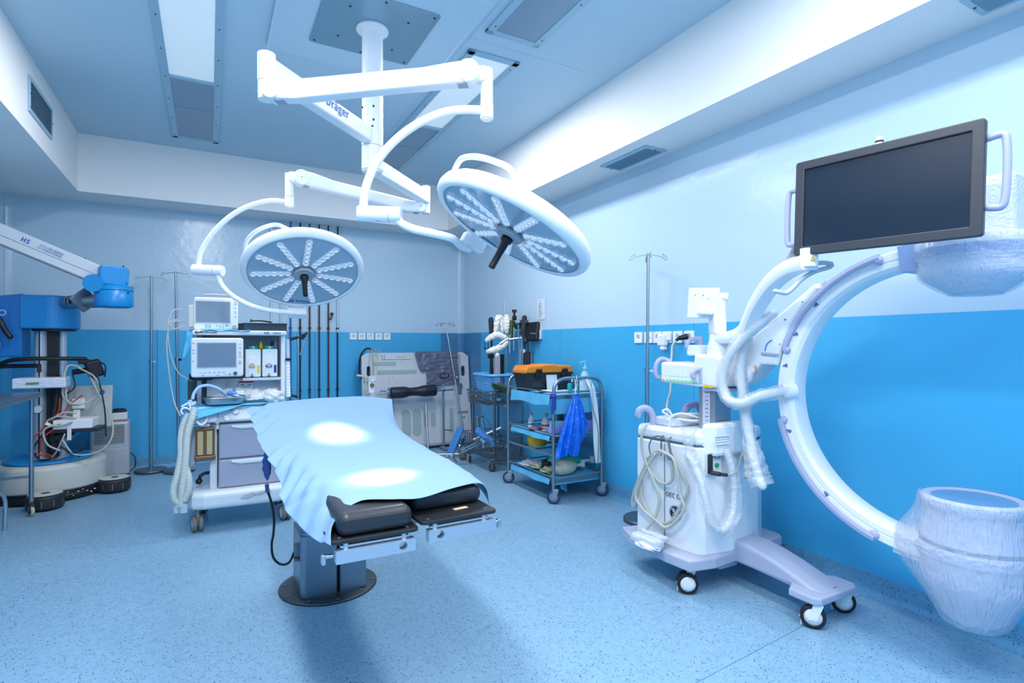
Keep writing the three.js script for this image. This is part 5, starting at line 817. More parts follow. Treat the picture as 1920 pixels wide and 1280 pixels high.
// drip stands
function dripStand(label, pos, h, tiltX, tiltZ, br, turn, hooks, pr = 1) {
  const t = thing('drip_stand', label, 'drip stand', pos, turn, 'drip stands'), top = [tiltX, h, tiltZ], mid = [tiltX * 0.55, h * 0.56, tiltZ * 0.55];
  mesh('base', lathe([[0, 0], [br, 0], [br, 0.022], [br - 0.01, 0.03], [0.03, 0.036], [0, 0.036]], 0, 0, 0, 40), M(0x6d767e, 0.35, 0.7), t);
  mesh('lower_pole', rod([0, 0.03, 0], mid, 0.0155 * pr, 16), mSteel, t); mesh('upper_pole', rod(mid, top, 0.0115 * pr, 16), mSteel, t);
  mesh('collar', [cyl(0.02, 0.04, mid[0], mid[1], mid[2], 18)], mSteel, t); mesh('collar_knob', rod([mid[0], mid[1], mid[2]], [mid[0] + 0.035, mid[1], mid[2] + 0.02], 0.011), hooks === 2 ? mBlack : mClear, t);
  for (let k = 0; k < hooks; k++) {
    const a = 0.2 + k * 2 * PI / hooks, c = Math.cos(a), s = Math.sin(a), q = (r, y) => [tiltX + r * c, h + y, tiltZ + r * s];
    mesh('hook', tube([q(0, -0.012), q(0.06, -0.018), q(0.1, -0.03), q(0.125, -0.05), q(0.138, -0.045), q(0.13, -0.03), q(0.1, -0.008)], 0.003, { n: 36, k: 6 }), mSteel, t);
  }
  return t;
}
dripStand('steel drip stand on a round base between the dehumidifier and the machine', [-0.517, 0, -6.71], 2.0, 0, 0, 0.143, 0.2, 4);
dripStand('drip stand right behind the ribbed hoses, with a black collar knob', [-0.265, 0, -6.57], 2.04, -0.035, 0, 0.14, 0, 2);
dripStand('steel drip stand standing between the instrument trolley and the x-ray machine', [2.82, 0, -3.09], 1.97, 0.02, 0, 0.165, -0.4, 4);
// ---------- transfer board against the back wall, and what leans before it ----------
{
  const W = 1.392, H = 1.17, B = thing('patient_board', 'large grey-white patient board with sage strips leaning against the back wall', 'board', [1.593, 0.03, -6.53]);
  B.rotation.x = -0.11;
  const s = shape([[0, 0.02], [0.03, 0], [W - 0.03, 0], [W, 0.02], [W, H - 0.05], [W - 0.075, H], [0.07, H], [0, H - 0.045]], [rrect(0.045, 0.12, 0.0224, 0.082, 0.95).reverse(), rrect(0.052, 0.135, 0.0255, W - 0.08, 0.925).reverse()]);
  mesh('panel', ext(s, 0.036, 0.004), M(0xc9cdd2, 0.42), B);
  mesh('lower_edge', box(W - 0.06, 0.03, 0.05, W / 2, 0.02, 0.004, 0.006), M(0xa5aab2, 0.45), B);
  const sg = M(0x9db0ae, 0.55), strip = (x, y, w, h, shp) => mesh('sage_patch', at(shp ? ext(shp, 0.003, 0) : box(w, h, 0.003, 0, 0, 0, 0.001), x, y, 0.0195), sg, B);
  strip(0.27, 1.035, 0.3, 0.05); strip(0.43, 0.93, 0.5, 0.05); strip(0.36, 0.42, 0.04, 0.42); strip(1.18, 0.96, 0.04, 0.3); strip(1.12, 0.3, 0.052, 0.3); strip(1.25, 1.0, 0.06, 0.27); strip(1.23, 0.68, 0.035, 0.3);
  const oct = (w, h, c) => [[-w / 2, -h / 2 + c], [-w / 2 + c, -h / 2], [w / 2 - c, -h / 2], [w / 2, -h / 2 + c], [w / 2, h / 2 - c], [w / 2 - c, h / 2], [-w / 2 + c, h / 2], [-w / 2, h / 2 - c]];
  strip(0.525, 0.3, 0, 0, oct(0.108, 0.33, 0.03)); strip(0.66, 0.305, 0, 0, oct(0.108, 0.33, 0.03)); strip(0.778, 0.325, 0, 0, rrect(0.06, 0.18, 0.028)); strip(0.875, 0.325, 0, 0, rrect(0.06, 0.18, 0.028));
  for (const [x, y] of [[0.33, 0.87], [0.375, 0.87], [0.33, 0.835], [0.375, 0.835], [0.42, 0.8], [0.465, 0.8], [0.48, 1.05], [0.51, 1.05], [0.585, 0.39], [0.62, 0.39], [0.585, 0.35], [0.62, 0.35], [0.825, 0.35], [0.825, 0.385], [1.21, 0.56]]) mesh('screw_hole', cyl(0.0045, 0.003, x, y, 0.0195, 8, 0.0045, PI / 2), M(0x6a727a, 0.6), B);
  mesh('routed_groove', [box(0.33, 0.005, 0.003, 0.44, 1.085, 0.019, 0), box(0.005, 0.06, 0.003, 0.278, 1.115, 0.019, 0), box(0.005, 0.06, 0.003, 0.248, 1.115, 0.019, 0), box(0.035, 0.005, 0.003, 0.262, 1.085, 0.019, 0)], mSeamDark, B);
  mesh('faded_mark', box(0.1, 0.022, 0.002, 0.49, 1.12, 0.019, 0), M(0xbfc1ae, 0.6), B);
  mesh('metal_catch', [box(0.05, 0.14, 0.02, 1.245, 0.7, 0.028, 0.004), rod([1.28, 0.76, 0.03], [1.28, 0.7, 0.03], 0.006)], mBrushed, B);
  mesh('info_label', plate(0.14, 0.155, 1.285, 0.33, 0.0195), print(0.14, 0.155, (x, w, h) => { x.fillStyle = '#c6ced8'; x.fillRect(0, 0, w, h); x.fillStyle = '#76828f'; x.fillRect(0, 0, w, 58); x.fillStyle = '#a9b8cb'; x.fillRect(60, 110, 110, 60); x.fillStyle = '#3d4e63'; x.fillRect(120, 140, 50, 26); x.strokeStyle = '#98a5b3'; x.strokeRect(3, 3, w - 6, h - 6); x.fillStyle = '#8e9cab'; for (let i = 0; i < 5; i++) x.fillRect(20 + i * 46, 20, 30, 18); }), B);
  // grey bag hanging over the board's top edge
  const bag = thing('grey_bag', 'crumpled grey plastic bag with dark oval lettering hung over the patient board', 'plastic bag', [2.24, 0.78, -6.6]);
  const g = new THREE.Group(); bag.rotation.x = -0.11;
  mesh('sheet', [cloth((u, v) => { const x = 0.14 + 0.44 * u + 0.01 * Math.sin(v * 7), y = 0.43 * v; return [x, y - 0.012 * Math.sin(u * 6) * (1 - v), 0.03 + 0.016 * noise2(u * 9, v * 12) + 0.012 * noise2(u * 5 + 9, v * 22) + (v > 0.97 ? -0.01 : 0)]; }, 40, 50, 0.002), cloth((u, v) => [0.0 + 0.15 * u + 0.05 * (1 - u) * (1 - v), 0.43 - (0.05 + 0.2 * Math.sin(PI * (0.25 + 0.5 * u))) * (1 - v) - 0.02 * u * (1 - v), 0.034 + 0.014 * noise2(u * 6, v * 9)], 16, 16, 0.002)], M(0x63677d, 0.22, 0), bag);
  mesh('printed_oval', at(ext(circ(0.034, 0, 0, 28).map(([x, y]) => [x * 2, y]), 0.002, 0), 0.38, 0.115, 0.058), M(0x262a38, 0.4), bag);
  mesh('lettering', at(text('NM', 0.042), 0.38, 0.115, 0.059), M(0x7b80a0, 0.4), bag);
  // bolster on its chrome stand
  const S = thing('bolster_stand', 'black padded roller on a chrome bar with uprights before the patient board', 'bolster', [2.16, 0, -6.4]);
  mesh('crossbar', rod([-0.44, 0.722, 0], [0.52, 0.735, 0], 0.014, 16), mChrome, S);
  mesh('roller', at(lathe([[0, -0.285], [0.06, -0.285], [0.068, -0.272], [0.07, -0.15], [0.066, -0.1], [0.052, -0.06], [0.05, 0.0], [0.055, 0.06], [0.068, 0.12], [0.07, 0.15], [0.07, 0.268], [0.064, 0.28], [0, 0.28]], 0, 0, 0, 32), 0.0, 0.729, 0, 0, 0, -PI / 2 + 0.02), M(0x1c2130, 0.4), S);
  for (const x of [-0.31, 0.38]) { mesh('upright', rod([x, 0.03, x > 0 ? 0.02 : 0], [x, 0.725, 0], 0.0135, 14), mSteel, S); mesh('clamp', [box(0.05, 0.04, 0.04, x, 0.73, 0, 0.008), rod([x, 0.75, 0], [x, 0.79, 0], 0.008), sph(0.012, x, 0.79, 0), box(0.08, 0.025, 0.02, x - 0.06, 0.75, -0.01, 0.004)], mChrome, S); }
  mesh('foot_plate', box(0.06, 0.03, 0.2, 0.38, 0.018, 0.04, 0.005), mSteel, S); mesh('side_arm', rod([0.39, 0.24, 0], [0.5, 0.225, 0], 0.009), mSteel, S);
  single('steel_rod', [rod([0, 0, 0], [0.03, 0.55, -0.17], 0.0115, 14)], mSteel, 'bare steel rod leaning before the sage patches of the patient board', 'rod', [2.31, 0.012, -6.3]);
  // suction regulator hanging on the board's left end
  const q = thing('suction_regulator', 'white suction regulator with round gauge hanging by cords at the patient board', 'regulator', [1.64, 0.72, -6.36]);
  mesh('body', [box(0.075, 0.2, 0.06, 0.0, 0.11, 0, 0.02)], mWhite, q); mesh('gauge', [cyl(0.033, 0.03, 0.002, 0.185, 0.03, 28, 0.033, PI / 2)], mWhite, q);
  mesh('dial', plate(0.05, 0.05, 0.002, 0.185, 0.0465), print(0.05, 0.05, (c, w, h) => { c.clearRect(0, 0, w, h); c.fillStyle = '#f2f5f7'; c.beginPath(); c.arc(w / 2, h / 2, w * 0.49, 0, 7); c.fill(); c.strokeStyle = '#2d6fb0'; c.lineWidth = 12; c.beginPath(); c.arc(w / 2, h / 2, w * 0.38, 2.2, 7); c.stroke(); c.strokeStyle = '#222'; c.lineWidth = 6; c.beginPath(); c.moveTo(w * 0.3, h * 0.3); c.lineTo(w * 0.6, h * 0.65); c.stroke(); }, { clear: true, px: 128 }), q);
  mesh('knob', cyl(0.024, 0.03, 0.0, 0.11, 0.04, 24, 0.022, PI / 2), M(0x8a7a52, 0.4, 0.6), q); mesh('bowl', [cyl(0.03, 0.09, 0.01, -0.03, 0, 22, 0.032), torus(0.03, 0.004, 0.01, 0.01, 0, PI / 2)], mClear, q);
  mesh('hose', tube([[0.0, 0.01, 0], [-0.06, 0.02, 0], [-0.075, 0.09, 0], [-0.05, 0.16, -0.01]], 0.009), M(0xaebfae, 0.4), q);
  mesh('hanging_cords', [tube([[0.015, 0.21, 0], [0.03, 0.33, -0.05], [0.045, 0.48, -0.14], [0.05, 0.51, -0.19]], 0.007), tube([[0.03, 0.23, 0], [0.045, 0.35, -0.06], [0.06, 0.5, -0.15], [0.14, 0.475, -0.18], [0.15, 0.5, -0.19], [0.05, 0.52, -0.2]], 0.006), tube([[0.03, 0.4, -0.08], [0.075, 0.32, -0.06], [0.07, 0.28, -0.04]], 0.004)], M(0xa7a493, 0.5), q);
  const k = thing('black_hose', 'coiled black hose hooked behind the left end of the patient board', 'hose', [1.62, 0.93, -6.66]);
  mesh('coil', [tube([[0.11, 0.3, 0.02], [0.05, 0.32, 0.0], [-0.02, 0.25, 0], [-0.045, 0.1, 0], [-0.03, -0.03, 0.01], [0.02, -0.05, 0.02], [0.06, 0.05, 0.0], [0.06, 0.2, 0]], 0.012, { n: 60 })], mBlack, k);
  mesh('coupling', [rod([-0.09, 0.0, 0.06], [-0.02, -0.01, 0.07], 0.016), box(0.05, 0.05, 0.03, 0.015, -0.05, 0.08, 0.004)], M(0xb7c0c6, 0.4, 0.3), k);
}
dripStand('thin drip stand leaning into the back corner across the patient board', [2.79, 0, -6.26], 1.58, -0.04, -0.36, 0.02, 0.3, 4, 0.6);
// ---------- stainless trolley by the right wall ----------
{
  const T = thing('instrument_trolley', 'stainless three-shelf trolley with hooped end frames by the right wall', 'trolley', [2.705, 0, -4.165]);
  const mSt = M(0x9aa2aa, 0.34, 0.9), w = 0.245, L = 0.385, hoop = (z) => tube([[-w, 0.11, z], [-w, 0.5, z], [-w, 0.9, z], [-w + 0.02, 0.975, z], [-w + 0.085, 1.012, z], [0, 1.015, z], [w - 0.085, 1.012, z], [w - 0.02, 0.975, z], [w, 0.9, z], [w, 0.5, z], [w, 0.11, z]], 0.0145, { n: 110, k: 12 });
  for (const z of [-L, L]) mesh('end_hoop', hoop(z), mSt, T);
  for (const [y, yr] of [[0.865, 0.905], [0.525, 0.565], [0.175, 0.21]]) {
    const s = mesh('shelf', [box(2 * w - 0.03, 0.022, 2 * L - 0.03, 0, y, 0, 0.004), box(2 * w - 0.02, 0.032, 0.012, 0, y, L - 0.02, 0.002), box(0.012, 0.032, 2 * L - 0.02, -w + 0.012, y, 0, 0.002)], mSt, T);
    for (const z of [-L, L]) mesh('guard_rail', rod([-w, yr, z], [w, yr, z], 0.006), mSt, s);
    for (const x of [-w, w]) mesh('guard_rail', rod([x, yr, -L], [x, yr, L], 0.006), mSt, s);
  }
  mesh('cross_tie', [rod([-w, 0.39, -L], [-w, 0.39, L], 0.01), rod([w, 0.39, -L], [w, 0.39, L], 0.01), rod([-w, 0.39, 0.05], [w, 0.39, 0.05], 0.008), rod([-w, 0.39, -0.15], [w, 0.39, -0.15], 0.008)], mSt, T);
  for (const [x, z, t] of [[-w, -L, 1.0], [-w, L, 0.85], [w, L, 0.8], [w, -L, 0.3]]) caster(T, x, z, 0.055, t, { w: 0.022, tyre: M(0x1d3a66, 0.6), hub: M(0x8e98a3, 0.4, 0.4), fork: M(0xa7adb3, 0.4, 0.8), top: 0.125 });
  const at0 = [2.705, 0, -4.165], P = (x, y, z) => [at0[0] + x, y, at0[2] + z];
  const sheetOn = (label, y, dropF, dropL, amp) => single('shelf_cloth', [cloth((u, v) => { // across x then down the front end
    const x = lerp(-w + 0.02, w - 0.015, u), s = v * (0.72 + dropF); const z = s < 0.72 ? -0.36 + s : 0.362, dy = s < 0.72 ? 0 : -(s - 0.72);
    return [x, dy + 0.004 + amp * noise2(u * 6, v * 9), z + (dy < 0 ? 0.012 * Math.sin(u * 11) * -dy * 4 : 0) + 0.002]; }, 24, 40, 0.002),
    cloth((u, v) => [-w + 0.004 - 0.012 * v + 0.004 * Math.sin(u * 17) * v, 0.004 - dropL * v * (0.92 + 0.08 * Math.sin(2 + u * 9)), lerp(-0.33, 0.33, u)], 30, 10, 0.002)], mDisp, label, 'surgical drape', P(0, y, 0));
  sheetOn('light blue cloth on the top trolley shelf, hanging in front under the blue bag', 0.878, 0.16, 0.1, 0.004);
  sheetOn('light blue cloth lining the middle trolley shelf with the vials on it', 0.538, 0.03, 0.045, 0.003);
  sheetOn('light blue cloth lining the lowest trolley shelf under the resuscitator bags', 0.188, 0.05, 0.055, 0.004);
  single('hanging_cloth', [cloth((u, v) => [0.12 * (u - 0.5) + 0.03 * v, -0.13 * v * (0.6 + 0.4 * u), 0.012 * Math.sin(u * 6) * v], 14, 10, 0.002)], mDisp, 'loose blue cloth corner hanging below the lowest trolley shelf', 'surgical drape', P(-0.1, 0.17, 0.3), 0.5);
  // top shelf
  const tb = thing('toolbox', 'black toolbox with an orange lid on the top trolley shelf', 'toolbox', P(-0.02, 0.886, -0.14), -0.03);
  const tub = (wa, wb, da, db, h) => { const g = new THREE.BoxGeometry(1, 1, 1, 1, 1, 1), p = g.attributes.position; for (let i = 0; i < p.count; i++) { const t = p.getY(i) + 0.5; p.setXYZ(i, p.getX(i) * lerp(wa, wb, t), t * h, p.getZ(i) * lerp(da, db, t)); } g.computeVertexNormals(); return g; };
  mesh('tub', [tub(0.43, 0.48, 0.2, 0.24, 0.155), box(0.5, 0.014, 0.25, 0, 0.15, 0, 0.004)], M(0x20262e, 0.5), tb);
  mesh('lid', [at(ext([[-0.25, 0], [0.25, 0], [0.25, 0.022], [0.225, 0.062], [0.08, 0.066], [0.06, 0.074], [-0.06, 0.074], [-0.08, 0.066], [-0.225, 0.062], [-0.25, 0.022]], 0.255, 0.012), 0, 0.158, 0)], mOrange, tb);
  for (const x of [-0.115, 0.155]) mesh('latch', [box(0.066, 0.072, 0.022, x, 0.148, 0.128, 0.008), box(0.05, 0.02, 0.012, x, 0.136, 0.142, 0.004), ...[0, 1, 2, 3, 4].map((k) => box(0.006, 0.018, 0.006, x - 0.024 + k * 0.012, 0.186, 0.138, 0.001))], mBlack, tb);
  mesh('side_relief', [at(ext([[-0.1, 0], [0.02, 0], [0.0, 0.05], [-0.06, 0.075], [-0.1, 0.07]], 0.006, 0.002), -0.08, 0.03, 0.112, -0.12)], M(0x2a3038, 0.6), tb);
  mesh('paper_label', box(0.11, 0.14, 0.003, 0.022, 0.075, 0.124, 0, -0.12, 0, 0), M(0xdfe4ea, 0.6), tb);
  const bo = thing('pump_bottle', 'tall pale aqua pump bottle on the trolley corner nearest the wall', 'bottle', P(0.155, 0.884, 0.27));
  mesh('body', lathe([[0, 0], [0.044, 0], [0.047, 0.006], [0.047, 0.1], [0.045, 0.12], [0.034, 0.16], [0.018, 0.185], [0.016, 0.195], [0, 0.195]], 0, 0, 0, 28), M(0xa8e0ec, 0.3, 0, { transmission: 0.25, thickness: 0 }), bo);
  mesh('pump', [lathe([[0, 0.19], [0.02, 0.19], [0.02, 0.215], [0.008, 0.225], [0.006, 0.262], [0, 0.262]], 0, 0, 0, 18), box(0.03, 0.012, 0.018, 0, 0.265, 0, 0.004), rod([0, 0.266, 0], [-0.05, 0.262, 0.01], 0.006), rod([-0.05, 0.262, 0.01], [-0.054, 0.248, 0.01], 0.005)], M(0x8fd4e6, 0.3), bo);
  mesh('label', cyl(0.0478, 0.07, 0, 0.055, 0, 28), M(0xd9e6f2, 0.4), bo);
  for (const [x, z, r, h, c, l] of [[-0.025, 0.3, 0.021, 0.075, 0x19b7b4, 'small teal bottle with a dark cap behind the trolley hoop'], [0.045, 0.31, 0.017, 0.07, 0x2a9d9c, 'small teal bottle half hidden by the white webbing strap']]) { const b = thing('small_bottle', l, 'bottle', P(x, 0.884, z)); mesh('body', lathe([[0, 0], [r, 0], [r, h], [r * 0.6, h + 0.012], [0, h + 0.012]], 0, 0, 0, 20), M(c, 0.25), b); mesh('cap', cyl(r * 0.62, 0.02, 0, h + 0.02, 0, 16), mDark, b); }
  single('tube_carton', box(0.14, 0.03, 0.04, 0, 0.015, 0, 0.004), mOff, 'white carton with blue print lying on the trolley top inside the hoop', 'box', P(-0.13, 0.884, 0.31), 0.1);
  single('clear_jar', [cyl(0.013, 0.045, 0, 0.023, 0, 16)], mClear, 'tiny clear jar standing between the two teal bottles', 'jar', P(0.012, 0.884, 0.335));
  single('paper_wipes', cloth((u, v) => [0.2 * (u - 0.5), 0.006 + 0.014 * noise2(u * 5, v * 4), 0.09 * (v - 0.5)], 14, 8, 0.002), mOff, 'thin crumpled white sheet at the edge of the trolley top under the toolbox label', 'paper', P(-0.15, 0.884, 0.12), 0.2);
  single('tourniquet', [box(0.035, 0.05, 0.04, 0, 0, 0, 0.012), box(0.012, 0.1, 0.03, 0.01, -0.06, 0, 0.004, 0.1, 0, 0.05), box(0.01, 0.13, 0.028, -0.014, -0.075, 0.008, 0.004, 0, 0, -0.04), torus(0.019, 0.008, 0, 0, 0, PI / 2)], M(0x2f35a8, 0.5), 'dark blue strap tied round the trolley corner post', 'strap', P(-w, 0.875, L));
  // blue bag and webbing hung on the end hoop
  const bb = thing('blue_bag', 'shiny blue plastic bag tied by a white string to the trolley rail', 'plastic bag', P(-0.05, 0.37, 0.42));
  mesh('film', cloth((u, v) => { const a = (u - 0.5) * 2, k = Math.pow(v, 0.7), fold = 0.018 * Math.sin(u * 26) * k + 0.014 * noise2(u * 9, v * 7) * k; return [-0.03 * v + a * (0.012 + 0.145 * k) + 0.05 * k * (a > 0 ? 0.25 : -0.2) - 0.02 * k, 0.52 - (0.5 - 0.22 * sstep(-0.1, 1, a) * k) * v - 0.02 * Math.sin(u * 13) * v, 0.012 + 0.045 * (1 - a * a) * Math.sin(PI * Math.min(1, v * 0.8)) + fold]; }, 60, 40, 0.0015), M(0x0d6ae2, 0.12, 0, { bumpMap: mWrap.bumpMap, bumpScale: 0.008 }), bb);
  mesh('string', [tube([[-0.002, 0.5, 0.01], [0.0, 0.56, -0.005], [0.01, 0.63, -0.02], [0.0, 0.66, -0.03], [-0.03, 0.62, -0.015]], 0.003), tube([[0.0, 0.55, 0], [0.015, 0.6, 0], [0.02, 0.67, -0.02]], 0.0025)], mWhite, bb);
  const ws = thing('webbing_strap', 'white webbing strap with a green line hanging over the trolley hoop', 'strap', P(0.1, 0.3, 0.41));
  mesh('webbing', [cloth((u, v) => { const y = 0.72 - 0.72 * v; return [lerp(-0.035, 0.025, u) + 0.09 * v + 0.008 * Math.sin(v * 5), y, -0.03 + 0.05 * Math.min(1, v * 8) + 0.006 * Math.sin(u * 5 + v * 6)]; }, 6, 40, 0.003)], M(0xdce2e6, 0.7), ws);
  mesh('green_line', tube([[0.0, 0.68, 0.018], [0.005, 0.5, 0.028], [0.06, 0.3, 0.03], [0.068, 0.1, 0.03], [0.06, -0.03, 0.03]], 0.0035, { n: 30, k: 6 }), M(0x1c8f7e, 0.4), ws);
  // middle shelf
  for (const [x, z, h, r, c, l] of [[-0.17, -0.1, 0.125, 0.026, 0x4f87b8, 'clear glass vial with a blue label on the middle trolley shelf'], [-0.09, 0.02, 0.125, 0.037, 0xd83a4a, 'wide glass bottle with a red label on the middle trolley shelf']]) {
    const b = thing('glass_bottle', l, 'bottle', P(x, 0.545, z)); mesh('glass', lathe([[0, 0], [r, 0], [r, h * 0.6], [r * 0.85, h * 0.72], [r * 0.4, h * 0.86], [r * 0.38, h], [0, h]], 0, 0, 0, 24), M(0xdce8ee, 0.08, 0, { transparent: true, opacity: 0.45 }), b);
    mesh('label', [cyl(r * 1.012, h * 0.36, 0, h * 0.3, 0, 24)], mOff, b); mesh('label_band', cyl(r * 1.02, h * 0.14, 0, h * 0.32, 0, 24), M(c, 0.5), b); mesh('cap', [cyl(r * 0.48, 0.022, 0, h + 0.008, 0, 18)], mSteel, b); }
  single('light_blue_box', box(0.15, 0.05, 0.08, 0, 0.025, 0, 0.003), M(0x8cc4ea, 0.5), 'light blue carton stacked on the lilac one behind the trolley post', 'box', P(-0.12, 0.606, 0.28), 0.12);
  single('lilac_box', box(0.17, 0.06, 0.1, 0, 0.03, 0, 0.003), M(0x9aa0e8, 0.5), 'lilac carton under the light blue one behind the trolley post', 'box', P(-0.12, 0.545, 0.28), 0.12);
  single('violet_box', box(0.1, 0.1, 0.18, 0, 0.05, 0, 0.003), M(0x8b93dd, 0.5), 'violet carton on the wall side of the middle trolley shelf', 'box', P(0.17, 0.545, 0.22));
  single('black_cap_jar', [cyl(0.025, 0.05, 0, 0.025, 0, 18), cyl(0.018, 0.025, 0, 0.06, 0, 16)], mDark, 'small black-capped jar on top of the cartons on the middle trolley shelf', 'jar', P(-0.1, 0.657, 0.27));
  for (const [x, z, a, l, c] of [[-0.13, 0.13, 0.4, 'clear film pouch lying flat before the cartons on the middle trolley shelf', mPack], [-0.18, 0.0, -0.2, 'red and white pouch at the foot of the blue-labelled vial', M(0xb85c64, 0.4)]]) single('pouch', lump(0.07, 0.012, 0.05, 0, 0.014, 0, 0.2, 5, 18), c, l, 'packaging', P(x, 0.545, z), a);
  // basin on the ties, bottom shelf
  single('yellow_basin', lathe([[0, 0], [0.075, 0], [0.08, 0.004], [0.092, 0.085], [0.096, 0.09], [0.092, 0.092], [0.086, 0.084], [0.075, 0.01], [0, 0.008]], 0, 0, 0, 36), M(0xd9a318, 0.4), 'yellow plastic basin resting on the trolley ties under the middle shelf', 'basin', P(-0.135, 0.4, -0.05));
  const amb = (label, x, z, c, turn, sc) => { const a = thing('resuscitator_bag', label, 'resuscitator bag', P(x, 0.2 + 0.062 * sc, z), turn); mesh('bag', lathe([[0, -0.13], [0.02, -0.13], [0.026, -0.11], [0.05, -0.09], [0.062, -0.05], [0.064, 0.01], [0.058, 0.06], [0.04, 0.095], [0.02, 0.11], [0.018, 0.13], [0, 0.13]].map(([r, y]) => [r * sc, y * sc]), 0, 0, 0, 36, 0, 0, -PI / 2), c, a); mesh('valve', [rod([0.125 * sc, 0, 0], [0.2 * sc, 0, 0], 0.014), cyl(0.022, 0.05, 0.2 * sc, 0.005, 0, 18), torus(0.02, 0.004, 0.2 * sc, 0.03, 0, PI / 2)], mClear, a); return a; };
  amb('cream resuscitator bag lying at the front of the lowest trolley shelf', -0.07, 0.29, M(0xc9c7ad, 0.4), 0.1, 1);
  amb('green resuscitator bag behind the cream one on the lowest trolley shelf', 0.02, 0.16, M(0x1fa38d, 0.35), -0.3, 1.25);
  single('black_mask', lump(0.06, 0.06, 0.06, 0, 0.05, 0, 0.1, 3, 20), mBlack, 'black rubber mask behind the trolley post on the lowest shelf', 'mask', P(-0.12, 0.2, 0.1));
  for (const [x, z, rx, rz, l, c] of [[-0.14, -0.14, 0.1, 0.1, 'clear bag with pale contents at the back of the lowest trolley shelf', mPack], [-0.11, 0.0, 0.1, 0.08, 'flat bag of yellowish tubing on the lowest trolley shelf', M(0xb7bfa6, 0.25)], [-0.15, 0.17, 0.07, 0.07, 'small bag of yellow-green tubing by the front trolley post', M(0xa7b08a, 0.22)]]) single('tubing_bag', lump(rx, 0.032, rz, 0, 0.03, 0, 0.22, 5, 28, rx * 40), c, l, 'plastic bag', P(x, 0.194, z));
}
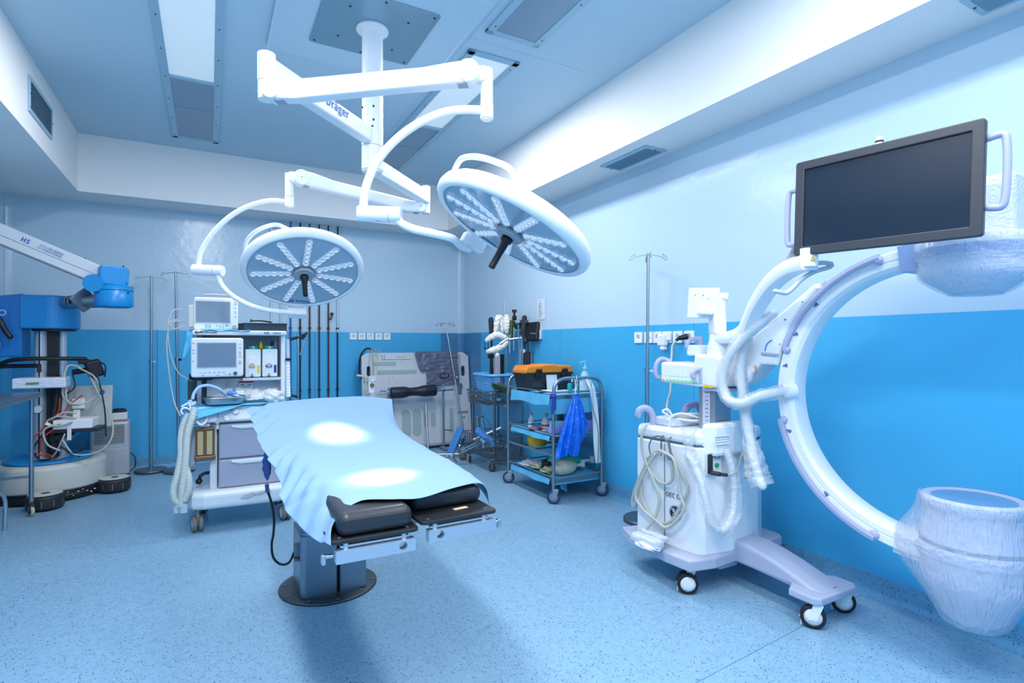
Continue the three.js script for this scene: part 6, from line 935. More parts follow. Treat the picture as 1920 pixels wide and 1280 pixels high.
// ---------- wire basket trolley with table accessories ----------
{
  const mWire = M(0x8a9198, 0.35, 0.9), mPadB = M(0x4d8fd6, 0.35, 0, { bumpMap: mWrap.bumpMap, bumpScale: 0.004 }), mFleece = M(0xf2efe6, 0.95, 0, { bumpMap: grey(256, (u, v) => 255 * fbm(u, v, 32, 3), false), bumpScale: 0.006 }), mGreenP = M(0x3d4f35, 0.5);
  const T = thing('wire_trolley', 'wire basket trolley crammed with table accessories in the back corner', 'trolley', [2.735, 0, -5.32]);
  const basket = (cx, y, cz, w, d, h) => {
    const s = []; const r = 0.0036, bw = w * 0.94, bd = d * 0.94;
    for (const [yy, k, rr_] of [[0, 0.94, 0.004], [h * 0.33, 0.96, r], [h * 0.66, 0.98, r], [h, 1, 0.006]]) s.push(tube([[-w / 2 * k, yy, -d / 2 * k], [w / 2 * k, yy, -d / 2 * k], [w / 2 * k, yy, d / 2 * k], [-w / 2 * k, yy, d / 2 * k]].flatMap((p, i, a) => { const q = a[(i + 1) % 4]; return [p, [(p[0] + q[0]) / 2, p[1], (p[2] + q[2]) / 2]]; }), rr_, { closed: true, n: 60, k: 5 }));
    const nx = Math.round(w / 0.026), nz = Math.round(d / 0.026);
    for (let i = 0; i <= nx; i++) { const t = i / nx - 0.5; for (const e of [-0.5, 0.5]) s.push(rod([t * bw, 0, e * bd], [t * w, h, e * d], r * 0.8, 5)); s.push(rod([t * bw, 0, -bd / 2], [t * bw, 0, bd / 2], r * 0.8, 5)); }
    for (let i = 0; i <= nz; i++) { const t = i / nz - 0.5; for (const e of [-0.5, 0.5]) s.push(rod([e * bw, 0, t * bd], [e * w, h, t * d], r * 0.8, 5)); s.push(rod([-bw / 2, 0.002, t * bd], [bw / 2, 0.002, t * bd], r * 0.8, 5)); }
    return mesh('wire_basket', at(join(s), cx, y, cz), mWire, T, { kind: 'stuff' });
  };
  basket(-0.02, 0.67, -0.02, 0.4, 0.56, 0.13); basket(-0.06, 0.13, 0.02, 0.38, 0.62, 0.21);
  for (const [x, z] of [[-0.16, 0.25], [0.15, 0.28], [-0.16, -0.27], [0.15, -0.27]]) mesh('post', box(0.026, 0.7, 0.026, x, 0.46, z, 0.004), mBrushed, T);
  for (const z of [0.3, -0.25]) mesh('base_bar', box(0.46, 0.03, 0.04, -0.03, 0.11, z, 0.004), mBrushed, T);
  mesh('brace', rod([-0.15, 0.67, -0.25], [-0.12, 0.36, 0.2], 0.005), mSteel, T);
  for (const [x, z, t] of [[-0.2, 0.28, 0.4], [0.17, 0.28, 0.2], [-0.22, -0.22, -0.5], [0.16, -0.24, 0.2]]) caster(T, x, z, 0.038, t, { w: 0.02, tyre: M(0x3a2b28, 0.6), hub: M(0x6c5a54, 0.5), fork: mDull, top: 0.1 });
  const O = [2.735, 0, -5.32], W = (x, y, z) => [O[0] + x, y, O[2] + z];
  // blue plastic basket with a real lattice
  const pb = thing('plastic_basket', 'light blue plastic lattice basket on top of the wire trolley', 'basket', W(-0.03, 0.806, -0.04));
  const mBk = M(0x6ab0e8, 0.4), bars = [], q = (k) => ({ w: 0.125 + 0.03 * k, d: 0.19 + 0.035 * k }), pt = (a, k) => { const { w, d } = q(k), c = Math.cos(a), s = Math.sin(a), e = (x) => Math.sign(x) * Math.pow(Math.abs(x), 0.5); return [w * e(c), 0.17 * k, d * e(s)]; };
  for (let i = 0; i < 64; i++) { const a = 2 * PI * i / 64; bars.push(rod(pt(a, 0), pt(a, 0.9), 0.0042, 5)); }
  for (const k of [0.03, 0.17, 0.31, 0.45, 0.59, 0.73]) bars.push(tube(Array.from({ length: 40 }, (_, i) => pt(2 * PI * i / 40, k)), 0.004, { closed: true, n: 80, k: 5 }));
  mesh('lattice', join(bars), mBk, pb, { kind: 'stuff' });
  mesh('rim', [sheet((u, v) => { const a = 2 * PI * u, p = pt(a, 0.86), o = pt(a, 1.0); const f = [[1, 0], [1.0, 0.03], [1.09, 0.034], [1.12, 0.02], [1.12, 0.012]], z = cr(f, v); return [p[0] * z[0], p[1] + z[1], p[2] * z[0]]; }, 64, 10)], mBk, pb);
  mesh('floor_plate', at(ext(rrect(0.24, 0.36, 0.06), 0.006, 0.001), 0, 0.004, 0, PI / 2), mBk, pb);
  single('green_pad', [box(0.09, 0.05, 0.2, 0, 0, 0, 0.016, 0.25, 0.5, 0.1), box(0.012, 0.06, 0.2, -0.05, 0.01, 0.02, 0.004, 0.25, 0.5, 0.4)], mGreenP, 'dark green arm pad lying across the wire basket corner beside the blue basket', 'pad', W(-0.06, 0.845, 0.26));
  // heap of clamps in the two wire baskets: each its own thing
  seed = 41;
  const heap = (n, y, label, x0, x1, z0, z1) => { for (let i = 0; i < n; i++) { const c = thing('table_clamp', label, 'clamp', W(rr(x0, x1), y + rr(0, 0.13), rr(z0, z1)), rr(0, 6), label.includes('upper') ? 'clamps in the upper wire basket' : 'clamps in the lower wire basket'); c.rotation.x = rr(-0.5, 0.5); const b = rr(0.04, 0.065);
    mesh('block', box(b, b * 0.8, b * 1.1, 0, 0, 0, 0.006), i % 2 ? mChrome : mSteel, c); mesh('screw', rod([0, 0, 0], [rr(0.05, 0.1), rr(-0.01, 0.03), 0.01], 0.008), mChrome, c); mesh('grip', i % 3 ? sph(0.016, rr(0.06, 0.09), 0.015, 0.01) : box(0.05, 0.014, 0.014, 0.05, 0.01, 0.01, 0.004), i % 3 ? mBlack : mDark, c); } };
  heap(9, 0.7, 'steel table clamp among others in the upper wire basket of the corner trolley', -0.16, 0.12, -0.24, 0.2);
  heap(10, 0.17, 'steel table clamp among others in the lower wire basket of the corner trolley', -0.18, 0.1, -0.22, 0.27);
  for (const [z, l] of [[-0.2, 'brass knob at the far end of the upper wire basket'], [-0.08, 'brass knob in the middle of the upper wire basket']]) single('brass_knob', [sph(0.02, 0, 0, 0), cyl(0.01, 0.03, 0, -0.015, 0, 12)], M(0xb08a3a, 0.35, 0.8), l, 'knob', W(-0.205, 0.74, z));
  // blue padded leg supports
  const pad = (label, pos, rot, parts) => { const t = thing('leg_support', label, 'leg support', pos); t.rotation.set(...rot); parts(t); return t; };
  pad('film-wrapped blue leg pad lying across the lower wire basket', [2.5, 0.34, -5.12], [0.25, -0.62, -0.62], (t) => { mesh('pad', box(0.26, 0.05, 0.1, 0, 0, 0, 0.022), mPadB, t); mesh('bracket', [box(0.06, 0.03, 0.05, 0, -0.04, 0, 0.005), rod([0, -0.04, 0], [0.06, -0.1, 0], 0.012)], mChrome, t); });
  pad('film-wrapped blue leg pad standing on the floor before the patient board', [2.47, 0.2, -5.84], [0.15, 0.2, 1.15], (t) => { mesh('pad', box(0.32, 0.045, 0.11, 0, 0, 0, 0.02), mPadB, t); mesh('clamp', [box(0.08, 0.06, 0.06, 0.02, -0.06, 0.02, 0.01), sph(0.032, -0.04, -0.06, 0.03), rod([-0.1, -0.05, 0.02], [0.12, -0.07, 0.02], 0.014)], mChrome, t); });
  // long chrome bars reaching out of the lower basket
  const lb = thing('support_bar', 'pair of long chrome bars reaching from the wire trolley to the floor', 'bar', [2.24, 0.1, -5.51]);
  mesh('bar', bar([0, 0, 0], [0.28, 0.155, 0.16], 0.024, 0.012), mSteel, lb); mesh('bar', bar([0.1, 0.03, 0.06], [0.34, 0.16, 0.2], 0.022, 0.012), mSteel, lb); mesh('thick_tube', rod([0.26, 0.17, 0.1], [0.52, 0.3, 0.24], 0.022, 16), mChrome, lb); mesh('slider', box(0.05, 0.04, 0.04, 0.11, 0.06, 0.06, 0.005), mDull, lb);
  mesh('end_knob', [sph(0.02, -0.01, 0, 0), sph(0.02, 0.035, 0.0, 0.03), rod([0.035, 0, 0.03], [0.08, -0.07, 0.05], 0.014)], mSteel, lb);
  single('floor_bar', [rod([0, 0, 0], [0.33, 0.004, 0.16], 0.011)], mSteel, 'chrome bar lying low along the floor below the patient board', 'bar', [2.07, 0.1, -5.71]);
  const fc = thing('loose_caster', 'rusty wheel of a support frame on the floor beside the blue leg pad', 'wheel', [2.5, 0, -5.7]); caster(fc, 0, 0, 0.042, 0.8, { w: 0.03, tyre: M(0x5d4a44, 0.6), hub: M(0x8d7a70, 0.5), fork: mDull, top: 0.1 });
  const ub = thing('upright_bracket', 'chrome slotted upright rising from the lower wire basket', 'bracket', [2.56, 0.3, -5.42]);
  mesh('plate', box(0.022, 0.22, 0.03, 0, 0.11, 0, 0.004, 0, 0, 0.06), mSteel, ub); mesh('strut', rod([0.07, -0.0, 0.03], [0.03, 0.21, 0.02], 0.013), mChrome, ub); mesh('top_bar', box(0.08, 0.02, 0.03, 0.02, 0.215, 0.01, 0.004), mChrome, ub);
  // tall rods with fleece and pads
  const st = thing('fleece_stirrup', 'chrome rod carrying four white fleece pads above the blue basket', 'stirrup', [2.86, 0.7, -5.36]);
  mesh('rod', rod([0.04, 0, 0.0], [-0.002, 1.07, -0.03], 0.0105, 12), mChrome, st);
  for (const [p, r, amp] of [[[[-0.11, 0.73, -0.03], [-0.095, 0.84, -0.02], [-0.07, 0.9, -0.015], [-0.04, 0.84, -0.01], [-0.03, 0.74, 0]], 0.034, 0.2], [[[-0.02, 0.9, 0.06], [-0.018, 0.84, 0.065], [-0.016, 0.74, 0.07]], 0.045, 0.14], [[[-0.22, 0.64, -0.03], [-0.17, 0.68, 0], [-0.12, 0.7, 0.02], [-0.05, 0.68, 0.05], [-0.02, 0.66, 0.06]], 0.036, 0.14], [[[-0.2, 0.52, -0.03], [-0.14, 0.54, 0.0], [-0.09, 0.56, 0.03], [-0.04, 0.6, 0.06], [-0.015, 0.66, 0.07]], 0.038, 0.14]])
    mesh('fleece_pad', [wrap(p, r, amp, { n: 40, taper: (t) => 0.35 + 0.65 * Math.sqrt(Math.max(0, Math.sin(PI * (0.06 + 0.88 * t)))) }), sph(r * 0.6, ...p[0]), sph(r * 0.6, ...p[p.length - 1])], mFleece, st);
  mesh('clamp', [rod([-0.09, 0.6, 0.04], [-0.01, 0.66, 0.08], 0.026, 18), rod([-0.01, 0.66, 0.08], [0.1, 0.66, 0.12], 0.014), box(0.05, 0.05, 0.05, 0.02, 0.66, 0.09, 0.01)], mChrome, st);
  for (const x of [-0.24, -0.2, -0.15]) mesh('pin', [rod([x, 0.66, -0.03], [x + 0.004, 0.56, -0.03], 0.0035), sph(0.012, x + 0.004, 0.555, -0.03)], mBlack, st);
  const bp = (label, pos, tilt, len, stem) => { const t = thing('padded_support', label, 'padded support', pos); mesh('pad', [at(new THREE.CapsuleGeometry(0.03, len, 6, 16), 0, stem + len / 2 + 0.02, 0, 0, 0, tilt).scale(1, 1, 0.75)], M(0x24262e, 0.55), t); mesh('stem', rod([0.02, 0, 0], [tilt * -0.02, stem, 0], 0.011), mDark, t); mesh('collar', cyl(0.014, 0.04, 0.01, stem * 0.7, 0, 12), mOff, t); return t; };
  bp('black padded support standing alone at the left of the fleece pads', [2.735, 0.82, -5.46], 0.06, 0.15, 0.58);
  bp('black padded support with a thin stem right beside the telephone', [2.94, 0.82, -5.1], -0.14, 0.16, 0.58);
  const gp = thing('green_arm_pads', 'dark green rolled arm pads clamped beside the fleece pads', 'pad', [2.9, 1.36, -5.25]);
  mesh('pad', box(0.07, 0.2, 0.05, -0.02, 0.1, 0, 0.02, 0, 0.3, -0.08), mGreenP, gp); mesh('pad', [at(lathe([[0.028, -0.05], [0.038, -0.05], [0.036, 0.05], [0.026, 0.05]], 0, 0, 0, 24), 0.045, 0.15, 0.03, 1.2, 0, 0.3)], M(0x1d6a4c, 0.5), gp);
  mesh('knob', [cyl(0.026, 0.03, 0.01, 0.3, 0, 6), cyl(0.012, 0.06, 0.01, 0.26, 0, 12), box(0.04, 0.05, 0.04, 0.01, 0.225, 0, 0.008)], mBlack, gp);
  const rd = thing('chrome_rods', 'cluster of thin chrome rods hanging next to the green pads', 'rods', [2.93, 0.9, -5.14]);
  [[[0.02, 0.65, 0], [-0.01, 0.0, -0.01]], [[-0.02, 0.6, -0.02], [0.0, 0.1, -0.02]], [[0.035, 0.62, 0.01], [0.015, 0.08, 0.0]], [[-0.05, 0.58, -0.06], [-0.055, 0.33, -0.06]], [[-0.085, 0.5, -0.09], [-0.09, 0.3, -0.09]]].forEach((p) => mesh('rod', rod(p[0], p[1], 0.009), mChrome, rd)); mesh('head', box(0.09, 0.04, 0.05, 0.0, 0.64, 0, 0.008), mChrome, rd); mesh('cross_rod', rod([-0.1, 0.45, -0.09], [0.03, 0.47, 0], 0.015), mChrome, rd);
  const hd = thing('handset_cradle', 'black ridged holder standing behind the orange toolbox lid', 'holder', [2.95, 0.9, -5.03]); mesh('shell', box(0.07, 0.32, 0.05, 0, 0.16, 0, 0.01), mDark, hd); for (let k = 0; k < 9; k++) mesh('rib', box(0.022, 0.008, 0.056, 0.028, 0.2 + k * 0.013, 0, 0.002), mGrey, hd);
  const bt = thing('black_tools', 'black clamps and grey posts standing upright in the blue basket', 'clamp', [2.73, 0.83, -5.36]);
  mesh('post', [rod([-0.05, 0, 0], [-0.045, 0.33, 0], 0.016), box(0.07, 0.05, 0.03, -0.05, 0.34, 0, 0.008)], mBlack, bt); mesh('post', box(0.06, 0.34, 0.05, 0.015, 0.17, 0.02, 0.006), mGrey, bt); mesh('post', box(0.04, 0.36, 0.04, 0.07, 0.18, 0.03, 0.006), mBlack, bt); mesh('cap', sph(0.028, 0.02, 0.35, 0.02), mOff, bt);
}
// ---------- floor-stand microscope at the left ----------
{
  const mB = M(0x1287c9, 0.33), mBd = M(0x0d6fb6, 0.38), mAl = M(0xc4ccd4, 0.3, 0.35), mSc = M(0xc6ccd2, 0.35), mBg = M(0xc3c5be, 0.45);
  const S = thing('surgical_microscope', 'floor-stand surgical microscope with blue housing and long white arm', 'microscope');
  mesh('base_shell', lathe([[0, 0.09], [0.405, 0.09], [0.415, 0.11], [0.412, 0.27], [0.4, 0.298], [0.37, 0.31], [0, 0.312]], -1.22, 0, -6.13, 72), mBg, S);
  mesh('base_skirt', lathe([[0, 0.012], [0.395, 0.012], [0.408, 0.03], [0.408, 0.09], [0, 0.09]], -1.22, 0, -6.13, 64), mBlack, S);
  for (const [x, z] of [[-1.13, -5.6], [-0.73, -5.98]]) { const f = mesh('foot', lathe([[0, 0.012], [0.11, 0.012], [0.122, 0.03], [0.122, 0.1], [0.11, 0.118], [0, 0.12]], x, 0, z, 40), M(0x25282c, 0.5), S); mesh('foot_top', lathe([[0.03, 0.121], [0.108, 0.119], [0.108, 0.124], [0.03, 0.126]], x, 0, z, 36), mBg, f); mesh('worn_patch', lathe([[0.1225, 0.035], [0.1225, 0.085]], x, 0, z, 10).scale(1, 1, 1), M(0x8d8f92, 0.6), f); mesh('foot_bridge', bar([x, 0.06, z], [lerp(x, -1.22, 0.4), 0.06, lerp(z, -6.13, 0.4)], 0.16, 0.085, 0.01), mBlack, f); }
  seed = 5; for (let k = 0; k < 14; k++) { const a = 0.15 + 0.09 * k; mesh('paint_chip', sph(0.006 + 0.006 * rnd(), -1.22 + 0.409 * Math.sin(a), 0.035 + 0.05 * rnd(), -6.13 + 0.409 * Math.cos(a), 1, 0.5, 0.3, 6), mOff, S); }
  mesh('blue_collar', lathe([[0, 0.312], [0.3, 0.312], [0.305, 0.322], [0.295, 0.332], [0, 0.334]], -1.2, 0, -6.08, 56), mB, S);
  const C = [-1.18, -6.0];
  mesh('column', [rod([C[0] - 0.06, 0.33, C[1] + 0.03], [C[0] - 0.06, 1.46, C[1] + 0.03], 0.042, 20), rod([C[0] + 0.085, 0.33, C[1] + 0.01], [C[0] + 0.085, 1.46, C[1] + 0.01], 0.026, 18), lathe([[0, 0.33], [0.13, 0.33], [0.13, 0.35], [0, 0.35]], C[0], 0, C[1], 32)], mAl, S);
  mesh('column_core', box(0.12, 1.12, 0.1, C[0] + 0.01, 0.89, C[1] - 0.02, 0.02), mBlack, S);
  mesh('column_slot', box(0.01, 1.1, 0.006, C[0] - 0.06, 0.9, C[1] + 0.071, 0), mBlack, S);
  mesh('slot_clip', [box(0.03, 0.07, 0.014, C[0] - 0.06, 1.1, C[1] + 0.074, 0.006), ], mDark, S); mesh('lock_knob', [cyl(0.034, 0.03, C[0] - 0.065, 0.76, C[1] + 0.085, 24, 0.03, PI / 2)], mOff, S);
  // blue housing: round nose over the column and a ribbed flat side running to the left
  mesh('housing_nose', at(ext([[-1.34, 5.83], ...Array.from({ length: 25 }, (_, i) => { const a = PI / 2 - PI * i / 24; return [-1.165 + 0.19 * Math.cos(a), 5.98 - 0.19 * Math.sin(a)]; }), [-1.34, 6.16]], 0.275, 0.012), 0, 1.565, 0, -PI / 2), mB, S);
  const side = mesh('housing_side', at(ext([[-1.69, 1.19], [-1.335, 1.2], [-1.335, 1.71], [-1.69, 1.66]], 0.26, 0.008), 0, 0, -5.98), mBd, S);
  for (let k = 0; k < 6; k++) mesh('rib', box(0.012, 0.34, 0.008, -1.66 + k * 0.05, 1.44, -5.849, 0.003), mBd, side);
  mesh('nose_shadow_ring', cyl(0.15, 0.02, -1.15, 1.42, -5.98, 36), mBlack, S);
  // joint between housing and head
  mesh('joint', [rod([-1.14, 1.62, -5.9], [-1.0, 1.65, -5.78], 0.03, 20, 0.055), rod([-1.0, 1.65, -5.78], [-0.75, 1.66, -5.64], 0.055, 24)], mBrushed, S);
  mesh('joint_plate', [at(ext(rrect(0.15, 0.15, 0.01), 0.03, 0.004), -0.905, 1.665, -5.7, 0, 0.5, 0.75)], M(0x7e8a94, 0.4, 0.5), S); mesh('joint_window', box(0.09, 0.045, 0.02, -0.975, 1.655, -5.735, 0.008, 0, 0.55, 0.06), mDark, S);
  mesh('head_lower', [lathe([[0, 1.6], [0.1, 1.598], [0.135, 1.61], [0.135, 1.775], [0, 1.775]], -0.685, 0, -5.55, 44)], mB, S); mesh('head_joint', lathe([[0.1355, 1.735], [0.1355, 1.74]], -0.685, 0, -5.55, 44), mBlack, S);
  mesh('head_upper', [at(ext(rrect(0.2, 0.16, 0.03), 0.17, 0.012), -0.7, 1.855, -5.55, 0, 0.35, -0.06), rod([-0.81, 1.785, -5.44], [-0.79, 1.785, -5.62], 0.07, 28)], mB, S);
  mesh('head_screw', [sph(0.007, -0.58, 1.72, -5.46), sph(0.007, -0.62, 1.94, -5.52), sph(0.007, -0.6, 1.8, -5.5)], mBlack, S);
  // long white arm rising towards the left wall
  const a0 = [-0.79, 1.86, -5.57], a1 = [-1.62, 2.235, -5.55], arm = mesh('balance_arm', bar(a1, a0, 0.12, 0.155, 0.008), mSc, S);
  mesh('arm_edge', [bar([a1[0], a1[1] - 0.075, a1[2]], [a0[0], a0[1] - 0.075, a0[2]], 0.124, 0.014, 0.003)], mDull, S); mesh('arm_joint', bar([a1[0], a1[1] - 0.005, a1[2] + 0.06], [a0[0], a0[1] - 0.005, a0[2] + 0.06], 0.003, 0.003, 0), mSeamDark, arm);
  const ang = Math.atan2(a0[1] - a1[1], a0[0] - a1[0]), on = (g, t, dy) => at(g, lerp(a1[0], a0[0], t) - dy * Math.sin(ang), lerp(a1[1], a0[1], t) + dy * Math.cos(ang), lerp(a1[2], a0[2], t) + 0.0605, 0, 0, ang);
  mesh('emblem', on(text('HS', 0.034), 0.45, 0.03), mBlueInk, arm); mesh('lettering', [on(text('MÖLLER-WEDEL', 0.0165, fontR), 0.635, 0.042), on(text('INTERNATIONAL', 0.0165, fontR), 0.628, 0.018)], mBlueInk, arm);
  mesh('arm_screw', sph(0.006, -0.88, 1.99, -5.56), mBlack, S);
  // handle ring, wrapped control box, cable tree
  mesh('handle_ring', tube([[-0.93, 1.175, -5.9], [-1.1, 1.18, -5.84], [-1.3, 1.18, -5.83], [-1.42, 1.165, -5.87], [-1.5, 1.12, -5.93], [-1.42, 1.12, -5.96], [-1.25, 1.12, -5.93]], 0.017, { n: 60, k: 10 }), mBlack, S);
  const cb = mesh('control_box', [box(0.34, 0.085, 0.2, -1.2, 0.985, -5.83, 0.012)], M(0xd9dcea, 0.2, 0, { bumpMap: mWrap.bumpMap, bumpScale: 0.004 }), S); mesh('green_display', box(0.08, 0.018, 0.004, -1.24, 0.985, -5.728, 0.001), M(0x5d8f4a, 0.3), cb);
  mesh('hanging_grip', [tube([[-1.46, 1.5, -5.79], [-1.44, 1.46, -5.78], [-1.42, 1.41, -5.78], [-1.39, 1.36, -5.78]], 0.02), sph(0.008, -1.42, 1.41, -5.757)], mBlack, S); mesh('grip_lead', [torus(0.02, 0.004, -1.44, 1.55, -5.79), tube([[-1.46, 1.54, -5.78], [-1.48, 1.42, -5.78], [-1.475, 1.32, -5.78]], 0.005), cyl(0.025, 0.05, -1.475, 1.29, -5.78, 16)], mTubeBlue, S);
  mesh('camera_head', [rod([-1.02, 1.06, -5.95], [-0.9, 1.08, -5.93], 0.025), box(0.11, 0.15, 0.1, -0.87, 1.09, -5.92, 0.02, 0, 0.3, 0.3), box(0.09, 0.04, 0.07, -0.93, 1.15, -5.9, 0.01)], mBlack, S);
  const pn = mesh('back_panel', at(ext([[-0.17, -0.2], [0.16, -0.2], [0.17, 0.17], [-0.17, 0.17]], 0.03, 0.005), -0.93, 0.76, -6.12, -0.05, -0.1, 0), M(0xc4c7c6, 0.45), S); mesh('blue_badge', [torus(0.016, 0.006, -0.84, 0.87, -6.1, 0, 0, 0)], mBlueInk, pn);
  mesh('panel_mount', [box(0.09, 0.09, 0.06, -1.0, 0.78, -6.07, 0.008), box(0.05, 0.11, 0.04, -1.0, 0.68, -5.98, 0.008)], mWhite, S);
  mesh('side_tray', [box(0.34, 0.03, 0.22, -0.98, 0.575, -5.93, 0.004, 0, -0.1, 0)], mDark, S); mesh('white_unit', [box(0.27, 0.08, 0.2, -0.99, 0.63, -5.92, 0.008, 0, -0.1, 0)], mWhite, S);
  mesh('unit_print', box(0.06, 0.006, 0.003, -0.92, 0.655, -5.818, 0, 0, -0.1, 0), mInk, S);
  mesh('tape', box(0.028, 0.15, 0.004, -1.02, 0.575, -5.815, 0), mOff, S); mesh('dark_arm', bar([-1.16, 0.5, -5.9], [-1.0, 0.56, -5.9], 0.09, 0.05, 0.01), mBlack, S);
  const cab = (m, r, list) => list.forEach((p) => mesh('cable', tube(p, r, { n: 60, k: 7 }), m, S));
  cab(mCable, 0.0075, [[[-0.95, 1.1, -5.9], [-1.03, 1.12, -5.84], [-1.06, 1.0, -5.82], [-1.06, 0.86, -5.82], [-1.0, 0.79, -5.84], [-0.9, 0.82, -5.9], [-0.86, 0.95, -5.92], [-0.92, 1.1, -5.9]], [[-0.97, 1.1, -5.88], [-0.86, 1.02, -5.86], [-0.83, 0.9, -5.88], [-0.92, 0.8, -5.86], [-1.03, 0.82, -5.82], [-1.04, 1.0, -5.83]],
    [[-0.9, 1.05, -5.88], [-0.82, 0.85, -5.86], [-0.74, 0.68, -5.84], [-0.73, 0.5, -5.8], [-0.8, 0.4, -5.78], [-0.98, 0.38, -5.8], [-1.06, 0.5, -5.8]], [[-1.08, 0.64, -5.82], [-1.18, 0.6, -5.8], [-1.16, 0.48, -5.8], [-1.08, 0.42, -5.8]], [[-0.98, 0.68, -5.82], [-1.1, 0.7, -5.82], [-1.17, 0.66, -5.83], [-1.1, 0.62, -5.81], [-1.0, 0.65, -5.8]], [[-1.05, 0.55, -5.81], [-1.1, 0.42, -5.82], [-1.14, 0.36, -5.85]], [[-1.14, 0.68, -5.83], [-1.06, 0.73, -5.83], [-0.98, 0.72, -5.84]]]);
  cab(mRed, 0.006, [[[-1.1, 0.85, -5.9], [-1.11, 0.72, -5.88], [-1.2, 0.6, -5.84], [-1.27, 0.5, -5.84], [-1.24, 0.41, -5.84], [-1.15, 0.37, -5.84]], [[-1.12, 0.6, -5.84], [-1.2, 0.52, -5.82], [-1.2, 0.42, -5.83], [-1.14, 0.38, -5.83]], [[-0.96, 0.86, -5.96], [-1.04, 0.78, -5.92], [-1.1, 0.66, -5.88]]]);
  cab(mCableB, 0.006, [[[-0.87, 1.12, -5.9], [-0.82, 0.95, -5.86], [-0.78, 0.72, -5.82], [-0.77, 0.52, -5.8]], [[-1.16, 0.7, -5.86], [-1.2, 0.56, -5.85], [-1.26, 0.44, -5.86], [-1.22, 0.35, -5.86], [-1.1, 0.36, -5.84]], [[-1.02, 0.52, -5.83], [-0.92, 0.42, -5.8], [-1.0, 0.4, -5.8], [-1.08, 0.46, -5.8], [-0.95, 0.36, -5.8]], [[-1.02, 1.06, -5.92], [-1.0, 0.93, -5.88], [-1.08, 0.88, -5.88], [-1.12, 0.95, -5.9]], [[-0.84, 1.15, -5.9], [-0.79, 1.12, -5.88], [-0.79, 1.02, -5.88]]]);
  mesh('cable_bundle', tube([[-1.12, 1.0, -5.94], [-1.13, 0.8, -5.93], [-1.15, 0.6, -5.91], [-1.14, 0.4, -5.9]], 0.04, { n: 30 }), mBlack, S); mesh('cable_label', box(0.04, 0.022, 0.01, -1.16, 0.64, -5.82, 0.004, 0, 0, -0.4), mWhite, S);
  rebase(S, -1.2, 0, -6.2);
}
{ // dehumidifier with folded things on it
  const D = thing('dehumidifier', 'silver-grey dehumidifier with louvred upper front beside the microscope', 'dehumidifier', [-0.845, 0, -6.66], 0.05); D.scale.set(1.06, 1.06, 1);
  const mD = M(0xb9bec4, 0.35, 0.2);
  mesh('body', [box(0.3, 0.5, 0.24, 0, 0.27, 0, 0.03)], mD, D); mesh('base', box(0.28, 0.03, 0.22, 0, 0.015, 0, 0.006), mDark, D); mesh('grille_back', box(0.22, 0.17, 0.006, 0, 0.405, 0.12, 0.002), mDark, D);
  for (let k = 0; k < 12; k++) mesh('louvre', box(0.224, 0.006, 0.016, 0, 0.328 + k * 0.0142, 0.122, 0.002, 0.4, 0, 0), mD, D);
  mesh('tank_front', box(0.29, 0.235, 0.01, 0, 0.155, 0.119, 0.004), mD, D); mesh('level_window', box(0.016, 0.085, 0.006, -0.085, 0.13, 0.124, 0.006), mBlack, D); mesh('power_lead', tube([[0.15, 0.2, -0.05], [0.185, 0.15, -0.03], [0.18, 0.06, -0.02], [0.13, 0.02, 0]], 0.005), mCableB, D);
  single('white_carton', box(0.16, 0.07, 0.17, 0, 0.035, 0, 0.006), mOff, 'white carton on the dehumidifier under a black pouch', 'box', [-0.79, 0.5605, -6.66], 0.1);
  single('orange_file', box(0.27, 0.008, 0.2, 0, 0.004, 0, 0.002), M(0xb77a5c, 0.6), 'thin orange-brown folder lying on the dehumidifier top', 'folder', [-0.845, 0.552, -6.66], 0.05);
  single('black_pouch', [box(0.15, 0.022, 0.13, 0, 0.012, 0, 0.01, 0.02, 0.1, 0.06), lump(0.05, 0.012, 0.05, 0.02, 0.026, 0, 0.1, 4, 16)], mBlack, 'black folded pouch on top of the white carton on the dehumidifier', 'pouch', [-0.795, 0.631, -6.65], 0.15);
}
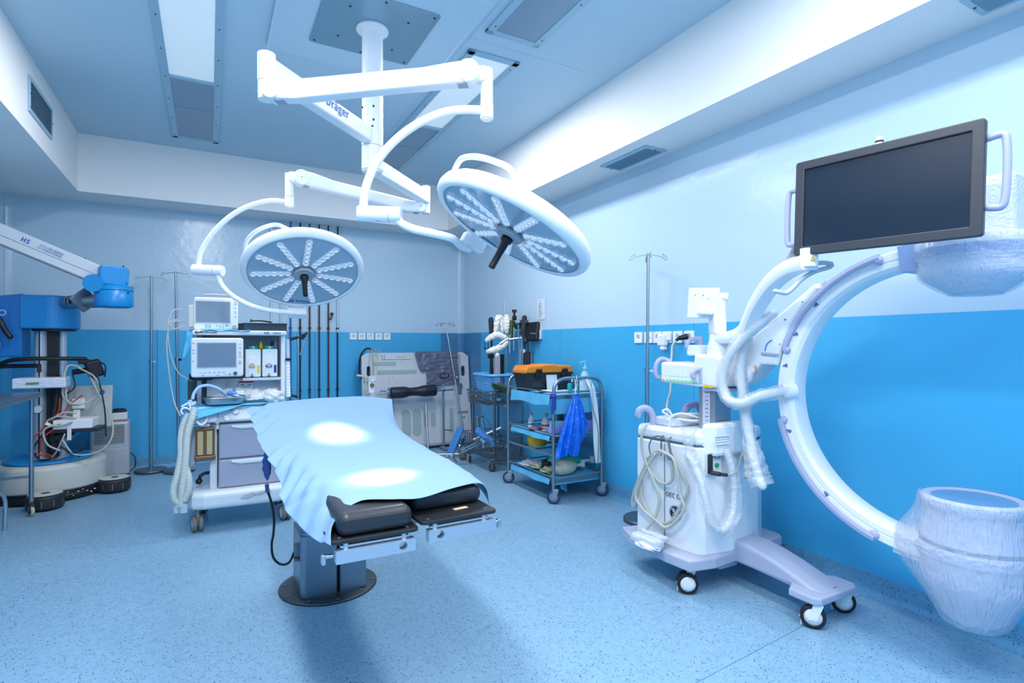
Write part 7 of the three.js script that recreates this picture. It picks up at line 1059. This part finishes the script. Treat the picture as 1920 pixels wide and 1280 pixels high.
{ // side table and step stool at the left edge of the picture
  const T = thing('side_table', 'stainless side table with a castor leg reaching in from the left edge', 'table', [-1.41, 0, -4.75]);
  mesh('top', [box(0.56, 0.012, 1.4, 0, 0.928, 0, 0.003), box(0.56, 0.034, 0.012, 0, 0.912, -0.694, 0.002), box(0.012, 0.034, 1.4, 0.274, 0.912, 0, 0.002), box(0.012, 0.034, 1.4, -0.274, 0.912, 0, 0.002)], mBrushed, T);
  for (const [x, z] of [[0.235, -0.66], [-0.235, -0.66], [0.235, 0.66], [-0.235, 0.66]]) { mesh('leg', rod([x, 0.1, z], [x, 0.91, z], 0.0155, 16), mSteel, T); mesh('corner_cap', box(0.04, 0.03, 0.04, x + Math.sign(x) * 0.02, 0.905, z, 0.006), mBrushed, T); caster(T, x, z, 0.04, 0.5, { w: 0.022, tyre: M(0xb9b6aa, 0.6), hub: M(0x6d564a, 0.5), fork: M(0x5a4138, 0.5, 0.4), top: 0.11 }); }
  mesh('lower_brace', [rod([-0.235, 0.3, -0.66], [-0.235, 0.3, 0.66], 0.009), rod([-0.235, 0.3, -0.66], [0.235, 0.3, -0.66], 0.009)], mSteel, T);
  const st = thing('step_stool', 'low chrome-legged step stool under the side table, mostly out of view', 'stool', [-1.46, 0, -4.95]);
  for (const x of [-0.21, 0.21]) mesh('leg_hoop', tube([[x, 0.01, -0.15], [x, 0.2, -0.15], [x * 0.96, 0.25, -0.13], [x * 0.86, 0.272, -0.1], [x * 0.86, 0.272, 0.1], [x * 0.96, 0.25, 0.13], [x, 0.2, 0.15], [x, 0.01, 0.15]], 0.0135, { n: 70, k: 10 }), mChrome, st);
  mesh('cross_bar', [rod([-0.21, 0.16, -0.15], [0.21, 0.16, -0.15], 0.009), rod([-0.21, 0.16, 0.15], [0.21, 0.16, 0.15], 0.009)], mChrome, st); mesh('tread', box(0.34, 0.025, 0.26, 0, 0.29, 0, 0.01), mRubber, st);
}
scene.traverse((o) => { if (o.isLight && o.shadow) { o.castShadow = true; } });
renderer.render(scene, camera);
